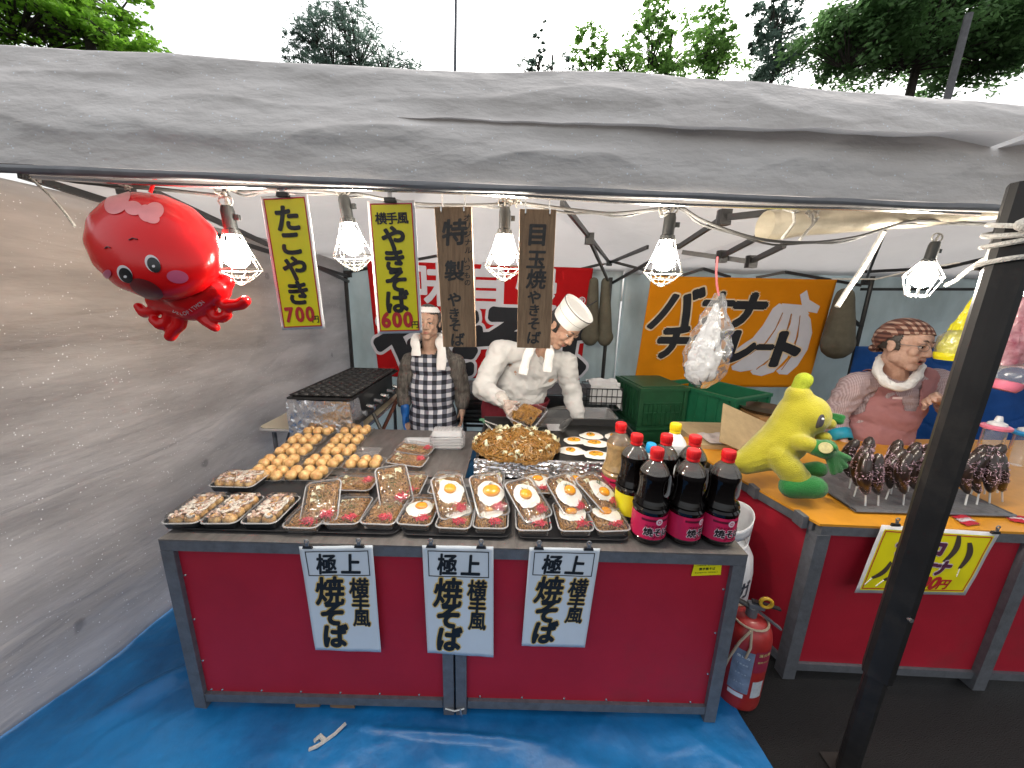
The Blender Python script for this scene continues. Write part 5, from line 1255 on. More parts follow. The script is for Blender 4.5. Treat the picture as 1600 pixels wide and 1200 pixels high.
# ---------------------------------------------------------------- sauce bottles
m_dark = M('dark_sauce', (.003, .002, .002), .05, var=.1, spec=.38)
m_cap = M('red_cap', (.58, .012, .015), .35, var=.08)
m_lpink = M('magenta_label', (.55, .015, .085), .38, var=.03); m_lyel = M('yellow_label', (.80, .72, .02), .38, var=.03)
m_lband = M('maroon_ink', (.10, .004, .02), .4); m_lpale = M('pale_pink_ink', (.80, .62, .68), .4)
m_neck = clear('bottle_neck', (.75, .72, .68), .18, (.3, .28, .26), .05, .7)
m_brown = M('light_brown_sauce', (.33, .22, .10), .2, var=.35, scale=30, coat=.5)
m_handle = clear('bottle_handle', (.7, .7, .7), .5, (.6, .6, .6), .1, .6)
BR, BH = .0585, .325
def bottle(label, x, y, rot, lab_mat, liquid, cap, words, handle=True, group='plastic sauce bottles on the counter corner', bh=1.0, name='sauce_bottle', lcol=None):
    t = thing(name, label, 'bottle', (x, y, CT), rot, group)
    s = bh
    g = MB(); g.lathe([(0, .002), (.046, .002), (.054, .008), (BR, .02), (BR, .024), (BR-.002, .026), (BR-.002, .112), (BR, .116), (BR+.001, .124), (BR-.006, .131), (BR-.001, .139), (BR-.004, .148)], 36); g.build('bottle_base', liquid, t, world=False)
    g = MB()
    # grip: narrower on the handle side
    prof = [(.0545, .148), (.050, .16), (.047, .18), (.046, .20), (.047, .22), (.049, .235), (.047, .248)]
    def gf(u, v):
        k = v*(len(prof)-1); i = min(int(k), len(prof)-2); f_ = k-i; r_ = prof[i][0]*(1-f_)+prof[i+1][0]*f_; z = prof[i][1]*(1-f_)+prof[i+1][1]*f_
        a = 2*math.pi*u; dent = math.exp(-((z-.195)/.036)**4)*max(0, math.cos(a))**1.5 if handle else 0
        r_ *= 1-.42*dent
        return (r_*math.cos(a), r_*math.sin(a), z)
    g.grid(gf, 36, 24); g.build('grip', liquid, t, world=False)
    g = MB(); g.lathe([(.047, .248), (.040, .262), (.030, .276), (.020, .286), (.0165, .290), (.0165, .297)], 28); g.build('neck', m_neck if liquid is not m_whitep else m_whitep, t, world=False)
    g = MB(); g.lathe([(.0465, .249), (.0395, .262), (.0, .262)], 28); g.build('liquid_top', liquid, t, world=False)
    g = MB(); pr = [(.0205, .290), (.021, .292), (.0195, .299), (.0215, .302), (.021, .324), (.0195, .327), (0, .327)]; g.lathe(pr, 24)
    for k in range(20):
        a = 2*math.pi*k/20; g.tube([(.0213*math.cos(a), .0213*math.sin(a), .304), (.0213*math.cos(a), .0213*math.sin(a), .322)], .0009, 4)
    g.build('cap', cap, t, world=False)
    if handle:
        g = MB(); g.tube([(.040, 0, .150), (.050, 0, .152), (.0565, 0, .162), (.0575, 0, .18), (.0575, 0, .21), (.054, 0, .226), (.044, 0, .236)], [.007, .0065, .006, .0055, .0055, .006, .007], 8); g.build('handle', m_handle, t, world=False)
    if lab_mat:
        z0, z1 = .027, .111; LR = BR-.0008
        def mp(x_, y_, d): a = x_/LR-math.pi/2; return V(((LR+d)*math.cos(a), (LR+d)*math.sin(a), z0+y_))
        g = MB(); g.grid(lambda u, v: mp((u-.5)*2*math.pi*LR, v*(z1-z0), 0), 48, 2); lb = g.build('label_sheet', lab_mat, t, world=False)
        def bd(x0, x1, y0, y1, m_, d): g = MB(); g.grid(lambda u, v: mp(x0+(x1-x0)*u, y0+(y1-y0)*v, d), 14, 1); g.build('label_band', m_, lb, world=False)
        bd(-.052, .052, .066, .074, lcol or m_lband, .0003)
        g = MB(); g.grid(lambda u, v: mp(.006+.0115*v*math.cos(2*math.pi*u), .066+.0115*v*math.sin(2*math.pi*u), .0006), 24, 3); g.build('round_mark', m_lpale, lb, world=False)
        g = MB(); g.grid(lambda u, v: mp(.006+.006*(.6+.4*v)*math.cos(2*math.pi*u), .066+.006*(.6+.4*v)*math.sin(2*math.pi*u), .0009), 20, 1); g.build('mark_ring', m_lpink, lb, world=False)
        l1_, l2_, l3_ = words
        big = row(l2_, .003, .029, .031, .030, .035)
        letters('big_lettering_outline', [(c, a_, b_, s_, bo+.06, sh, ro, sx) for c, a_, b_, s_, bo, sh, ro, sx in big], mp, m_lpale, lb, .0007, world=False)
        letters('big_lettering', big, mp, m_ink, lb, .0013, world=False)
        letters('small_lettering', row(l1_, -.014, .049, .0105, .0105, .03, sh=.2)+row(l3_, .006, .010, .0145, .0145, .03, sh=.1), mp, m_lband if lab_mat is m_lpink else m_ink, lb, .0010, world=False)
    return t
m_whitep = M('white_bottle_plastic', (.72, .74, .76), .3, var=.03)
WD = ('ブルドック', '焼そば', 'ソース')
bp = [(1010, 'front left black sauce bottle with magenta yakisoba label', .10), (1064, 'front middle black sauce bottle with magenta yakisoba label', .50), (1116, 'front right black sauce bottle with magenta yakisoba label, at the counter edge', .12)]
for px, lab, ro in bp:
    p = atz(px, 843, CT); y_ = 1.128
    x_ = p.x*y_/p.y; bottle(lab, x_, y_, ro, m_lpink, m_dark, m_cap, WD)
for px, py, y_, lab, ro, lm_, liq, cp_, wd_, hd in ((996, 677, 1.255, 'black sauce bottle with yellow tako label behind the front left one', .75, m_lyel, m_dark, m_cap, ('ブルドック', 'たこ焼', 'ソース'), False),
        (1043, 677, 1.26, 'second row middle black sauce bottle with red cap', .2, m_lpink, m_dark, m_cap, WD, True), (1088, 677, 1.255, 'second row right black sauce bottle with red cap', .3, m_lpink, m_dark, m_cap, WD, True),
        (971, 660, 1.375, 'tall clear bottle of light brown sauce with red label behind the yellow labelled one', .2, m_lpink, m_brown, m_cap, ('中濃', 'ソース', '食塩'), False)):
    p = at(px, py, y_); bottle(lab, p.x, y_, ro, lm_, liq, cp_, wd_, hd)
m_ycap = M('yellow_cap', (.80, .58, .01), .35); m_bcap = M('blue_cap', (.01, .32, .68), .35)
p = at(1056, 666, 1.385); bottle('white plastic bottle with yellow cap behind the sauce bottles', p.x, 1.385, 0, None, m_whitep, m_ycap, None, False)
p = at(1018, 694, 1.36); t = thing('small_bottle', 'low bottle with light blue cap squeezed between the sauce bottles', 'bottle', (p.x, 1.36, CT), 0)
zz = p.z-CT; g = MB(); g.lathe([(0, .001), (.028, .001), (.03, .01), (.03, zz-.07), (.018, zz-.045), (.016, zz-.03)], 20); g.build('bottle_body', m_whitep, t, world=False); g = MB(); g.lathe([(.018, zz-.032), (.02, zz-.028), (.019, zz), (.016, zz+.004), (0, zz+.004)], 20); g.build('cap', m_bcap, t, world=False)

# ---------------------------------------------------------------- gas cylinder, extinguisher
m_cyl = M('grey_cylinder_paint', (.66, .67, .69), .45, var=.08, scale=8, dirt=.35)
p = atz(1142, 1000, 0); GXc, GYc = .890, 1.40
t = thing('gas_cylinder', 'grey gas cylinder with open collar standing between the two counters', 'gas cylinder', (GXc, GYc, 0))
g = MB(); g.lathe([(0, .02), (.11, .02), (.13, .05), (.15, .10), (.153, .16), (.153, .44), (.145, .50), (.12, .545), (.07, .575), (.03, .58), (0, .58)], 40); g.build('tank', m_cyl, t, world=False)
g = MB(); g.lathe([(.12, 0), (.125, .004), (.125, .06), (.12, .06)], 32); g.build('foot_ring', m_cyl, t, world=False)
def collar(u, v):
    a = R(-150)+R(300)*u; hole = 0
    z = .53+.14*v-.02*math.sin(u*math.pi*3)*v
    r_ = .115+.006*v
    return (r_*math.cos(a), r_*math.sin(a), z)
g = MB(); g.grid(collar, 60, 8); b_ = len(g.f)
g.f = [f for i, f in enumerate(g.f) if not ((i//60) in (2, 3, 4) and (8 < (i % 60) % 30 < 22))]; g.m = [0]*len(g.f)
solidify(g.build('collar', m_cyl, t, world=False), .005)
g = MB(); g.tube([(0, 0, .57), (0, 0, .63)], .014, 10); g.tube([(-.03, 0, .61), (.04, 0, .61)], .01, 8); g.tube([(0, 0, .635), (0, 0, .65)], .024, 12); g.build('valve', m_chrome, t, world=False)
letters('lettering', colm('ガス', 0, .0, .085, .10, .03), lambda x, y, d: V((.1545*math.cos(x/.154-math.pi/2+.42), .1545*math.sin(x/.154-math.pi/2+.42), .40+y)), M('cylinder_ink', (.05, .06, .08), .5), t, world=False)
t = thing('fire_extinguisher', 'old red fire extinguisher with string round its neck standing on asphalt by the counter', 'fire extinguisher', (.925, 1.165, 0), R(-12))
EXS = Matrix.Diagonal((1.07, 1.07, .94, 1))
m_ext = M('faded_red_paint', (.36, .02, .018), .4, var=.2, scale=9, dirt=.3, coat=.2)
g = MB(); g.lathe([(0, .004), (.066, .004), (.072, .012), (.0745, .03), (.0745, .325), (.069, .36), (.052, .385), (.03, .397), (.02, .40), (0, .40)], 36); g.build('tank', m_ext, t, world=False)
g = MB(); g.tube([(0, 0, .395), (0, 0, .44)], .018, 12); g.box((.01, 0, .448), (.05, .022, .02)); g.build('valve', m_steel, t, world=False)
g = MB(); g.bar((-.005, 0, .468), (.085, 0, .45), .016, .006); g.build('top_lever', m_black, t, world=False)
g = MB(); g.bar((.0, 0, .438), (.10, 0, .36), .014, .006); g.build('lower_lever', m_steel, t, world=False)
g = MB(); g.tube([(.035+.018*math.cos(a), -.008, .475+.02*math.sin(a)) for a in [2*math.pi*k/16 for k in range(16)]], .006, 8, closed=True); g.build('safety_pin', M('yellow_pin', (.62, .36, .02), .4), t, world=False)
g = MB(); g.tube([(-.01, 0, .44), (-.05, .0, .46), (-.085, .01, .42), (-.09, .02, .30), (-.085, .03, .15), (-.08, .03, .05)], .011, 10); g.build('hose', m_cable, t, world=False)
g = MB(); g.tube([(-.02, -.06, .385), (-.05, -.07, .34), (-.075, -.07, .25), (-.085, -.065, .17)], .0045, 6); g.tube([(-.015, -.055, .385), (-.02, -.08, .33), (-.03, -.082, .28)], .004, 6); g.tube([(.055*math.cos(a), .055*math.sin(a), .387) for a in [2*math.pi*k/20 for k in range(20)]], .004, 6, closed=True); g.build('string', M('jute_string', (.38, .30, .22), .9), t, world=False)
def em(x, y, d): a = x/.075-math.pi/2; return V(((.0748+d)*math.cos(a), (.0748+d)*math.sin(a), y))
for nm, x0, x1, y0, y1, m_ in (('blue_label', -.062, .002, .10, .30, M('bluegrey_label', (.17, .21, .29), .5, var=.3, scale=30)), ('red_label', .004, .070, .21, .31, M('maroon_label', (.28, .02, .05), .5, var=.2)), ('white_label', .012, .055, .085, .165, M('offwhite_label', (.50, .52, .54), .5, var=.15, scale=60)), ('white_strip', -.058, -.01, .075, .095, m_paper)):
    g = MB(); g.grid(lambda u, v: em(x0+(x1-x0)*u, y0+(y1-y0)*v, .0006), 12, 2); g.build(nm, m_, t, world=False)
letters('lettering', row('消火器', .036, .295, .014, .016, .03)+row('粉末ABC', .036, .262, .009, .009, .02), em, M('label_gold', (.6, .5, .2), .5), t, .0016, world=False)
letters('lettering', row('使い方', -.03, .27, .012, .014, .02)+row('1安全栓', -.03, .235, .008, .009, 0)+row('2ホース', -.03, .19, .008, .009, 0)+row('3レバー', -.03, .145, .008, .009, 0), em, m_paper, t, .0016, world=False)
for ch in t.children:
    ch.data.transform(EXS)

# ---------------------------------------------------------------- green crates, board, round tray
m_green = M('green_crate_plastic', (.012, .14, .065), .42, var=.15, scale=10, dirt=.15); m_dgreen = M('dark_green_plastic', (.012, .075, .03), .42, var=.2, scale=10, dirt=.15)
def crate(label, c, rot, w, d, h, mat, solid, group='green plastic crates stacked between the counters'):
    t = thing('plastic_crate', label, 'crate', c, rot, group)
    for sx in (-1, 1):
        g = MB(); g.box((sx*(w/2-.008), 0, h/2), (.010, d-.03, h-.02))
        for k in range(7): g.box((sx*w/2, -d/2+.04+(d-.08)*k/6, h/2), (.012, .008, h-.05))
        g.build('side_wall', mat, t, world=False, smooth=False)
        g = MB()
        if solid: g.box((0, sx*(d/2-.008), h/2), (w-.03, .010, h-.02))
        else:
            g.box((0, sx*(d/2-.008), h*.30), (w-.03, .010, h*.55)); g.box((0, sx*(d/2-.008), h*.93), (w-.03, .010, h*.10))
            for q_ in (-1, 1): g.box((q_*(w*.32), sx*(d/2-.008), h*.72), (w*.30, .010, h*.34))
        for k in range(9): g.box((-w/2+.04+(w-.08)*k/8, sx*(d/2), h*.30), (.008, .012, h*.5))
        for z in (.35, .6): g.box((0, sx*(d/2+.001), h*z), (w-.06, .010, .008))
        g.build('end_wall', mat, t, world=False, smooth=False)
    g = MB()
    for sx in (-1, 1): g.box((sx*(w/2), 0, h-.012), (.028, d+.03, .024)); g.box((0, sx*d/2, h-.013), (w-.02, .028, .022))
    for sx in (-1, 1):
        for sy in (-1, 1): g.box((sx*(w/2-.006), sy*(d/2-.006), h/2-.01), (.03, .03, h-.03))
    g.build('rim', mat, t, world=False, smooth=False)
    g = MB(); g.box((0, 0, .008), (w-.02, d-.02, .014)); g.build('floor', mat, t, world=False, smooth=False)
    if solid:
        g = MB(); g.box((0, 0, h+.002), (w-.03, d-.03, .010)); g.build('lid', mat, t, world=False, smooth=False)
    return t
pA = at(1026, 600, 2.75); pB = at(1116, 612, 2.55)
hA = pA.z/3; hB = pB.z/3
for k, nm in enumerate(('lowest', 'middle', 'topmost')):
    crate('dark green lidded crate left of the open green crate, %s of its stack' % nm, (pA.x-.01, 2.85, k*hA), R(8), .36, .42, hA-.003, m_dgreen, True)
    crate('mid green open slotted crate behind the sauce bottles, %s of its stack' % nm, (pB.x+.10, 2.72, k*hB), R(28), .40, .56, hB-.003, m_green, False)
bx = thing('cardboard_box', 'open beige cardboard box with standing flap behind the banana plush', 'box', at(1165, 690, 2.0))
m_card = M('cardboard', (.42, .31, .17), .8, var=.12, scale=20, bump=.05)
c1_, c2_, c3_, c4_ = at(1130, 630, 2.1), at(1200, 662, 2.1), at(1176, 712, 1.85), at(1124, 690, 1.85)
g = MB(); g.add([c1_, c2_, c3_, c4_], [(3, 2, 1, 0)]); solidify(g.build('flap', m_card, bx, smooth=False), .005)
g = MB(); g.box((c4_.x+.12, 2.12, .69), (.34, .40, .12)); g.box((c4_.x+.12, 2.12, .36), (.30, .36, .53)); g.build('box_body', m_card, bx, smooth=False)
g = MB(); cc = atz(1126, 684, .765)
g.grid(lambda u, v: (cc.x+(u-.5)*.20, cc.y+(v-.5)*.16, .762+.028*max(0, nz(u*4, v*4, 5)+.35)*math.sin(math.pi*u)**.5*math.sin(math.pi*v)**.5), 26, 22); tag(g.build('folded_cloth', M('greyish_cloth', (.50, .44, .42), .9, var=.12, scale=30, bump=.4)), 'crumpled pale cloth lying on the box edge behind the right sauce bottle', 'cloth')
p = at(1196, 642, 2.35); g = MB(); g.lathe([(0, 0), (.12, 0), (.15, .018), (.153, .022), (.148, .022), (.118, .006), (0, .005)], 36, Matrix.Translation(p)); tag(g.build('round_tray', M('dark_brass', (.10, .065, .04), .3, .5, var=.2)), 'round dark shallow tray behind the head of the banana plush', 'tray')
g = MB(); g.box((p.x+.05, p.y, (p.z-.002)/2), (.36, .30, p.z-.004)); tag(g.build('wooden_crate', M('rough_wood', (.30, .16, .06), .7, var=.3, scale=14, stretch=(1, 6, 6)), smooth=False), 'brown wooden box under the round dark tray', 'box')

# ---------------------------------------------------------------- chocolate bananas on their rack
m_rack = checks('perforated_metal', .008, .008, (.17, .17, .18), (.10, .10, .105), (.05, .05, .05), ('X', 'Y'), .35, .55)
f0 = atz(1337, 797, .742); f1 = atz(1286, 762, .742)
rk = thing('perforated_rack', 'grey perforated metal rack holding chocolate bananas on the orange counter', 'rack', (f0.x, f0.y, .73))
pl = [(f0.x, f0.y), (f0.x+.62, f0.y-.005), (f0.x+.66, f0.y+.42), (f1.x+.03, f0.y+.42), (f1.x, f1.y)]
g = MB(); g.prism(pl, .733, .741); g.build('rack_plate', m_rack, rk, smooth=False)
g = MB(); g.tube([(x, y, .739) for x, y in pl], .006, 6, closed=True); g.build('rolled_edge', m_steel, rk)
m_choc = M('dark_chocolate', (.022, .011, .007), .28, var=.3, scale=30, coat=.3); m_spr = M('pale_sprinkles', (.72, .52, .62), .6, var=.3, scale=200); m_cdy = M('candy_ball', (.62, .40, .10), .4)
def banana_pop(seed, m0, label):
    rnd = random.Random(seed); t = thing('chocolate_banana', label, 'chocolate banana', (0, 0, 0), 0, 'chocolate bananas on sticks in the rack')
    t.location = m0.to_translation(); t.rotation_euler = m0.to_euler(); W[t.name] = m0
    L_ = .172; z0 = .05; N_ = 14
    def ax(u): return V((.030*math.sin(u*math.pi)-.0, 0, z0+L_*u))
    rs = [.007+.0165*math.sin(math.pi*(.08+.84*k/(N_-1)))**.55 for k in range(N_)]; rs = [r_*(.62+.38*min(1, k*2.6/(N_-1))) for k, r_ in enumerate(rs)]; rs[0] = .005; rs[-1] = .008
    g = MB(); g.tube([ax(k/(N_-1)) for k in range(N_)], rs, 14); g.build('banana', m_choc, t, world=False)
    g = MB(); g.tube([(0, 0, 0), (0, 0, z0+.02)], .0032, 6); g.build('stick', m_white, t, world=False)
    g = MB(); vs, fs = ico(1)
    for _ in range(420):
        u = rnd.uniform(.02, .98)
        if nz(u*6+seed, seed*1.7) < -.12: continue
        a = rnd.random()*6.28; k = u*(N_-1); r_ = rs[int(k)]+.0005; c = ax(u)+V((r_*math.cos(a), r_*math.sin(a), 0)); e = V((rnd.gauss(0, 1), rnd.gauss(0, 1), rnd.gauss(0, 1))).normalized()*.0042; f_ = e.orthogonal().normalized()*.0017; h_ = V((math.cos(a), math.sin(a), 0))*.0014
        g.add([c-e-f_, c+e-f_, c+e+f_, c-e+f_, c+h_], [(0, 1, 4), (1, 2, 4), (2, 3, 4), (3, 0, 4)])
    o = g.build('sprinkles', m_spr, t, world=False, smooth=False); o['kind'] = 'stuff'
    g = MB(); g.ball(ax(.38)+V((0, -.019, 0)), (.007, .004, .007), 10); g.build('candy_ball', m_cdy, t, world=False)
    return t
CB = [(1327, 763, -.02, .02, 'leftmost chocolate banana behind the green glove of the plush'), (1345, 757, .0, .04, 'tall chocolate banana second from left in the back'), (1352, 790, -.12, .0, 'front chocolate banana with a candy ball, leftmost of the front row'), (1372, 790, -.14, .01, 'second front chocolate banana leaning over its left neighbour'),
      (1392, 772, -.05, .02, 'short looking chocolate banana behind the second front one'), (1411, 789, -.08, .0, 'large front chocolate banana with candy ball left of the black pole'), (1418, 768, .0, .02, 'chocolate banana right behind the large front one'), (1438, 770, .02, .03, 'chocolate banana just left of the black pole, back row'), (1446, 788, .04, .0, 'chocolate banana touching the left edge of the black pole'),
      (1508, 789, -.02, .0, 'chocolate banana first to the right of the black pole'), (1526, 788, -.05, .01, 'chocolate banana second to the right of the black pole'), (1546, 786, -.16, .0, 'chocolate banana third to the right of the black pole, leaning left'), (1566, 784, -.22, .01, 'rightmost leaning chocolate banana on the rack'), (1489, 772, 0, .02, 'chocolate banana mostly hidden behind the black pole'),
      (1334, 776, .06, .0, 'chocolate banana between the leftmost one and the front row, close to the green glove'), (1384, 780, .10, .0, 'chocolate banana crossing behind the two front row ones'), (1400, 762, -.10, .0, 'far chocolate banana whose tip shows between the large front ones'), (1430, 782, -.12, .0, 'chocolate banana leaning between the large front one and the black pole'), (1517, 772, .05, .0, 'back chocolate banana between the first two right of the pole'), (1538, 772, -.08, .0, 'back chocolate banana before the baby-bottle drink'), (1558, 770, -.1, .0, 'back chocolate banana close to the rightmost leaning one')]
bt = []
for k, (x, y, le, dp, lab) in enumerate(CB):
    p = atz(x, y, .742); m0 = Matrix.Translation(p) @ Matrix.Rotation(le*1.3, 4, 'Y') @ Matrix.Rotation(-.05, 4, 'X') @ Matrix.Rotation(2.9+(k*1.9 % 1.0), 4, 'Z')
    if k < 4: bt.append(banana_pop(60+k, m0, lab))
    else: copy_tree(bt[k % 4], None, m0, lab)
for k, (x, y, ro, l) in enumerate(((1505, 814, .2, 'red and white wrapped sweets on the orange counter right of the black pole'), (1590, 812, -.4, 'red and white wrapped sweets at the right edge of the orange counter'))):
    p = atz(x, y, .731); t = thing('wrapped_sweets', l, 'sweets', p, R(ro*60), 'wrapped sweets on the orange counter')
    for j in range(3):
        g = MB(); g.grid(lambda u, v: ((u-.5)*.07+j*.012, (j-1)*.018+(v-.5)*.02*(1+.5*abs(u-.5)), .003+.008*math.sin(math.pi*v)*math.sin(math.pi*u)+.004*nz(u*9, v*4, j)), 12, 6); g.build('wrapper', (m_red, M('shiny_wrapper', (.7, .6, .62), .2, .4, bump=.5, bscale=60), m_red)[j], t, world=False)
# ---------------------------------------------------------------- people
def skinmat(name, c, c2): return M(name, c, .6, var=.18, scale=26, sss=.06, col2=c2, bump=.22, bscale=110, spec=.35)
m_hairg = M('grey_black_hair', (.05, .045, .042), .6, var=.5, scale=60, stretch=(1, 1, 6)); m_hairb = M('black_hair', (.015, .013, .012), .5, var=.4, scale=60)
m_lip = M('lips', (.36, .13, .11), .45); m_iris = M('dark_iris', (.02, .012, .01), .15); m_eyew = M('eyeball', (.55, .52, .50), .25)
m_towel = M('white_towel', (.74, .73, .72), .95, var=.05, scale=30, bump=.6, bscale=120)
def head_prims(c, Mh, s=1.0, neck=None, mouth_open=0):
    P = []
    def b(x, y, z, rx, ry, rz): P.append(('b', c+Mh @ V((x, y, z))*s, (rx*s, ry*s, rz*s), Mh))
    b(0, -.012, .030, .074, .092, .082); b(0, .018, -.030, .060, .066, .072); b(0, .052, -.088, .027, .024, .022)
    for q in (-1, 1):
        b(q*.043, .005, -.052, .020, .036, .030); b(q*.030, .074, .026, .024, .014, .009); b(q*.037, .060, -.020, .022, .020, .022)
        b(q*.012, .090, -.030, .009, .010, .008); b(q*.077, -.006, -.005, .008, .018, .031); b(q*.078, -.012, .012, .009, .016, .014)
        b(q*.030, .0765, .0145, .0175, .011, .006); b(q*.030, .0755, -.0045, .016, .010, .005)
        b(q*.022, .068, -.052, .016, .014, .018)
    P.append(('c', c+Mh @ V((0, .080, .016))*s, .009*s, c+Mh @ V((0, .099, -.024))*s, .012*s))
    b(0, .076, -.050, .019, .010, .006); b(0, .074, -.064-mouth_open, .017, .010, .0065); b(0, .045, .040, .058, .042, .045)
    if neck is not None: P.append(('c', c+Mh @ V((0, -.022, -.055))*s, .050*s, neck, .052*s))
    return P
def face_parts(t, c, Mh, s=1.0, open_=0, look=0):
    for q in (-1, 1):
        g = MB(); g.ball(c+Mh @ V((q*.030, .0735, .0055))*s, (.0125*s, .0095*s, .0062*s), 14, Mh); e = g.build('eye', m_eyew, t)
        g = MB(); g.ball(c+Mh @ V((q*.030+look, .0805, .0052))*s, (.0055*s, .004*s, .0052*s), 12, Mh); g.build('iris', m_iris, e)
        g = MB(); g.tube([c+Mh @ V((q*x, y, z))*s for x, y, z in ((.014, .088, .031), (.028, .088, .037), (.046, .074, .030))], [.0022*s, .003*s, .0015*s], 6); g.build('eyebrow', m_hairg, t)
        g = MB(); g.tube([c+Mh @ V((q*x, y, z))*s for x, y, z in ((.017, .083, .008), (.030, .0865, .0118), (.044, .077, .007))], .0013*s, 5); g.build('eyelid_line', m_iris, t)
    g = MB(); g.ball(c+Mh @ V((0, .0765, -.0535))*s, (.020*s, .0105*s, .0042*s), 14, Mh); g.ball(c+Mh @ V((0, .0750, -.0625-open_))*s, (.017*s, .0105*s, .0050*s), 14, Mh); g.build('lips', m_lip, t)
    if open_: g = MB(); g.ball(c+Mh @ V((0, .0780, -.058-open_*.5))*s, (.014*s, .009*s, .003*s+open_*.5), 12, Mh); g.build('mouth_opening', M('mouth_dark', (.05, .012, .01), .4), t)
def ellshell(name, c, Mh, r, test, mat, t, th=.004, s=1.0, off=(0, -.012, .03), bump=.0):
    g = MB(); vs, fs = ico(5); o_ = V(off)
    P_ = [V((v.x*r[0]*(1+bump*nz(v.x*6, v.y*6, v.z*6)), v.y*r[1]*(1+bump*nz(v.x*6, v.y*6, v.z*6+3)), v.z*r[2]))+o_ for v in vs]
    ff = [f for f in fs if test((P_[f[0]]+P_[f[1]]+P_[f[2]])/3)]
    g.add([c+Mh @ p*s for p in P_], ff); o = g.build(name, mat, t); return solidify(o, th)
def hand_prims(w, d, palm, curl=.5, s=1.0, spread=.25, thumb=1):
    """w wrist point, d direction of the fingers, palm = normal out of the palm"""
    d = d.normalized(); n = (palm-d*palm.dot(d)).normalized(); x = d.cross(n).normalized(); P = []
    P.append(('c', w, .024*s, w+d*.03*s, .026*s))
    for q in (-1, -.33, .33, 1): P.append(('c', w+d*.025*s+x*q*.015*s, .015*s, w+d*.082*s+x*q*.026*s, .0118*s))
    for q, L in ((-1, .062), (-.33, .074), (.33, .080), (1, .068)):
        p = w+d*.085*s+x*q*.027*s; a = 0; dd = (d+x*q*spread*.4).normalized(); seg = L*s/3
        for k in range(3):
            a += curl*(.6+.3*k); e = dd*math.cos(a)+n*math.sin(a); p2 = p+e*seg*(1.15-.15*k); P.append(('c', p, (.0095-.0009*k)*s, p2, (.0088-.0009*k)*s)); p = p2
    p = w+d*.022*s+x*thumb*.024*s
    e1 = (d*.55+x*thumb*.75+n*.35).normalized(); p1 = p+e1*.042*s; P.append(('c', p, .0135*s, p1, .0108*s)); e2 = (d*.9+x*thumb*.15+n*.4).normalized(); P.append(('c', p1, .0105*s, p1+e2*.034*s, .0085*s))
    return P
def arm(P, sh, el, wr, r=(.042, .033, .024)):
    P += [('c', sh, r[0], el, r[1]), ('c', el, r[1], wr, r[2])]
def legs(P, hipc, fx, feet, r=.075):
    for q, f in zip((-1, 1), feet):
        h = hipc+V((q*.085, 0, -.02)); k = h.lerp(f+V((0, 0, .09)), .5)+V((0, -.02, 0)); P += [('c', h, r, k, r*.68), ('c', k, r*.66, f+V((0, .0, .09)), r*.42), ('c', f+V((0, .03, .045)), .035, f+V((0, -.14, .035)), .030)]
def wrinkle(amp, sc_, seed, ridg=True):
    def f(co, no):
        k4 = 1-2*abs(nz(co.x*sc_*2.4+co.z*sc_*1.5+seed, co.y*sc_*2, co.z*sc_*2.6)); k = .35*k4+nz(co.x*sc_+seed, co.y*sc_, co.z*sc_*1.3); k2 = 1-2*abs(nz(co.x*sc_*.8+co.z*sc_*.9, co.y*sc_, co.z*sc_*1.6-co.x*sc_+seed))
        return co+no*amp*(k+.8*k2)
    return f

# ---- first cook: elderly woman in a gingham apron, standing, facing the camera
YW = 2.5; hc = at(669, 504, YW-.02); root = V((hc.x, YW+.02, 0))
t = thing('person', 'elderly cook in black and white check apron and white headband, standing with arms down', 'person', root)
sk1 = skinmat('skin_pale', (.40, .25, .18), (.50, .33, .25))
Mh = (Matrix.Rotation(R(180), 3, 'Z') @ Matrix.Rotation(R(-3), 3, 'X'))
neck = at(672, 548, YW+.03); cx = at(675, 565, YW+.04)
shL, shR = at(641, 566, YW+.04), at(712, 567, YW+.04)   # picture left / right
elL, elR = at(632, 612, YW+.06), at(722, 614, YW+.06)
wrL, wrR = at(633, 640, YW-.01), at(722, 640, YW+.0)
hip = V((cx.x, YW+.05, .70)); chest = V((cx.x, YW+.04, 1.06)); belly = V((cx.x, YW+.03, .86))
P = head_prims(hc, Mh, .98, neck)
P += [('c', neck, .05, V((neck.x, YW+.05, neck.z-.05)), .06), ('b', chest, (.135, .085, .12)), ('b', belly, (.13, .095, .15)), ('b', hip, (.135, .10, .12)), ('c', shL, .045, shR, .045)]
arm(P, shL, elL, wrL); arm(P, shR, elR, wrR)
P += hand_prims(wrL, V((.05, -.1, -1)), V((1, -.2, 0)), .25, .92, thumb=-1) + hand_prims(wrR, V((-.03, -.1, -1)), V((-1, -.2, 0)), .3, .92, thumb=1)
legs(P, V((cx.x, YW+.05, .68)), 0, [V((cx.x-.10, YW+.05, 0)), V((cx.x+.10, YW+.05, 0))])
blob('body', P, sk1, t, .0052, 2); face_parts(t, hc, Mh, .98)
ellshell('hair', hc, Mh, (.082, .098, .090), lambda p: p.z > .062+.45*max(0, .035-abs(p.x)) or (p.y < .020 and p.z > -.045), m_hairg, t, .006, .98, bump=.05)
ellshell('headband', hc, Mh, (.086, .104, .095), lambda p: abs(p.z-(.086+.08*p.y)) < .017, m_towel, t, .004, .98, bump=.02)
m_shirt1 = M('dark_striped_shirt', (.055, .050, .045), .85, var=.45, scale=22, stretch=(4, 4, .3), col2=(.16, .145, .13), bump=.12, bscale=20)
P = [('b', chest+V((0, .005, .01)), (.155, .105, .14)), ('b', belly, (.15, .115, .17)), ('b', hip, (.155, .12, .13)), ('c', shL, .062, shR, .062), ('c', neck+V((0, .01, -.045)), .06, chest, .09)]
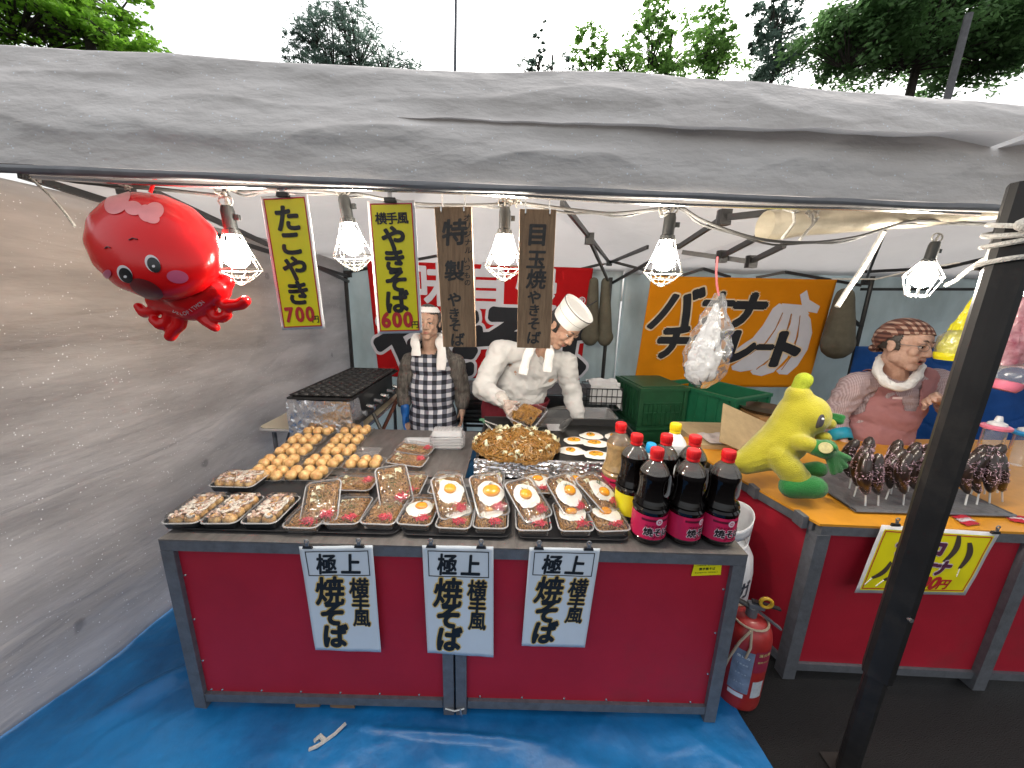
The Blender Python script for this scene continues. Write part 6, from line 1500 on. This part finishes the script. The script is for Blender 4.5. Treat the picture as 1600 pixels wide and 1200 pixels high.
P += [('c', shL, .064, elL, .056), ('c', elL, .056, elL.lerp(wrL, .55), .050), ('c', shR, .064, elR, .056), ('c', elR, .056, elR.lerp(wrR, .6), .050)]
sh1 = blob('shirt', P, m_shirt1, t, .008, 3, fn=wrinkle(.006, 16, 2))
cut_faces(sh1, lambda c_, n_: not ((c_-elL.lerp(wrL, .62)).length < .045 and n_.z < -.3) and not (c_.z > neck.z-.055 and (V((c_.x, c_.y, 0))-V((neck.x, neck.y, 0))).length < .055+.5*(c_.z-(neck.z-.055))*0 and n_.z > .2)
          and not (c_.y < YW and abs(c_.x-neck.x) < .028*max(0, (c_.z-(neck.z-.115))/.06) and c_.z > neck.z-.115))
m_ging1 = checks('gingham', .060, .060, (.62, .63, .68), (.13, .14, .18), (.012, .014, .022))
P = [('b', chest+V((0, -.004, 0)), (.158, .112, .142)), ('b', belly+V((0, -.004, 0)), (.160, .125, .19)), ('b', hip+V((0, -.004, -.05)), (.172, .135, .20)), ('c', hip+V((0, -.0, -.1)), .14, hip+V((0, 0, -.30)), .15)]
ap = blob('apron', P, m_ging1, t, .006, 3, fn=wrinkle(.005, 9, 5))
cut_faces(ap, lambda c_, n_: c_.y < YW+.03 and c_.z < chest.z+.075 and c_.z > .32 and (abs(c_.x-cx.x) < .115+.25*max(0, chest.z+.06-c_.z))); solidify(ap, .003)
for q in (-1, 1):
    g = MB(); g.bar(V((cx.x+q*.095, YW-.075, chest.z+.07)), V((cx.x+q*.075, YW-.02, chest.z+.135)), .028, .005, (0, 1, 0)); g.build('apron_strap', m_ging1, t)
g = MB(); 
def towel(g, pts, w, th=.012, seed=0):
    pts = [V(p) for p in pts]; n = len(pts)
    vs = []; 
    for i, p in enumerate(pts):
        d_ = (pts[min(i+1, n-1)]-pts[max(i-1, 0)]).normalized(); nn = V((0, -1, 0)); nn = (nn-d_*nn.dot(d_)).normalized(); x_ = d_.cross(nn); ww = w*(1+.08*math.sin(i*1.3+seed))
        for k in range(10):
            a = 2*math.pi*k/10; vs.append(p+x_*math.cos(a)*ww/2+nn*math.sin(a)*th*(1+.25*math.sin(3*a+i)))
    fs = [(i*10+k, i*10+(k+1) % 10, (i+1)*10+(k+1) % 10, (i+1)*10+k) for i in range(n-1) for k in range(10)]
    g.add(vs, fs+[tuple(reversed(range(10))), tuple((n-1)*10+k for k in range(10))])
def spl(pts, m=4):
    pts = [V(p) for p in pts]; out = []
    for i in range(len(pts)-1):
        p0, p1, p2, p3 = pts[max(0, i-1)], pts[i], pts[i+1], pts[min(len(pts)-1, i+2)]
        for k in range(m):
            u = k/m; out.append(.5*((2*p1)+(p2-p0)*u+(2*p0-5*p1+4*p2-p3)*u*u+(3*p1-p0-3*p2+p3)*u**3))
    return out+[pts[-1]]
towel(g, spl([at(650, 556, YW-.11), at(650, 543, YW-.095), at(648, 531, YW-.06), at(656, 526, YW+.03), at(672, 526, YW+.09), at(688, 527, YW+.03), at(686, 532, YW-.06), at(690, 548, YW-.10), at(689, 578, YW-.125)]), .060, .012)
g.build('towel', m_towel, t)
m_bglove = M('blue_glove', (.01, .10, .36), .45, var=.2, scale=20, bump=.3, bscale=60)
P = hand_prims(wrL+V((0, 0, -.003)), V((.05, -.1, -1)), V((1, -.2, 0)), .25, 1.04, thumb=-1); P.append(('c', wrL+V((0, 0, .02)), .032, wrL+V((0, 0, -.02)), .031)); blob('blue_glove', P, m_bglove, t, .005, 2)
m_trous = M('dark_trousers', (.02, .02, .025), .85, var=.2)
P = [('b', hip+V((0, 0, -.02)), (.145, .11, .12))]; legs(P, V((cx.x, YW+.05, .68)), 0, [V((cx.x-.10, YW+.05, .03)), V((cx.x+.10, YW+.05, .03))], .088)
blob('trousers', P, m_trous, t, .012, 2)

# ---- second cook: man in whites bending over the griddle
hc = at(879, 513, 2.17); YM = 2.33
t = thing('person', 'cook in white shirt and white cap bending over the griddle with a noodle pack', 'person', V((.07, YM, 0)))
sk2 = skinmat('skin_tan', (.38, .22, .15), (.48, .30, .22))
fd = V((.50, -.62, -.60)).normalized(); upv = V((.45, -.08, .89)); upv = (upv-fd*upv.dot(fd)).normalized(); Mh = Matrix((fd.cross(upv), fd, upv)).transposed()
neck = at(848, 552, 2.27)
shL, shR = at(783, 548, 2.28), at(884, 566, 2.30)
elL, elR = at(752, 606, 2.16), at(893, 616, 2.30)
wrL, wrR = at(788, 628, 2.02), at(903, 650, 2.22)
hipc = V((.00, YM+.05, .84)); chest = (shL+shR)/2+V((0, .03, -.10)); belly = chest.lerp(hipc, .55)
P = head_prims(hc, Mh, 1.04, neck)
P += [('c', neck, .052, neck+V((-.01, .05, -.06)), .07), ('b', chest, (.17, .11, .14)), ('b', belly, (.155, .11, .15)), ('b', hipc, (.16, .12, .13)), ('c', shL, .05, shR, .05)]
arm(P, shL, elL, wrL, (.048, .038, .027)); arm(P, shR, elR, wrR, (.048, .038, .027))
hd1 = V((.55, -.35, -.55)); 
P += hand_prims(wrL, hd1, V((.5, .1, -.8)), .42, 1.0, thumb=1) + hand_prims(wrR, V((.15, -.25, -1)), V((-.6, -.5, 0)), .5, 1.0, thumb=-1)
legs(P, hipc+V((0, 0, -.02)), 0, [V((-.11, YM+.08, 0)), V((.15, YM+.06, 0))], .082)
blob('body', P, sk2, t, .0052, 2); face_parts(t, hc, Mh, 1.04)
ellshell('hair', hc, Mh, (.083, .099, .092), lambda p: (p.z > .045 and p.y < .066) or (p.y < .022 and p.z > -.055), m_hairb, t, .006, 1.04, bump=.05)
m_wht = M('white_cook_shirt', (.50, .50, .495), .85, var=.05, scale=8, bump=.35, bscale=30)
P = [('b', chest, (.160, .115, .150)), ('c', chest, .125, belly, .14), ('b', belly, (.170, .130, .20)), ('b', hipc, (.175, .14, .15)), ('c', shL, .062, shR, .060), ('c', neck+V((-.01, .03, -.04)), .062, chest, .11)]
P += [('c', shL, .066, elL, .058), ('c', elL, .056, wrL.lerp(elL, .12), .043), ('c', shR, .066, elR, .056), ('c', elR, .056, wrR.lerp(elR, .05), .042)]
shp = blob('shirt', P, m_wht, t, .008, 3, fn=wrinkle(.010, 11, 8))
colr = MB()
for q in (-1, 1):
    a_ = neck+V((.01, -.055, -.035)); colr.grid(lambda u, v: a_+V((q*(.006+.055*u), .04*u*u+.006*math.sin(v*3), .035*u-.05*v*(1-u*.3)+.012)), 8, 5)
solidify(colr.build('collar', m_wht, t), .003)
# cap: round side band, recessed crown, thin dark line
capc = hc+Mh @ V((0, -.012, .066))*1.04
upc = (Mh @ V((.10, .12, 1))).normalized(); Mc = V((0, 0, 1)).rotation_difference(upc).to_matrix().to_4x4(); Mc.translation = capc
m_capw = M('white_cap_cloth', (.76, .76, .74), .8, var=.04, bump=.2, bscale=40)
g = MB(); g.lathe([(.0915, -.026), (.096, .02), (.104, .066), (.104, .084), (.099, .086), (.092, .070), (.05, .067), (0, .066)], 48, Mc, 1, 1.12); g.build('cap', m_capw, t)
g = MB(); g.tube([Mc @ V((.0965*math.cos(a), .0965*1.12*math.sin(a), .026)) for a in [2*math.pi*k/48 for k in range(48)]], .0013, 5, closed=True); g.tube([Mc @ V((.104*math.cos(a), .104*1.12*math.sin(a), .079)) for a in [2*math.pi*k/48 for k in range(48)]], .003, 6, closed=True); g.build('cap_piping', M('cap_line', (.12, .12, .13), .8), t)
tl_ = MB(); towel(tl_, spl([at(817, 585, 2.10), at(822, 562, 2.12), at(829, 546, 2.14), at(838, 534, 2.24), at(850, 528, 2.32), at(862, 536, 2.24), at(860, 548, 2.15), at(857, 562, 2.13), at(855, 581, 2.12)]), .052, .012); tl_.build('towel', m_towel, t)
P = [('b', belly+V((0, -.005, -.04)), (.19, .15, .15)), ('b', hipc+V((0, -.005, -.06)), (.20, .165, .2)), ('c', hipc+V((0, 0, -.1)), .16, hipc+V((0, 0, -.45)), .17)]
ap = blob('apron', P, M('dark_red_apron', (.16, .008, .018), .8, var=.1, bump=.3), t, .006, 4, fn=wrinkle(.005, 8, 3))
cut_faces(ap, lambda c_, n_: c_.y < YM+.10 and c_.z < hipc.z+.03 and c_.z > .25); solidify(ap, .004)
P = [('b', hipc+V((0, 0, -.02)), (.165, .13, .13))]; legs(P, hipc+V((0, 0, -.02)), 0, [V((-.11, YM+.08, .03)), V((.15, YM+.06, .03))], .095); blob('trousers', P, m_trous, t, .012, 2)
m_cglove = clear('film_glove', (1, .98, .96), .30, (.8, .75, .7), .25, .6, .8, 60)
P = hand_prims(wrL, hd1, V((.5, .1, -.8)), .42, 1.14, thumb=1); P.append(('c', wrL-hd1*.04, .040, wrL, .036)); blob('film_glove', P, m_cglove, t, .0055, 2)
# pack in his hand, spilling noodles, with its lid, and a dark handled scraper
pkm = Matrix.Translation(at(824, 651, 1.90)) @ Matrix.Rotation(R(-38), 4, 'Z') @ Matrix.Rotation(R(28), 4, 'X') @ Matrix.Rotation(R(14), 4, 'Y')
pt = thing('filling_pack', 'clear pack half filled with brown noodles held in the gloved hand over the heap', 'food pack', (0, 0, 0)); pt.location = pkm.to_translation(); pt.rotation_euler = pkm.to_euler(); W[pt.name] = pkm
g = MB(); loft(g, [(rrect(.14, .13, .014), .001), (rrect(.16, .15, .018), .028), (rrect(.175, .165, .02), .03)], True, False); g.tube([(x, y, .03) for x, y in rrect(.175, .165, .02)], .0018, 5, closed=True); g.build('tray_base', m_lid, pt, world=False)
g = MB(); noodles(g, random.Random(4), 150, .055, .055, lambda x, y: .012+.03*(1-(x/.07)**2)*(1-(y/.07)**2), .08, .002); g.build('noodles', m_noodle2, pt, world=False)['kind'] = 'stuff'
g = MB(); g.grid(lambda u, v: ((u-.5)*.17+.17, (v-.5)*.16, .03+.09*math.sin(u*2.0)+.02*math.sin(math.pi*u)*math.sin(math.pi*v)), 10, 10); g.build('open_lid', m_lid, pt, world=False)
g = MB(); noodles(g, random.Random(9), 20, .012, .012, lambda x, y: 0, .03, .002, 5); 
p = at(806, 655, 1.9)
for k in range(16):
    q_ = V((random.Random(k).uniform(-.015, .015), random.Random(k+50).uniform(-.012, .012), 0)); g.tube([at(800, 640, 1.9)+q_*.6, p+q_, p+q_*1.5+V((0, 0, -.05))], .0019, 4)
g.v = [tuple(V(v)) for v in g.v]
o = MB(); 
for k in range(18):
    r_ = random.Random(k+7); q_ = V((r_.uniform(-.016, .016), r_.uniform(-.012, .012), 0)); o.tube([at(803, 642, 1.9)+q_*.6, at(805, 652, 1.9)+q_, at(808, 664, 1.88)+q_*1.5], .0019, 4)
tag(o.build('falling_noodles', m_noodle2), 'strand of noodles falling from the gloved hand to the heap', 'noodles', kind='stuff')
g = MB(); a, b = at(876, 668, 1.98), at(893, 655, 1.96); g.tube([a, a.lerp(b, .5), b], [.012, .018, .013], 10); sp_ = thing('scraper', 'dark handled scraper lying at the back of the griddle before the cook', 'scraper', a); g.build('handle', m_black, sp_)
g = MB(); c_ = at(855, 668, 1.96); g.bar(a, c_, .05, .003, (0, -.6, 1)); g.build('blade', m_chrome, sp_)

# ---- third person: vendor in a check scarf
YV = 2.12; hc = at(1414, 541, YV)
t = thing('person', 'elderly vendor with brown check headscarf, glasses and dusty pink apron looking right', 'person', V((hc.x, YV+.05, 0)))
sk3 = skinmat('skin_warm', (.50, .30, .23), (.60, .40, .32))
fd = V((.22, -.97, -.04)).normalized(); upv = V((.10, .02, 1)); upv = (upv-fd*upv.dot(fd)).normalized(); Mh = Matrix((fd.cross(upv), fd, upv)).transposed()
neck = at(1397, 592, YV+.06)
shL, shR = at(1338, 600, YV+.08), at(1464, 596, YV+.05)
elL, elR = at(1300, 650, YV+.10), at(1494, 638, YV-.04)
wrL, wrR = at(1318, 690, YV-.02), at(1464, 622, YV-.13)
chest = (shL+shR)/2+V((0, .01, -.13)); hipc = V((chest.x-.04, YV+.10, .80)); belly = chest.lerp(hipc, .5)
P = head_prims(hc, Mh, 1.2, neck, .006)
P += [('c', neck, .055, neck+V((0, .02, -.06)), .07), ('b', chest, (.17, .11, .15)), ('b', belly, (.165, .12, .16)), ('b', hipc, (.17, .13, .14)), ('c', shL, .05, shR, .05)]
arm(P, shL, elL, wrL); arm(P, shR, elR, wrR)
P += hand_prims(wrL, V((.1, -.3, -.8)), V((1, 0, 0)), .4, 1.0, thumb=-1) + hand_prims(wrR, V((-.75, -.35, .12)), V((.1, -.8, -.5)), .38, 1.08, thumb=-1)
legs(P, hipc+V((0, 0, -.02)), 0, [V((hipc.x-.11, YV+.12, 0)), V((hipc.x+.11, YV+.12, 0))], .08)
blob('body', P, sk3, t, .0052, 2); face_parts(t, hc, Mh, 1.2, .006)
ellshell('hair', hc, Mh, (.083, .099, .090), lambda p: (p.y < .022 and p.z > -.022), m_hairg, t, .006, 1.2, bump=.05)
m_scarf = checks('scarf_check', .026, .026, (.42, .29, .23), (.17, .075, .055), (.06, .022, .018), ('X', 'Z'))
ellshell('headscarf', hc, Mh, (.090, .110, .100), lambda p: p.z > .042+.30*max(0, p.y)+.75*min(0, p.y)*1.2, m_scarf, t, .005, 1.2, off=(0, -.018, .03), bump=.05)
g = MB(); g.ball(hc+Mh @ V((0, -.115, -.03))*1.2, (.035, .03, .025), 14, Mh); g.build('scarf_knot', m_scarf, t)
g = MB()
for q in (-1, 1):
    pts = [hc+Mh @ V((q*.032+.0245*math.cos(a), .094-.35*abs(.0245*math.cos(a)+0)*.0-.006*(q*math.cos(a)+1), .004+.016*math.sin(a)))*1.2 for a in [2*math.pi*k/20 for k in range(20)]]
    g.tube(pts, .0012, 5, closed=True); g.tube([hc+Mh @ V((q*.055, .085, .008))*1.2, hc+Mh @ V((q*.082, .02, .006))*1.2], .0014, 5)
g.tube([hc+Mh @ V((-.008, .096, .008))*1.2, hc+Mh @ V((0, .101, .012))*1.2, hc+Mh @ V((.008, .096, .008))*1.2], .0014, 5); g.build('glasses', m_steel, t)
m_shirt3 = checks('fine_check_shirt', .008, .008, (.46, .38, .39), (.36, .28, .30), (.25, .18, .20))
P = [('b', chest, (.185, .125, .165)), ('b', belly, (.18, .135, .175)), ('b', hipc, (.185, .15, .15)), ('c', shL, .068, shR, .068), ('c', neck+V((0, .03, -.05)), .06, chest, .1)]
P += [('c', shL, .074, elL, .062), ('c', elL, .062, elL.lerp(wrL, .62), .054), ('c', shR, .074, elR, .062), ('c', elR, .062, elR.lerp(wrR, .5), .052)]
blob('shirt', P, m_shirt3, t, .008, 3, fn=wrinkle(.009, 12, 13))
g = MB(); p_ = elL.lerp(wrL, .62); d_ = (wrL-elL).normalized(); g.tube([p_-d_*.005, p_+d_*.06], [.057, .048], 18, cap=False); solidify(g.build('blue_cuff', M('turquoise_band', (.01, .28, .42), .5), t), .004)
m_apr3 = M('dusty_pink_apron', (.33, .15, .155), .85, var=.1, scale=10, bump=.45, bscale=14)
P = [('b', chest+V((0, -.006, -.01)), (.182, .135, .16)), ('b', belly+V((0, -.006, 0)), (.190, .150, .19)), ('b', hipc+V((0, -.006, -.05)), (.20, .165, .20)), ('c', shL.lerp(shR, .16)+V((0, 0, .01)), .072, chest, .13), ('c', shR.lerp(shL, .16)+V((0, 0, .01)), .072, chest, .13), ('c', hipc, .16, hipc+V((0, 0, -.35)), .17)]
ap = blob('apron', P, m_apr3, t, .006, 4, fn=wrinkle(.007, 8, 23))
ncx = neck.x
cut_faces(ap, lambda c_, n_: c_.z > .35 and c_.y < YV+.12 and not (c_.z > neck.z-.20 and abs(c_.x-ncx-.01) < .03+.35*(c_.z-(neck.z-.16)) and c_.z > neck.z-.16) and abs(c_.x-chest.x) < .165+.35*max(0, chest.z+.05-c_.z)); solidify(ap, .004)
g = MB(); q_ = at(1402, 622, YV-.13); g.box(q_, (.05, .004, .012)); g.build('brand_tag', M('apron_tag', (.6, .45, .45), .7), t)
g = MB(); towel(g, spl([at(1376, 560, YV+.10), at(1371, 575, YV+.0), at(1378, 592, YV-.07), at(1392, 602, YV-.11), at(1408, 605, YV-.125), at(1424, 598, YV-.11), at(1434, 584, YV-.06), at(1438, 573, YV+.02), at(1430, 566, YV+.10), at(1402, 556, YV+.14), at(1376, 560, YV+.10)]), .048, .022)
g.build('towel', m_towel, t)
P = [('b', hipc+V((0, 0, -.02)), (.17, .135, .14))]; legs(P, hipc+V((0, 0, -.02)), 0, [V((hipc.x-.11, YV+.12, .03)), V((hipc.x+.11, YV+.12, .03))], .092); blob('trousers', P, m_trous, t, .012, 2)

# ---------------------------------------------------------------- banana plush
m_py = M('yellow_plush', (.40, .36, .010), .95, var=.14, scale=10, bump=.6, bscale=260, sheen=.4, dirt=.22); m_pg = M('green_plush', (.012, .17, .03), .95, var=.2, scale=14, bump=.6, bscale=260, sheen=.3); m_pst = M('plush_stem', (.30, .36, .02), .95, var=.2, scale=14, bump=.6, bscale=260)
YP = 1.50
t = thing('banana_plush', 'yellow banana plush toy with green gloves and boots sitting on the orange counter', 'plush toy', atz(1230, 765, .735))
def A(x, y, dy=0): return at(x, y, YP+dy)
P = []
chain = [(1140, 722, .030), (1165, 722, .062), (1195, 708, .092), (1222, 690, .108), (1238, 665, .098), (1244, 648, .090), (1250, 632, .078), (1247, 618, .058)]
for (x0, y0, r0), (x1, y1, r1) in zip(chain, chain[1:]): P.append(('c', A(x0, y0), r0*.86, A(x1, y1), r1*.86))
P += [('b', A(1262, 648, -.02), (.075, .085, .085)), ('c', A(1214, 712, -.06), .048, A(1238, 738, -.10), .052)]
P += [('c', A(1246, 690, -.08), .036, A(1262, 694, -.11), .033), ('c', A(1262, 694, -.11), .033, A(1278, 702, -.12), .028), ('b', A(1286, 683, -.03), (.03, .03, .026)), ('b', A(1296, 662, -.04), .024)]
P += [('c', A(1222, 722, -.08), .045, A(1245, 748, -.11), .050)]
blob('body', P, m_py, t, .007, 4, fn=lambda co, no: co+no*(.0012*nz(co.x*40, co.y*14, co.z*40)+.0035*(1-2*abs(nz(co.x*22-co.z*26, co.y*5, co.z*16+2)))*max(0, 1-abs(co.z-.86)*9)))
blob('stem', [('c', A(1243, 622), .036, A(1250, 604), .030), ('c', A(1250, 604), .030, A(1256, 594), .034)], m_pst, t, .006, 2)
P = [('b', A(1290, 702, -.135), (.044, .030, .040))]
for (x, y) in ((1302, 738), (1311, 735), (1320, 728), (1325, 716)): P.append(('c', A(1296, 706, -.14), .020, A(x, y, -.15), .0125))
P.append(('c', A(1288, 694, -.14), .018, A(1303, 700, -.17), .014)); P.append(('c', A(1274, 699, -.12), .034, A(1286, 702, -.13), .034))
blob('green_glove', P, m_pg, t, .005, 2)
P = [('c', A(1285, 655, .10), .016, A(1312, 658, .05), .017), ('c', A(1290, 648, .10), .014, A(1316, 652, .05), .013), ('b', A(1290, 652, .11), (.03, .03, .022))]
blob('green_glove', P, m_pg, t, .005, 2)
P = [('c', A(1236, 761, -.12), .046, A(1272, 761, -.15), .046), ('c', A(1240, 752, -.11), .040, A(1248, 748, -.11), .043)]
blob('green_boot', P, m_pg, t, .006, 2, fn=lambda co, no: V((co.x, co.y, max(co.z, .7315))))
P = [('c', A(1262, 735, .04), .034, A(1278, 733, .02), .036)]
blob('green_boot', P, m_pg, t, .006, 2)
g = MB(); c_ = A(1290, 700, -.172); d_ = (V((0, 0, CAMH))-c_).normalized(); Mq = V((0, 0, 1)).rotation_difference(d_).to_matrix().to_4x4(); Mq.translation = c_; g.lathe([(0, .010), (.020, .009), (.022, .004), (.0225, -.01)], 24, Mq, 1, 1); pl_ = g.build('palm_patch', M('palm_print', (.50, .46, .22), .7, var=.3, scale=60), t)
g = MB(); c_ = A(1281, 657, -.096); Mq = V((0, 0, 1)).rotation_difference((V((.1, -.97, .12))).normalized()).to_matrix().to_4x4(); Mq.translation = c_; g.lathe([(0, .012), (.018, .009), (.025, -.006)], 24, Mq, .62, 1.35); g.build('eye', M('plush_eye', (.045, .04, .05), .4), t)
g = MB(); Mq2 = Mq.copy(); Mq2.translation = c_+V((.002, -.011, .010)); g.lathe([(0, .003), (.004, .002), (.005, -.002)], 14, Mq2); g.build('eye_highlight', m_white, t)
